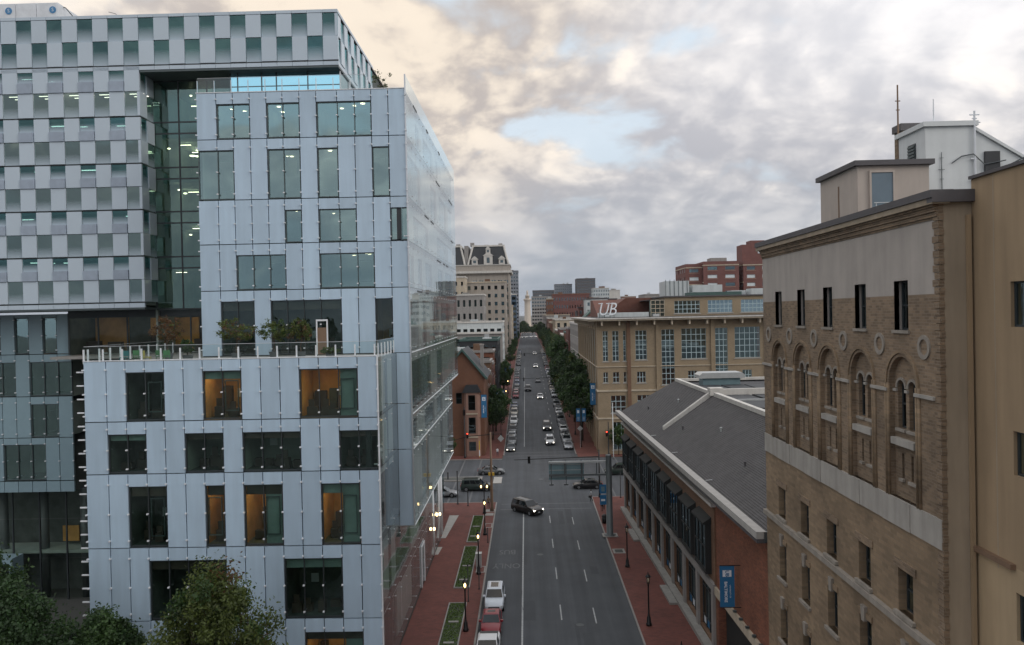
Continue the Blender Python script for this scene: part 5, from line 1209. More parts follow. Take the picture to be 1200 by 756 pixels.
# rooftop letters U and B, slanted serif capitals, one pair
sg = thing('rooftop_letters', 'large white slanted letters UB standing on the tan brick roof', 'sign', (0, 0, 0))
RX90 = Matrix.Rotation(R(90), 4, 'X')
u_ = txt('letter', 'U', 3.6, 'banner_white', sg, Matrix.Translation((15.3, 157.4, 28.5)) @ RX90 @ Matrix.Diagonal((.8, 1, 1, 1)), shear=.28, bold=-.018, ext=.08)
b_ = txt('letter', 'B', 3.6, 'banner_white', sg, Matrix.Translation((17.1, 157.4, 28.5)) @ RX90 @ Matrix.Diagonal((.8, 1, 1, 1)), shear=.28, bold=-.018, ext=.08)
for x, z in ((14.9, 29.72), (16.4, 29.72), (16.95, 29.72), (16.2, 27.28)): box('serif', x-.45, x+.4, 157.22, 157.58, z-.06, z+.08, 'banner_white', sg)
for x in (14.6, 15.6, 16.7, 17.5): box('letter_stand', x-.05, x+.05, 157.6, 157.7, 26.96, 29.0, 'frame_grey', sg)

# ================================================================== gabled red brick house on the far left corner
gh = thing('gabled_brick_house', 'red brick corner house with steep green-trimmed gable and stone-framed bay window', 'house', (0, 0, 0))
HX0, HX1, HY0, HY1 = -17.0, -8.6, 152+5.2, 174.0
FH = Face('-Y', HY0); FHs = Face('+X', HX1)
hw_ = [(-14.2, -13.0, 10.4, 12.6)]
mb = MB(); FH.wall(mb, HX0, HX1, 0, 15.6, hw_, .25)
mb.quad((HX0, HY0, 15.6), (HX1, HY0, 15.6), (-12.8, HY0, 20.8))
sw = [(160+i*3.4, 161.2+i*3.4, z, z+2) for i in range(4) for z in (2.2, 6.4, 10.6)]
FHs.wall(mb, HY0, HY1, 0, 15.6, sw, .25); mb.quad((HX0, HY1, 0), (HX1, HY1, 0), (HX1, HY1, 15.6), (-12.8, HY1, 20.8), (HX0, HY1, 15.6)); mb.quad((HX0, HY0, 0), (HX0, HY1, 0), (HX0, HY1, 15.6), (HX0, HY0, 15.6))
mb.build('wall', 'orange_brick', gh)
for h in hw_: sash_window(FH, gh, *h, -.2, gm='glass_dark', frame='frame_dark')
for h in sw: sash_window(FHs, gh, *h, -.2, frame='white_frame')
mb = MB(); t = .3
mb.prism([(HX1+.4, 15.2), (-12.8, 21.0), (-12.8, 21.3), (HX1+.7, 15.4)], 1, HY0-.1, HY1+.3); mb.prism([(HX0-.4, 15.2), (-12.8, 21.0), (-12.8, 21.3), (HX0-.7, 15.4)], 1, HY0-.1, HY1+.3); mb.build('roof', 'slate', gh, recalc=True)
mb = MB(); mb.prism([(HX1+.55, 15.15), (-12.8, 20.9), (-12.8, 21.45), (HX1+.85, 15.45)], 1, HY0-.45, HY0-.12); mb.prism([(HX0-.55, 15.15), (-12.8, 20.9), (-12.8, 21.45), (HX0-.85, 15.45)], 1, HY0-.45, HY0-.12); mb.build('verge', 'green_copper', gh, recalc=True)
ch = MB(); ch.box(-9.7, -9.0, 166, 167.0, 15, 21.6); ch.box(-9.8, -8.9, 165.85, 167.15, 21.6, 21.9); ch.build('chimney', 'grey_stone', gh)
# stone bay on three storeys
by = MB(); B0, B1, BP = -12.6, -9.4, 1.0
FBy = Face('-Y', HY0-BP); bh = [(-11.7, -10.3, 1.2, 3.0), (-11.7, -10.3, 4.6, 7.8), (-11.7, -10.3, 9.2, 12.2)]
FBy.wall(by, B0+.5, B1-.5, 0, 12.7, bh, .2)
by.quad((B0, HY0, 0), (B0+.5, HY0-BP, 0), (B0+.5, HY0-BP, 12.7), (B0, HY0, 12.7)); by.quad((B1, HY0, 0), (B1-.5, HY0-BP, 0), (B1-.5, HY0-BP, 12.7), (B1, HY0, 12.7)); bo = by.build('bay', 'pink_brick', gh)
for h in bh: sash_window(FBy, gh, *h, -.15, gm='glass_dark')
for x in (-12.3, -9.95):
    for z in (4.8, 9.4): box('side_light', x, x+.28, HY0-BP*.55, HY0-BP*.5, z, z+2.6, 'glass_dark', bo)
mb = MB(); mb.prism([(B0-.3, 12.7), (B1+.3, 12.7), (B1-.5, 14.2), (B0+.5, 14.2)], 1, HY0-BP-.2, HY0); mb.build('bay_roof', 'slate', gh, recalc=True)
for z in (3.8, 8.4): box('bay_course', B0+.45, B1-.45, HY0-BP-.12, HY0-BP+.02, z, z+.25, 'sand_wall', bo)

# ================================================================== buildings up the avenue
def city(nm, lab, x0, x1, y0, y1, h, wall, fr=None, sd=None, street='+X', cat='building', cornice='cornice_white', roof='roof_dark', ww=.5, wh=.55, zb=1.2, group=None, join=False, gm='glass_dark', clutter=2, sill=True, seed=0):
    z = gz((y0+y1)/2); t = thing(nm, lab, cat, ((x0+x1)/2, y0, z), 0, group); X = (x1-x0)/2; D = y1-y0
    F = Face('-Y', 0.0); S = Face(street, X if street == '+X' else -X); mb = MB(); panes = []
    def rows(F, u0, u1, nu, nv):
        hs = []; cw = (u1-u0)/nu; ch_ = (h-zb-.8)/nv
        for i in range(nu):
            for j in range(nv):
                c = u0+(i+.5)*cw; b = zb+j*ch_+ch_*(1-wh)*.5; hs.append((c-cw*ww/2, c+cw*ww/2, b, b+ch_*wh))
        return hs
    hf = rows(F, -X, X, *fr) if fr else []; hsd = rows(S, 0, D, *sd) if sd else []
    F.wall(mb, -X, X, -3, h, hf, .2); S.wall(mb, 0, D, -3, h, hsd, .2)
    ox = -X if street == '+X' else X
    mb.quad((ox, 0, -3), (ox, D, -3), (ox, D, h), (ox, 0, h)); mb.quad((-X, D, -3), (X, D, -3), (X, D, h), (-X, D, h)); mb.build('wall', wall, t)
    if join:
        mb = MB(); [F.add(mb, *q, -.25, -.18) for q in hf]; [S.add(mb, *q, -.25, -.18) for q in hsd]
        if mb.v: tag(mb.build('windows', gm, t), kind='stuff')
    else:
        for FF, hh in ((F, hf), (S, hsd)):
            for q in hh:
                w = FF.box('window', *q, -.28, -.18, gm, t)
                if sill: FF.box('sill', q[0]-.1, q[1]+.1, q[2]-.18, q[2]-.01, -.05, .1, cornice, w)
    box('roof', -X+.25, X-.25, .25, D-.25, h-.5, h-.35, roof, t)
    for a in ((-X-.25, X+.25, -.3, .25), (-X-.25, X+.25, D-.25, D+.25), (-X-.25, -X+.25, .25, D-.25), (X-.25, X+.25, .25, D-.25)): box('cornice', *a, h-.35, h+.25, cornice, t)
    rnd = random.Random(seed+int(y0))
    for i in range(clutter):
        a = rnd.uniform(-X*.7, X*.4); b = rnd.uniform(D*.1, D*.6); s = rnd.uniform(1.2, 3.2); box('roof_unit', a, a+s, b, b+s, h-.35, h-.35+rnd.uniform(.8, 2.4), rnd.choice(('galv', 'white_wall', 'concrete', 'brick_brown_dark')), t)
    return t
# left row
row = [(176, 186, 14.5, 'brick_brown_dark', 'dark brick'), (186.1, 195, 13.2, 'red_brick', 'red brick'), (195.1, 205, 15.2, 'brick_brown_dark', 'brown brick'), (205.1, 214, 13.8, 'maroon_brick', 'maroon brick'), (214.1, 224, 16.2, 'red_brick', 'tall red brick')]
for i, (a, b, h, m, w) in enumerate(row):
    city('row_house', '%s row house behind street trees, number %s past the gabled house' % (w, ('one', 'two', 'three', 'four', 'five')[i]), -24, -9.0, a, b, h, m, (4, 4), (3, 4), group='row houses past the gabled brick house', cornice='grey_stone', seed=i, roof='roof_dark')
city('rear_house', 'dark flat-roofed brick block behind the row houses with a white roof hatch', -46, -24.3, 178, 206, 12.5, 'brick_brown_dark', (6, 3), None, clutter=5)
city('rear_house', 'brick block with grey roofs behind the tall red brick row house', -48, -24.3, 210, 262, 11.5, 'maroon_brick', (6, 3), (6, 3), clutter=6, cornice='white_wall')
city('dark_glass_house', 'dark glazed corner block on the avenue before the white balustraded building', -20, -8.6, 238, 262, 17.5, 'slate', (5, 4), (5, 4), cornice='green_copper', gm='glass_teal')
w3 = city('white_office_building', 'long white three-storey building with flat cornice and ribbon of dark windows', -44, -8.8, 296, 322, 20.4, 'white_wall', (14, 2), (8, 4), cornice='cornice_white', ww=.62, wh=.42, zb=7.5, clutter=3)
lx_ = 17.6
box('portico_roof', -2.0, lx_+.6, -3.4, -.32, 16.0, 16.7, 'cornice_white', w3); box('portico_wall', -1.0, lx_, -2.8, -.32, -3, 16.0, 'grey_stone', w3)
for i in range(5): box('portico_window', .4+i*3.3, 2.2+i*3.3, -2.86, -2.8, 11.6, 14.2, 'glass_dark', w3)
w4 = city('pale_block', 'pale plain block with a row of narrow windows behind the white building', -46, -17.5, 334, 352, 30.5, 'grey_stone', (12, 5), (5, 5), cornice='cornice_white', ww=.4, wh=.5)
city('cream_stepped_building', 'cream stepped building with small top block beside the grand hotel', -48, -27, 356, 370, 38.5, 'sand_wall', (8, 8), (5, 8), ww=.35, wh=.4, cornice='cornice_white')
city('cream_stepped_building', 'small cream tower block rising behind the pale plain block', -40, -33.5, 371, 379, 42.0, 'sand_wall', (3, 9), (3, 9), ww=.35, wh=.4, cornice='cornice_white')
city('sand_annex', 'sand coloured hotel annex with rows of triple windows', -31, -9.0, 372, 390, 36.0, 'beaux_stone', (7, 9), (6, 9), ww=.42, wh=.48, cornice='sand_wall')
# the grand mansard hotel
gh2 = thing('mansard_hotel', 'grand beaux-arts hotel with black mansard roof, white dormers and pale stone walls', 'hotel', (0, 398, gz(399)-1.6))
HW0, HW1, HB = -46.0, -7.6, 42.5
FHo = Face('-Y', 0.0); FHr = Face('+X', HW1); mb = MB(); holes = []
for j in range(10):
    z = 3+j*3.75
    for i in range(12):
        if i in (5,): continue
        c = HW0+2.0+i*3.15; 
        for d in (-.62, .62): holes.append((c+d-.42, c+d+.42, z, z+2.1))
FHo.wall(mb, HW0, HW1, -4, HB, holes, .35); hs2 = [(2+i*3.0, 3.2+i*3.0, 3+j*3.75, 5.1+j*3.75) for i in range(9) for j in range(10)]
FHr.wall(mb, 0, 30, -4, HB, hs2, .35); mb.build('wall', 'beaux_stone', gh2)
mbw = MB(); [FHo.add(mbw, *q, -.4, -.32) for q in holes if q[2] < 18]; [FHr.add(mbw, *q, -.4, -.32) for q in hs2]; tag(mbw.build('windows', 'glass_dark', gh2), kind='stuff')
for q in holes:
    if q[2] > 18: FHo.box('window', *q, -.4, -.32, 'glass_dark', gh2)
for j in range(6, 10):
    z = 3+j*3.75
    for (a, b) in ((HW0, HW0+14.5), (-27.5, -8.6)): FHo.box('brick_band', a, b, z-.7, z-.25, .0, .06, 'pink_brick', gh2)
for z, p in ((9, .35), (24.5, .3), (36.8, .5)): FHo.box('stone_course', HW0, HW1+.3, z, z+.5, .0, p, 'beaux_stone', gh2)
for x in (HW0+.3, -30.2, -28.2, HW1-.9): FHo.box('pier', x, x+.8, 0, 42, .0, .35, 'beaux_stone', gh2)
box('main_cornice', HW0-.5, HW1+1.1, -1.3, 31, 42.5, 43.6, 'cornice_white', gh2); box('attic_wall', HW0, HW1+.2, -.2, 30, 43.6, 46.4, 'beaux_stone', gh2); box('attic_coping', HW0-.2, HW1+.5, -.5, 30.2, 46.4, 46.8, 'cornice_white', gh2)
for i in range(24): box('modillion', HW0+.6+i*1.6, HW0+1.1+i*1.6, -1.1, -.02, 41.9, 42.49, 'beaux_stone', gh2)
def mansard(x0, x1, ins=2.4, zt=56.0):
    mb = MB(); a = [(x0, 0, 46.8), (x1, 0, 46.8), (x1, 30, 46.8), (x0, 30, 46.8)]; b = [(x0+ins, 2.6, zt), (x1-ins, 2.6, zt), (x1-ins, 27, zt), (x0+ins, 27, zt)]
    for i in range(4): mb.quad(a[i], a[(i+1) % 4], b[(i+1) % 4], b[i])
    mb.quad(*b); mb.build('mansard_roof', 'slate', gh2)
    for i in (0, 1):
        m2 = MB(); m2.tube(Vector(a[i])+Vector((0, -.15, 0)), Vector(b[i])+Vector((0, -.2, 0)), .5, n=6); m2.build('hip_roll', 'cornice_white', gh2)
    box('roof_crest', x0+ins-.4, x1-ins+.4, 2.2, 27.4, zt, zt+.8, 'cornice_white', gh2)
mansard(-28.4, -8.0); mansard(-47, -30.0, 2.0)
box('link_roof', -30.2, -28.2, 1.0, 26, 46.8, 56.5, 'grey_stone', gh2)
def dormer(x, big):
    w, h = (2.2, 4.4) if big else (1.5, 2.6); mb = MB(); mb.box(x-w, x+w, -.6, 2.5, 46.8, 46.8+h)
    mb.prism([(x-w-.5, 46.8+h), (x+w+.5, 46.8+h), (x+w*.5, 46.8+h+1.2), (x, 46.8+h+1.7), (x-w*.5, 46.8+h+1.2)], 1, -.8, 2.5)
    if big: mb.box(x-1.1, x+1.1, -.5, 2.5, 46.8+h+1.2, 46.8+h+3.4); mb.prism([(x-1.4, 46.8+h+3.4), (x+1.4, 46.8+h+3.4), (x, 46.8+h+4.8)], 1, -.6, 2.4)
    d = mb.build('dormer', 'cornice_white', gh2, recalc=True); box('dormer_window', x-.7, x+.7, -.66, -.6, 47.6, 46.8+h*.8, 'glass_dark', d)
    if big: box('dormer_window', x-.5, x+.5, -.56, -.5, 46.8+h+1.7, 46.8+h+2.9, 'glass_dark', d)
dormer(-18.2, True); dormer(-25.0, False); dormer(-11.4, False); dormer(-37.5, True); dormer(-44, False)
for i in range(5): box('roof_unit', -42+i*7.2, -40+i*7.2, 8, 11, 56.8, 57.4+(i % 3)*.6, 'grey_stone', gh2)
# beyond the hotel
FAR = 'distant city blocks beyond the grand hotel'
city('cream_building', 'cream narrow-fronted building on the avenue just past the grand hotel', -14, -7.4, 440, 470, 25, 'sand_wall', (3, 7), (8, 7), ww=.4, wh=.5, cornice='sand_wall')
city('blue_glass_tower', 'dark blue glass block with a white top floor beyond the grand hotel', -24, -6.0, 520, 550, 33, 'blue_tower', (6, 9), (8, 9), ww=.8, wh=.6, cornice='cornice_white', join=True)
city('grey_slab_tower', 'plain grey slab tower rising behind the dark blue glass block', -24, -5.4, 640, 670, 55, 'grey_tower', (9, 18), (9, 18), ww=.6, wh=.4, cornice='grey_tower', join=True)
city('brick_corner_building', 'brown brick block on the avenue short of the column monument', -16, -7.2, 560, 620, 24, 'pink_brick', (5, 6), (12, 6), join=True)
city('red_far_building', 'low reddish block left of the column monument', -22, -8, 700, 760, 26, 'maroon_brick', (6, 7), (10, 7), join=True)
# right row
city('grey_stone_building', 'grey stone building with blue hoarding next to the tan brick building', 14.2, 34, 216, 256, 22.5, 'grey_stone', (5, 5), (8, 5), '-X', cornice='cornice_white', ww=.3, wh=.4)
t = thing('blue_hoarding', 'blue hoarding along the foot of the grey stone building', 'hoarding', (13.95, 217, gz(217)))
for i in range(8): box('board', -.06, .02, i*3, i*3+2.96, 0, 4.0, 'banner_blue', t)
rr = [(258, 276, 19.5, 'maroon_brick', 'maroon brick', 'grey_stone'), (276.2, 296, 17.0, 'red_brick', 'red brick', 'green_copper'), (296.2, 318, 15.0, 'grey_stone', 'grey stone', 'cornice_white'), (328, 352, 15.5, 'maroon_brick', 'dark maroon', 'grey_stone'), (352.2, 380, 13.5, 'pink_brick', 'pinkish brick', 'cornice_white'), (380.2, 420, 17, 'sand_wall', 'sandy stone', 'cornice_white'), (420.2, 470, 15, 'red_brick', 'long red brick', 'sand_wall'), (480, 540, 17, 'pink_brick', 'long pinkish', 'cornice_white'), (540.2, 640, 19, 'grey_stone', 'long grey', 'sand_wall')]
for i, (a, b, h, m, w, c) in enumerate(rr):
    city('avenue_building', '%s building in the row beyond the grey stone one' % w, 13.8+(i % 2)*.3, 30, a, b, h, m, (5, 4), (max(4, int((b-a)/3.2)), 4), '-X', cornice=c, ww=.42, wh=.55, group='row beyond the grey stone building', join=a > 300)
mb_t = thing('gabled_roof_house', 'steep green roof rising behind the maroon brick building', 'house', (22, 262, gz(262))); mb = MB(); mb.prism([(-7, 0), (7, 0), (7, 18.6), (0, 25), (-7, 18.6)], 1, 0, 12); mb.build('wall', 'maroon_brick', mb_t, recalc=True); mb = MB(); mb.prism([(-7.4, 18.4), (0, 25.1), (7.4, 18.4), (7.4, 18.8), (0, 25.6), (-7.4, 18.8)], 1, -.3, 12.3); mb.build('roof', 'green_copper', mb_t, recalc=True)
city('balcony_apartments', 'pale grey apartment block with banded balconies beyond the maroon roofs', 8, 34, 1010, 1040, 42, 'grey_stone', (8, 9), (6, 9), '-X', ww=.75, wh=.45, cornice='grey_stone', join=True)
city('brick_hall', 'wide red brick hall with tan corner in the middle distance', 19, 44, 546, 570, 33, 'maroon_brick', (14, 6), (6, 6), '-X', ww=.4, wh=.45, cornice='red_brick', join=True)
city('tan_corner_block', 'tan and red block beside the wide red brick hall', 14.5, 19, 545, 565, 30, 'orange_brick', (3, 6), (4, 6), '-X', ww=.4, wh=.45, cornice='sand_wall', join=True)
city('dark_flat_slab', 'long dark flat-topped slab on the skyline right of the column monument', 10, 44, 1060, 1090, 51, 'dark_tower', (16, 12), None, '-X', ww=.6, wh=.4, cornice='dark_tower', join=True)
city('dark_twin_tower', 'dark brown tower with stepped roof on the skyline behind the red hall', 56, 76, 860, 890, 57, 'dark_tower', (8, 18), (6, 18), '-X', ww=.5, wh=.4, cornice='dark_tower', join=True)
city('dark_stepped_block', 'broad dark block with a penthouse left of the dark brown tower', 33, 52, 880, 905, 52, 'grey_tower', (9, 16), None, '-X', ww=.5, wh=.4, cornice='dark_tower', join=True)
city('white_grid_block', 'white block with a regular window grid on the skyline', 62, 76, 720, 745, 42, 'white_wall', (9, 12), (4, 12), '-X', ww=.5, wh=.55, cornice='cornice_white', join=True)
city('white_slab_end', 'white windowless slab end beside the white gridded block', 76.3, 86, 722, 745, 40, 'cornice_white', None, None, '-X', cornice='cornice_white', join=True)
city('stepped_grey_roofs', 'grey pitched and stepped roofs on the skyline behind the rooftop letters', 84, 108, 560, 590, 32, 'grey_stone', (8, 5), None, '-X', ww=.4, wh=.4, cornice='grey_stone', join=True)
city('low_far_block', 'low grey block between skyline buildings behind the rooftop letters', 96, 140, 800, 830, 32, 'grey_tower', (12, 5), None, '-X', ww=.5, wh=.4, cornice='grey_tower', join=True)
for i in range(10):
    rnd = random.Random(50+i); x = -20+i*34; city('far_block', 'hazy low block closing the far skyline', x, x+30, 1300+rnd.uniform(0, 200), 1560, rnd.uniform(22, 38), rnd.choice(('grey_tower', 'grey_stone', 'pink_brick', 'sand_wall')), (12, 5), None, '-X', cornice='grey_stone', join=True, group='low blocks closing the far skyline', clutter=1) if i != 0 else None
for i in range(4):
    x = -160+i*34; city('far_block', 'hazy low block closing the far skyline', x, x+30, 1320, 1560, 26+3*(i % 2), 'grey_tower', (12, 5), None, '-X', cornice='grey_stone', join=True, group='low blocks closing the far skyline', clutter=1)
rnd = random.Random(91)
WM = ('maroon_brick', 'grey_stone', 'pink_brick', 'sand_wall', 'grey_tower', 'white_wall', 'dark_tower', 'red_brick', 'brick_brown_dark')
for i in range(46):
    y = rnd.uniform(430, 980); pxx = rnd.uniform(30, 215); x = pxx*y/930; w = rnd.uniform(7, 20); top = rnd.choice((5, 8, 11, 14, 17, 20))*y/930
    if x < 31 and y < 650: x = 32+rnd.uniform(0, 6)
    h = 20+top-rnd.uniform(0, 2); m = WM[i % len(WM)]
    city('skyline_block', 'small %s block in the layered skyline behind the tan brick roof' % {'maroon_brick': 'maroon', 'grey_stone': 'grey stone', 'pink_brick': 'pinkish', 'sand_wall': 'sandy', 'grey_tower': 'slate grey', 'white_wall': 'white', 'dark_tower': 'dark', 'red_brick': 'red brick', 'brick_brown_dark': 'brown'}[m], x, x+w, y, y+rnd.uniform(8, 18), h, m, (max(3, int(w/2.6)), max(3, int(h/4))), None, '-X', cornice=rnd.choice(('cornice_white', 'grey_stone', 'roof_edge')), join=True, ww=.45, wh=.45, group='small blocks of the layered skyline', clutter=2, seed=i)
for i in range(7):
    y = 470+i*36; city('skyline_block', 'small %s block stepping up behind the row houses' % ('brick', 'pale', 'grey')[i % 3], -30-i*2.0, -17, y, y+14, 20+2.2*(i % 4), ('pink_brick', 'white_wall', 'grey_stone')[i % 3], (5, 5), (4, 5), '+X', join=True, group='small blocks behind the hotel', clutter=2)
# maroon apartment complex on the right skyline
ap = thing('maroon_apartments', 'maroon brick apartment complex with pale banded floors and a taller core', 'building', (0, 300, 0))
def apt(x0, x1, y0, y1, h, nu, nv, sd, nm='wing'):
    F = Face('-Y', y0); S = Face('-X', x0); mb = MB(); hs = []; hs2 = []; cw = (x1-x0)/nu
    for i in range(nu):
        for j in range(nv): c = x0+(i+.5)*cw; z = h-3.2-j*3.05; hs.append((c-cw*.27, c+cw*.27, z, z+1.25))
    n2 = max(2, int((y1-y0)/3.5))
    for i in range(n2):
        for j in range(nv): c = y0+(i+.5)*(y1-y0)/n2; z = h-3.2-j*3.05; hs2.append((c-.75, c+.75, z, z+1.4))
    F.wall(mb, x0, x1, 0, h, hs, .25); S.wall(mb, y0, y1, 0, h, hs2, .25); mb.quad((x1, y0, 0), (x1, y1, 0), (x1, y1, h), (x1, y0, h)); mb.quad((x0, y0, h-.2), (x1, y0, h-.2), (x1, y1, h-.2), (x0, y1, h-.2)); w = mb.build(nm, 'maroon_brick', ap)
    for q in hs: F.box('window', *q, -.3, -.2, 'white_frame' if random.random() < .4 else 'glass_dark', w); F.box('sill', q[0]-.3, q[1]+.3, q[2]-.5, q[2]-.15, .0, .1, 'pink_brick', w)
    for q in hs2: S.box('window', *q, -.3, -.2, 'white_frame' if random.random() < .5 else 'glass_dark', w)
    for z in (h-1.6, h-8.0): F.box('band', x0-.05, x1+.05, z, z+.35, .0, .12, 'sand_wall', w) if z > h-3 or sd else None; S.box('band', y0-.05, y1+.05, z, z+.35, .0, .12, 'sand_wall', w)
apt(60.5, 66.8, 0, 20, 45.5, 1, 5, True); apt(66.8, 80.0, -2, 18, 46.2, 2, 6, False); apt(81.6, 93, -2, 18, 46.0, 2, 6, False); apt(93.0, 99, 3, 18, 45.0, 1, 6, False)
box('core_tower', 84, 93.5, 8, 16, 44, 53.0, 'maroon_brick', ap); box('core_cap', 87.5, 93, 9, 15, 53.0, 54.6, 'maroon_brick', ap); box('roof_rail', 70, 76, 0, 6, 46.2, 47.6, 'grey_stone', ap); box('core_window', 90.0, 90.9, 7.9, 8.0, 49.5, 51.5, 'white_frame', ap)
# marble column monument on its square
mo_ = thing('column_monument', 'tall pale marble column monument with a statue closing the avenue', 'monument', (2.2, 850, gz(850)))
mb = MB(); mb.box(-7, 7, -7, 7, 0, 6.5); mb.box(-7.5, 7.5, -7.5, 7.5, 6.5, 7.2); mb.build('base', 'marble', mo_)
mb = MB(); mb.lathe((0, 0, 7.2), [(4.4, 0), (3.8, 1.0), (3.6, 1.6), (3.2, 22), (3.1, 26), (3.8, 27), (4.3, 28), (4.3, 29)], 20); mb.build('shaft', 'marble', mo_, True)
mb = MB(); mb.lathe((0, 0, 36.2), [(2.2, 0), (2.2, 3.2), (2.5, 3.3), (1.2, 4.4)], 14); mb.build('drum', 'marble', mo_, True)
mb = MB(); mb.lathe((0, 0, 40.4), [(.9, 0), (1.1, 1), (.9, 2.4), (1.2, 3.6), (.5, 4.2), (.55, 4.6), (.1, 5.1)], 8); mb.build('statue', 'marble', mo_, True)
# ================================================================== trees
def leaf_mesh(name, seed, rx, rz, nclump, per, size, m, hole=.0, shape=1.0):
    """crown centred on the origin: leaf quads gathered in clumps spread through the volume"""
    rnd = random.Random(seed); v = []; f = []; mi = []
    for c in range(nclump):
        while True:
            p = Vector((rnd.uniform(-1, 1), rnd.uniform(-1, 1), rnd.uniform(-1, 1)))
            if .35 < p.length < 1 and rnd.random() < p.length**1.2: break
        r = rnd.uniform(.12, .27)*(1.15-.25*p.length)
        p = p*rnd.uniform(.86, 1.16); cc = Vector((p.x*rx, p.y*rx, p.z*rz*(1 if p.z > 0 else .75))); k = rnd.randrange(len(m)) if rnd.random() < .5 else 0
        if shape != 1.0: cc.x *= 1-(1-shape)*max(0, p.z); cc.y *= 1-(1-shape)*max(0, p.z)
        for q in range(per):
            d = Vector((rnd.gauss(0, .5), rnd.gauss(0, .5), rnd.gauss(0, .42)))*r; o = cc+Vector((d.x*rx, d.y*rx, d.z*rz*1.2))
            n = (Vector((rnd.gauss(0, 1), rnd.gauss(0, 1), rnd.gauss(.5, 1)))+d.normalized()*.8).normalized(); u = n.orthogonal().normalized(); w = n.cross(u); a = rnd.uniform(0, 6.28)
            e1 = (u*math.cos(a)+w*math.sin(a))*size*rnd.uniform(.6, 1.3); e2 = (w*math.cos(a)-u*math.sin(a))*size*rnd.uniform(.35, .7)
            b = len(v); v += [o-e1, o+e2, o+e1, o-e2]; f.append((b, b+1, b+2, b+3)); mi.append(k)
    me = mesh(name, v, f, m); me.polygons.foreach_set('material_index', mi); me.update(); return me
def trunk_mesh(seed, h, rx, rz, r=.16, limbs=7):
    rnd = random.Random(seed); mb = MB(); p = Vector((0, 0, 0)); q = Vector((rnd.uniform(-.1, .1), rnd.uniform(-.1, .1), h*.5)); mb.tube(p, q, r*1.25, r, 8); top = Vector((rnd.uniform(-.2, .2), rnd.uniform(-.2, .2), h+rz*.4)); mb.tube(q, top, r, r*.35, 7)
    for i in range(limbs):
        a = i*2.4+rnd.uniform(-.3, .3); s = q.lerp(top, .35+.6*i/limbs); e = s+Vector((math.cos(a)*rx*.65, math.sin(a)*rx*.65, rz*rnd.uniform(.3, .7))); mid = s.lerp(e, .5)+Vector((0, 0, rz*.1)); mb.tube(s, mid, r*.45, r*.28, 5); mb.tube(mid, e, r*.28, r*.08, 5)
        for k in range(2): e2 = mid+Vector((rnd.uniform(-1, 1)*rx*.4, rnd.uniform(-1, 1)*rx*.4, rz*.45)); mb.tube(mid, e2, r*.18, r*.05, 4)
    return mesh('trunk', mb.v, mb.f, 'bark', True)
STM = []
for i, (mm) in enumerate((['leaf_dark', 'leaf_mid'], ['leaf_mid', 'leaf_dark'], ['leaf_dark', 'leaf_olive'], ['leaf_mid', 'leaf_olive'])):
    STM.append((leaf_mesh('crown', 20+i, 3.1, 3.2, 70, 80, .20, mm, shape=.6), trunk_mesh(70+i, 3.6, 3.0, 3.2)))
def street_tree(x, y, k, s, lab, g, rot):
    t = thing('street_tree', lab, 'tree', (x, y, gz(y)+.1), rot, g); t.scale = (s, s, s)
    link('trunk', STM[k][1], t); link('crown', STM[k][0], t, (0, 0, 5.9))
rnd = random.Random(13)
for i, (y, s) in enumerate(((171, 1.3), (182, 1.5), (195, 1.15), (207, 1.45), (221, 1.0), (236, 1.35), (247, 1.2), (262, 1.5), (277, 1.05), (290, 1.4), (306, 1.2))):
    street_tree(12.0+rnd.uniform(-.7, .5), y, rnd.randrange(4), s*1.18, 'dark green street tree, %s from the junction in the row along the tan brick building' % ORD[i], 'street trees along the tan brick side', rnd.uniform(0, 6))
for i in range(12):
    y = 330+i*24+rnd.uniform(-3, 3); street_tree(11.6, y, rnd.randrange(3), rnd.uniform(1.0, 1.6), 'distant dark green street tree, %s past the grey stone building on its side' % ORD[i], 'street trees far up on the side of the red hall', rnd.uniform(0, 6))
for i, (y, s) in enumerate(((174, 1.0), (184, 1.15), (197, .8), (215, .65), (250, .8), (262, 1.0), (275, .7), (300, .6))):
    street_tree(-7.5+rnd.uniform(-.3, .3), y, (0, 1, 3)[i % 3], s, 'green street tree, %s past the gabled brick house in front of the row houses' % ORD[i], 'street trees on the row house side', rnd.uniform(0, 6))
for i in range(12):
    y = 340+i*30+rnd.uniform(-6, 6); street_tree(-6.9, y, rnd.randrange(3), rnd.uniform(.5, .8), 'distant street tree, %s past the white building on the hotel side' % ORD[i], 'street trees far up on the hotel side', rnd.uniform(0, 6))
for i in range(16):
    street_tree(-9+i*1.6+rnd.uniform(-1, 1), 712+(i % 3)*18+rnd.uniform(0, 8), rnd.randrange(3), rnd.uniform(.85, 1.5), 'large tree on the square before the column monument', 'trees on the monument square', rnd.uniform(0, 6))
for (x, y, s) in ((14.9, 151.4-29.0, .55), (-15.4, 153.9, .5), (17.6, 154.9, .62)):
    street_tree(x, y, 3, s, {14.9: 'small yellow-green tree at the far end of the long brick building', -15.4: 'small bush-like tree beside the signal post at the gabled house', 17.6: 'small yellow-green tree against the foot of the tan brick building'}[x], 'small corner trees', 1.0) if x != 14.9 else None
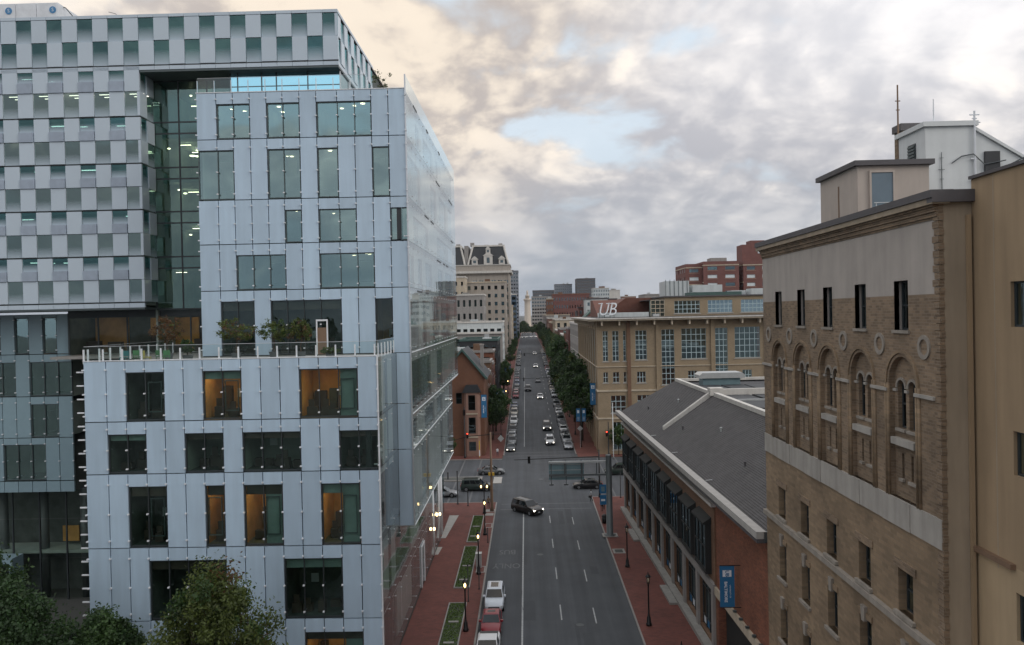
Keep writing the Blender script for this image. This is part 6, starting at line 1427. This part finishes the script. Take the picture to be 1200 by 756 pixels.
# trees in the plaza in front of the white building
def big_tree(x, y, top, rx, rz, mm, lab, seed, size=.2, n=150, per=210):
    t = thing('plaza_tree', lab, 'tree', (x, y, 0)); cz = top-rz
    link('trunk', trunk_mesh(seed, max(2, cz-rz*.6), rx, rz, .22, 9), t); link('crown', leaf_mesh('crown', seed, rx, rz, n, per, size, mm, shape=.45), t, (0, 0, cz))
big_tree(-20.4, 50.6, 11.6, 3.9, 4.6, ['leaf_olive', 'leaf_olive', 'leaf_mid', 'leaf_rust'], 'olive and rust tinted tree in front of the large ground-floor window', 301, .13)
big_tree(-33.6, 50.0, 11.2, 4.6, 4.8, ['leaf_dark', 'leaf_mid', 'leaf_dark'], 'dark green leafy tree in front of the setback lobby, left of the olive one', 302, .14)
big_tree(-39.6, 53.5, 14.6, 4.0, 5.6, ['leaf_dark', 'leaf_dark', 'leaf_mid'], 'tallest dark tree in the shade before the lobby columns', 303, .15)
big_tree(-28.6, 52.4, 8.4, 2.6, 3.0, ['leaf_mid', 'leaf_dark'], 'small dark green tree at the left foot of the white panels', 304, .13, 190)
# planting on the terrace
def small_tree(x, y, z, h, rx, mm, lab, seed, nm='terrace_tree', pot=True, dens=60):
    t = thing(nm, lab, 'tree' if nm == 'terrace_tree' else 'shrub', (x, y, z), 0, 'planting on the roof terraces')
    if pot: mb = MB(); mb.lathe((0, 0, 0), [(.3, 0), (.42, .5), (.45, .5), (.38, .46)], 10); mb.build('pot', 'grey_steel', t)
    link('trunk', trunk_mesh(seed, h*.35, rx, h*.3, .05, 6), t, (0, 0, .3)); link('crown', leaf_mesh('crown', seed, rx, h*.32, dens, 26, .085, mm), t, (0, 0, h*.68))
small_tree(-25.2+1.8, 63.6, 24.85, 3.3, 1.5, ['leaf_olive', 'leaf_rust'], 'wide sparse terrace tree in front of the long dark upper window', 401)
small_tree(-20.6, 64.4, 24.85, 3.1, 1.2, ['leaf_olive', 'leaf_mid'], 'second sparse terrace tree, right of the wide one', 402)
small_tree(-18.2, 63.8, 24.85, 3.2, .95, ['leaf_olive', 'leaf_rust'], 'slim terrace tree beside the brown terrace door', 403)
small_tree(-30.0, 66.0, 24.85, 3.6, 1.3, ['leaf_rust', 'leaf_olive'], 'rust tinted terrace tree before the glowing cafe glass', 404)
small_tree(-26.3, 61.2, 24.85, 1.7, .5, ['leaf_dark', 'leaf_mid'], 'small dark green conifer in a pot on the terrace edge', 405, 'terrace_shrub')
small_tree(-12.6, 71.5, 47.5, 2.6, 1.0, ['leaf_pale', 'leaf_pale'], 'pale wispy shrub on the upper roof behind the railing', 406, 'terrace_shrub', dens=14)
small_tree(-15.2, 61.3, 24.85, .9, .7, ['leaf_olive', 'leaf_mid'], 'low green planting in a tray at the terrace rail', 407, 'terrace_shrub')
def chair(x, y, rz, m, lab):
    t = thing('terrace_chair', lab, 'chair', (x, y, 24.85), rz, 'coloured chairs on the roof terrace')
    box('seat', -.25, .25, -.25, .25, .42, .47, m, t); box('backrest', -.25, .25, .21, .26, .55, .95, m, t)
    for a in (-.22, .22):
        for b in (-.22, .22): box('leg', a-.02, a+.02, b-.02, b+.02, 0, .42, m, t)
        box('back_post', a-.02, a+.02, .22, .25, .47, .56, m, t)
mat('chair_green', (0.04, 0.16, 0.06), .5); mat('chair_yellow', (0.35, 0.32, 0.07), .5); mat('chair_teal', (0.03, 0.15, 0.15), .5)
for i, (x, m, l) in enumerate(((-31.0, 'chair_teal', 'teal'), (-30.2, 'chair_green', 'dark green'), (-29.2, 'chair_yellow', 'yellow'), (-28.4, 'chair_green', 'bright green'), (-27.7, 'chair_green', 'last green'))):
    chair(x, 60.6+.5*(i % 2), i*.9, m, '%s metal chair on the terrace behind the white rail posts' % l)

# ================================================================== cars
def car_meshes(kind):
    """facing +X; L length, stations of the lower body, then cabin and glass"""
    S = {'sedan': dict(L=4.75, W=1.82, H=1.44, belt=.92, hood=.88, trunk=.98, c=(-1.75, -1.05, .35, 1.15)), 'suv': dict(L=4.7, W=1.88, H=1.72, belt=1.05, hood=1.02, trunk=1.05, c=(-2.2, -1.95, .35, 1.05)),
         'bigsuv': dict(L=5.1, W=2.0, H=1.86, belt=1.14, hood=1.12, trunk=1.14, c=(-2.42, -2.2, .5, 1.15)), 'pickup': dict(L=5.6, W=1.98, H=1.85, belt=1.15, hood=1.14, trunk=1.12, c=(-.75, -.55, .75, 1.4)), 'hatch': dict(L=4.3, W=1.78, H=1.50, belt=.95, hood=.92, trunk=.95, c=(-2.0, -1.6, .3, 1.05))}[kind]
    L, W, H = S['L'], S['W'], S['H']; hl, hw = L/2, W/2; A, B, C, D = S['c']
    st = [(-hl, .48, S['trunk']-.22, .80), (-hl+.08, .34, S['trunk']-.06, .92), (-hl+.45, .26, S['trunk'], .985), (A, .24, S['trunk'] if kind != 'pickup' else S['belt'], 1.0), (-.3, .24, S['belt'], 1.0), (D, .24, S['belt'], 1.0), (D+.35, .24, S['hood']+.02, .985), (hl-.5, .27, S['hood']-.06, .96), (hl-.12, .33, S['hood']-.18, .88), (hl, .42, S['hood']-.32, .76)]
    b = MB(); rings = []
    for x, zb, zt, k in st:
        w = hw*k; ring = [(w*.90, zb), (w*.985, zb+.12), (w, zb+(zt-zb)*.5), (w*.975, zt-.12), (w*.91, zt-.02), (w*.5, zt+.015)]
        ring = ring+[(-y, z) for y, z in ring[::-1]]; rings.append([Vector((x, y, z)) for y, z in ring])
    n = len(rings[0]); 
    for r in rings: b.v += r
    for i in range(len(rings)-1):
        for j in range(n): k = (j+1) % n; b.f.append((i*n+j, i*n+k, (i+1)*n+k, (i+1)*n+j)); b.mi.append(0)
    b.f.append(tuple(range(n))); b.f.append(tuple(range((len(rings)-1)*n+n-1, (len(rings)-1)*n-1, -1))); b.mi += [0, 0]
    # cabin frustum
    bt = S['belt']-.03; wt = hw*.77; wb = hw*.93; top = H; e = .05
    lo = [Vector((A, -wb, bt)), Vector((D, -wb, bt)), Vector((D, wb, bt)), Vector((A, wb, bt))]; hi = [Vector((B, -wt, top-e)), Vector((C, -wt, top-e)), Vector((C, wt, top-e)), Vector((B, wt, top-e))]
    r2 = [Vector((B+.18, -wt+.16, top)), Vector((C-.2, -wt+.16, top)), Vector((C-.2, wt-.16, top)), Vector((B+.18, wt-.16, top))]
    for i in range(4): j = (i+1) % 4; b.quad(lo[i], lo[j], hi[j], hi[i]); b.quad(hi[i], hi[j], r2[j], r2[i])
    b.quad(*r2)
    if kind == 'pickup':
        pass
    # dark sills and arches
    b.k = 1
    for s in (-1, 1):
        b.box(-hl+.5, hl-.5, s*(hw*.86), s*(hw*.93), .20, .32)
    b.box(hl-.06, hl+.012, -hw*.55, hw*.55, .42, S['hood']-.36); b.box(-hl+.1, hl-.1, -hw*.8, hw*.8, .18, .30)
    WR = .36 if kind in ('bigsuv', 'pickup') else .33; wx = (hl-.92, -hl+.95)
    for x in wx:
        for s in (-1, 1): b.tube((x, s*(hw*.90), WR), (x, s*(hw+.004), WR), WR+.07, n=14)
    if kind == 'pickup': b.box(-hl+.12, A-.1, -hw*.78, hw*.78, S['trunk']+.012, S['trunk']+.02)
    b.k = 0
    if kind in ('suv', 'bigsuv'):
        for s in (-1, 1): b.box(B+.2, C-.3, s*(wt-.2)-.02, s*(wt-.2)+.02, top, top+.05)
    # mirrors
    for s in (-1, 1): b.box(D-.42, D-.22, s*(hw*.93), s*(hw+.17), bt+.05, bt+.2)
    # glass panels, a little proud of the cabin
    g = MB()
    def pane(i, j, u0, u1, v0, v1, off):
        def P(u, v): return (lo[i].lerp(lo[j], u)).lerp(hi[i].lerp(hi[j], u), v)
        q = [P(u0, v0), P(u1, v0), P(u1, v1), P(u0, v1)]; nn = (q[1]-q[0]).cross(q[3]-q[0]).normalized()*off; g.quad(*[x+nn for x in q])
    pane(1, 2, .04, .96, .08, .97, .012); pane(3, 0, .06, .94, .22, .95, .012)
    for i, j in ((0, 1), (2, 3)):
        if kind == 'pickup': pane(i, j, .10, .90, .12, .92, .012)
        elif i == 0: pane(0, 1, .13, .40, .12, .92, .012); pane(0, 1, .43, .68, .12, .92, .012); pane(0, 1, .71, .93, .12, .88, .012)
        else: pane(2, 3, .07, .29, .12, .88, .012); pane(2, 3, .32, .57, .12, .92, .012); pane(2, 3, .60, .87, .12, .92, .012)
    if kind in ('sedan', 'suv'): g.quad((B+.5, -wt*.5, top+.008), (C-.45, -wt*.5, top+.008), (C-.45, wt*.5, top+.008), (B+.5, wt*.5, top+.008))
    ty = MB(); ty.tube((0, -.11, 0), (0, .11, 0), WR, n=18); ri = MB(); ri.tube((0, -.118, 0), (0, .118, 0), WR*.62, n=12)
    hlm = MB(); zz = S['hood']-.34; hlm.prism([(hl-.30, zz+.02), (hl-.02, zz-.10), (hl-.015, zz+.04), (hl-.22, zz+.15)], 1, -.20, .20)
    tl = MB(); tl.box(-hl-.012, -hl+.10, -.12, .12, S['trunk']-.36, S['trunk']-.1)
    pl = MB(); pl.box(hl-.0, hl+.02, -.16, .16, .44, .56)
    return dict(body=mesh('body', b.v, b.f, ['white_metal', 'plastic_black']), mi=b.mi, glass=mesh('windows', g.v, g.f, 'car_glass'), tyre=mesh('tyre', ty.v, ty.f, 'tyre', False), rim=mesh('rim', ri.v, ri.f, 'rim'), head=hlm, tail=mesh('tail_light', tl.v, tl.f, 'tail_dim'), plate=mesh('number_plate', pl.v, pl.f, 'banner_white'), hw=hw, wx=wx, WR=WR, hl=hl)
CARS = {k: car_meshes(k) for k in ('sedan', 'suv', 'bigsuv', 'pickup', 'hatch')}
for c in CARS.values():
    c['body'].polygons.foreach_set('material_index', c['mi']); bm = bmesh.new(); bm.from_mesh(c['body']); bmesh.ops.recalc_face_normals(bm, faces=bm.faces)
    bmesh.ops.bevel(bm, geom=[e for e in bm.edges if len(e.link_faces) == 2 and e.calc_face_angle(0) > .25], offset=.03, segments=1, affect='EDGES', clamp_overlap=True) if False else None
    bm.to_mesh(c['body']); bm.free(); c['body'].polygons.foreach_set('use_smooth', [True]*len(c['body'].polygons)); c['body'].set_sharp_from_angle(angle=R(38)) if hasattr(c['body'], 'set_sharp_from_angle') else None
    c['hl_on'] = mesh('headlight', c['head'].v, c['head'].f, 'head_light'); c['hl_off'] = mesh('headlight', c['head'].v, c['head'].f, 'lamp_lens')
PAINT = {'white': (.62, .63, .64), 'silver': (.36, .38, .40), 'grey': (.13, .14, .15), 'black': (.012, .012, .014), 'dark': (.035, .04, .045), 'red': (.20, .004, .012), 'blue': (.03, .06, .14), 'dark brown': (.022, .014, .011), 'dark green': (.02, .035, .03), 'beige': (.38, .34, .28), 'pearl': (.55, .60, .66)}
for k, v in PAINT.items(): mat('paint_'+k, v, .28, metal=.25 if k in ('silver', 'grey') else 0, var=.03, coat=.1 if k == 'red' else .35)
BODY = {}
def car(kind, col, x, y, rz, lab, g, lit=False, z=None, nm='car', cat='car'):
    c = CARS[kind]; key = (kind, col)
    if key not in BODY:
        me = c['body'].copy(); me.materials[0] = M['paint_'+col]; BODY[key] = me
    z = gz(y)+.013 if z is None else z
    t = thing(nm, lab, cat, (x, y, z), rz, g)
    if y > 160 and y < 400 : t.rotation_euler = (math.atan(8/240)*math.cos(rz+math.pi/2)*-1 if False else 0, math.atan(8/240)*(1 if math.sin(rz) < 0 else -1), rz)
    link('body', BODY[key], t); link('windows', c['glass'], t)
    for wx in c['wx']:
        for s in (-1, 1):
            w = link('wheel', c['tyre'], t, (wx, s*(c['hw']-.10), c['WR'])); link('rim', c['rim'], w, (wx, s*(c['hw']-.10), c['WR']))
    for s in (-1, 1):
        link('headlight', c['hl_on'] if lit else c['hl_off'], t, (0, s*(c['hw']-.34), 0)); link('tail_light', c['tail'], t, (0, s*(c['hw']-.30), 0))
    link('number_plate', c['plate'], t); return t
N_ = -math.pi/2            # nose towards the camera, as this one-way street runs
pk = 'cars parked at the near kerb'
car('suv', 'pearl', -3.55, 76.2, N_, 'pearl white crossover parked behind the red car at the near kerb', pk, nm='parked_car')
car('sedan', 'red', -3.62, 70.5, N_, 'dark red sedan parked between the white crossover and the white pickup', pk, nm='parked_car')
car('pickup', 'white', -3.65, 64.4, N_, 'white pickup parked in front of the red car', pk, nm='parked_pickup', cat='pickup')
car('bigsuv', 'dark brown', -.35, 111.6, R(-50), 'dark brown SUV with headlights on turning into the avenue', None, True, cat='SUV')
car('bigsuv', 'dark green', -8.4, 126.4, R(0), 'black-green SUV with headlights on waiting on the cross street', None, True, cat='SUV')
car('sedan', 'grey', -6.6, 139.0, R(2), 'dark grey sedan crossing the junction beside the median', None)
car('sedan', 'silver', -13.4, 122.4, R(0), 'silver sedan on the cross street beside the columns', None)
car('sedan', 'black', 9.3, 126.6, R(180), 'black sedan entering the junction on the gantry side', None)
car('bigsuv', 'dark green', 15.6, 137.0, R(180), 'dark SUV behind the gantry post on the cross street', None, cat='SUV')
car('suv', 'white', 4.6, 168.8, N_, 'white SUV driving up to the junction, first in its lane', 'cars driving down the avenue', True)
car('bigsuv', 'dark', 4.4, 185.8, N_, 'dark SUV with bright headlights following the white SUV', 'cars driving down the avenue', True)
car('sedan', 'white', 3.8, 238, N_, 'white sedan in mid lane below the first signal mast', 'cars driving down the avenue', True)
car('bigsuv', 'black', 0.2, 256, N_, 'black SUV in the left lane near the first signal mast', 'cars driving down the avenue', False)
car('sedan', 'dark', 3.8, 279, N_, 'dark sedan just beyond the first signal mast', 'cars driving down the avenue', False)
car('sedan', 'white', 3.7, 331, N_, 'white sedan with headlights on at the second signal mast', 'cars driving down the avenue', True)
car('sedan', 'white', 4.0, 394, N_, 'small white sedan far up the avenue past the second signal mast', 'cars driving down the avenue', True)
rnd = random.Random(21); cols = ['silver', 'white', 'grey', 'black', 'dark', 'blue', 'beige', 'red', 'dark', 'grey', 'black', 'grey']; kinds = ['sedan', 'suv', 'hatch', 'sedan', 'suv']
def parked(x, ya, yb, step, lab, g, first=()):
    y = ya; i = 0; cnt = 0
    while y < yb:
        if not (226 < y < 240 or 322 < y < 334):
            c, k = (first[i] if i < len(first) else (rnd.choice(cols), rnd.choice(kinds)))
            car(k, c, x+rnd.uniform(-.12, .12), y, N_, '%s %s, %s car from the junction parked %s' % (c, {'suv': 'SUV', 'hatch': 'hatchback'}.get(k, k), ORD[cnt], lab), g, nm='parked_car', lit=(i == 0 and x < 0)); cnt += 1
        y += step+rnd.uniform(-.3, .9); i += 1
parked(KL+1.3, 162.8, 420, 6.0, 'at the row house kerb', 'cars parked at the row house kerb', (('dark', 'sedan'), ('grey', 'suv'), ('silver', 'sedan')))
parked(KR-1.2, 164.0, 420, 6.0, 'at the tan brick building kerb', 'cars parked at the tan brick kerb', (('silver', 'sedan'), ('silver', 'suv'), ('grey', 'sedan'), ('white', 'sedan')))
for i in range(7): car('sedan', ('white', 'silver')[i % 2], -3.6+i*2.0, 668+(i*13) % 22, N_, 'tiny pale car in the cluster at the top of the avenue', 'cars at the top of the avenue', i % 2 == 0, nm='far_car')

# ================================================================== people
def person(x, y, z, rz, shirt, legs, skin, hair, lab, stride=.12, arm=.1, bag=None, nm='person'):
    t = thing(nm, lab, 'person', (x, y, z), rz)
    J = [(0, 0, .95), (0, .0, 1.18), (0, -.01, 1.40), (0, .0, 1.50), (0, .02, 1.64), (-.10, 0, .90), (-.10, stride*.6, .50), (-.10, stride*.3, .08), (-.10, stride*.3+.13, .04), (.10, 0, .90), (.10, -stride*.2, .50), (.10, -stride, .09), (.10, -stride+.13, .04), (-.18, 0, 1.40), (-.24, -arm, 1.14), (-.24, arm*.6, .90), (.18, 0, 1.40), (.24, arm, 1.14), (.24, arm*1.8, .92), (-.24, arm*.7+.02, .81), (.24, arm*1.9+.02, .83)]
    E_ = [(0, 1), (1, 2), (2, 3), (3, 4), (0, 5), (5, 6), (6, 7), (7, 8), (0, 9), (9, 10), (10, 11), (11, 12), (2, 13), (13, 14), (14, 15), (15, 19), (2, 16), (16, 17), (17, 18), (18, 20)]
    Rr = [.15, .14, .15, .055, .10, .09, .065, .045, .04, .09, .065, .045, .04, .07, .05, .036, .07, .05, .036, .03, .03]
    me = bpy.data.meshes.new('body'); me.from_pydata(J, E_, []); o = bpy.data.objects.new('tmp', me); COL.objects.link(o)
    sk = o.modifiers.new('s', 'SKIN'); sk.use_smooth_shade = True
    for v, r in zip(me.skin_vertices[0].data, Rr): v.radius = (r, r*.85); v.use_root = False
    me.skin_vertices[0].data[0].use_root = True; o.modifiers.new('d', 'SUBSURF').levels = 1
    dg = bpy.context.evaluated_depsgraph_get(); m2 = bpy.data.meshes.new_from_object(o.evaluated_get(dg)); bpy.data.objects.remove(o)
    m2.materials.clear()
    for q in (shirt, legs, skin, 'plastic_black'): m2.materials.append(M[q])
    for p in m2.polygons:
        c = p.center; p.material_index = 2 if c.z > 1.50 or (abs(c.x) > .17 and c.z < 1.0 and c.z > .7) else 3 if c.z < .1 else 1 if c.z < .98 else 0
    link('body', m2, t)
    mb = MB(); mb.lathe((0, .015, 1.63), [(.105, 0), (.115, .05), (.09, .11), (.03, .135)], 10); mb.build('hair', hair, t, True)
    if bag: box('bag', .20, .34, -.05+arm*1.8, .18+arm*1.8, .50, .80, bag, t)
mat('skin', (.36, .22, .16), .6); mat('skin_dark', (.12, .07, .05), .6); mat('shirt_light', (.45, .46, .48), .9); mat('shirt_dark', (.02, .022, .028), .9); mat('jeans', (.035, .045, .075), .9); mat('trousers_black', (.012, .012, .014), .9); mat('hair_dark', (.015, .012, .01), .7); mat('shirt_tan', (.22, .15, .10), .9)
person(9.1, 117.0, .15, R(90), 'shirt_light', 'trousers_black', 'skin', 'hair_dark', 'pedestrian in a light top and black trousers stepping off the kerb by the gantry', .25, bag='plastic_black')
person(10.1, 111.0, .13, R(180), 'shirt_light', 'trousers_black', 'skin_dark', 'hair_dark', 'pedestrian in a pale shirt standing behind the gantry post', .08)
person(10.5, 112.0, .13, R(150), 'shirt_dark', 'trousers_black', 'skin', 'hair_dark', 'pedestrian all in dark clothes waiting beside the gantry post', .08)
person(-6.1, 155.6, .13, R(200), 'shirt_light', 'jeans', 'skin', 'hair_dark', 'pedestrian in a light shirt and jeans on the corner by the gabled house', .15)
person(-5.9, 113.8, .13, R(0), 'shirt_tan', 'shirt_dark', 'skin', 'hair_dark', 'pedestrian in a tan top at the corner beside the brown signal pole', .2)

# ================================================================== evening air over the whole district
hz = bpy.data.materials.new('haze_air'); hz.use_nodes = True; hz.node_tree.nodes.clear()
_pv = hz.node_tree.nodes.new('ShaderNodeVolumePrincipled'); _pv.inputs['Color'].default_value = (0.80, 0.86, 0.95, 1); _pv.inputs['Density'].default_value = 0.00004; _pv.inputs['Anisotropy'].default_value = 0.2
_ho = hz.node_tree.nodes.new('ShaderNodeOutputMaterial'); hz.node_tree.links.new(_pv.outputs[0], _ho.inputs['Volume'])
M['haze_air'] = hz
mb = MB(); mb.box(-4100, 4100, -1600, 9100, -1.0, 76.0); tag(mb.build('haze', 'haze_air'), 'thin pale evening haze over the district', kind='stuff')
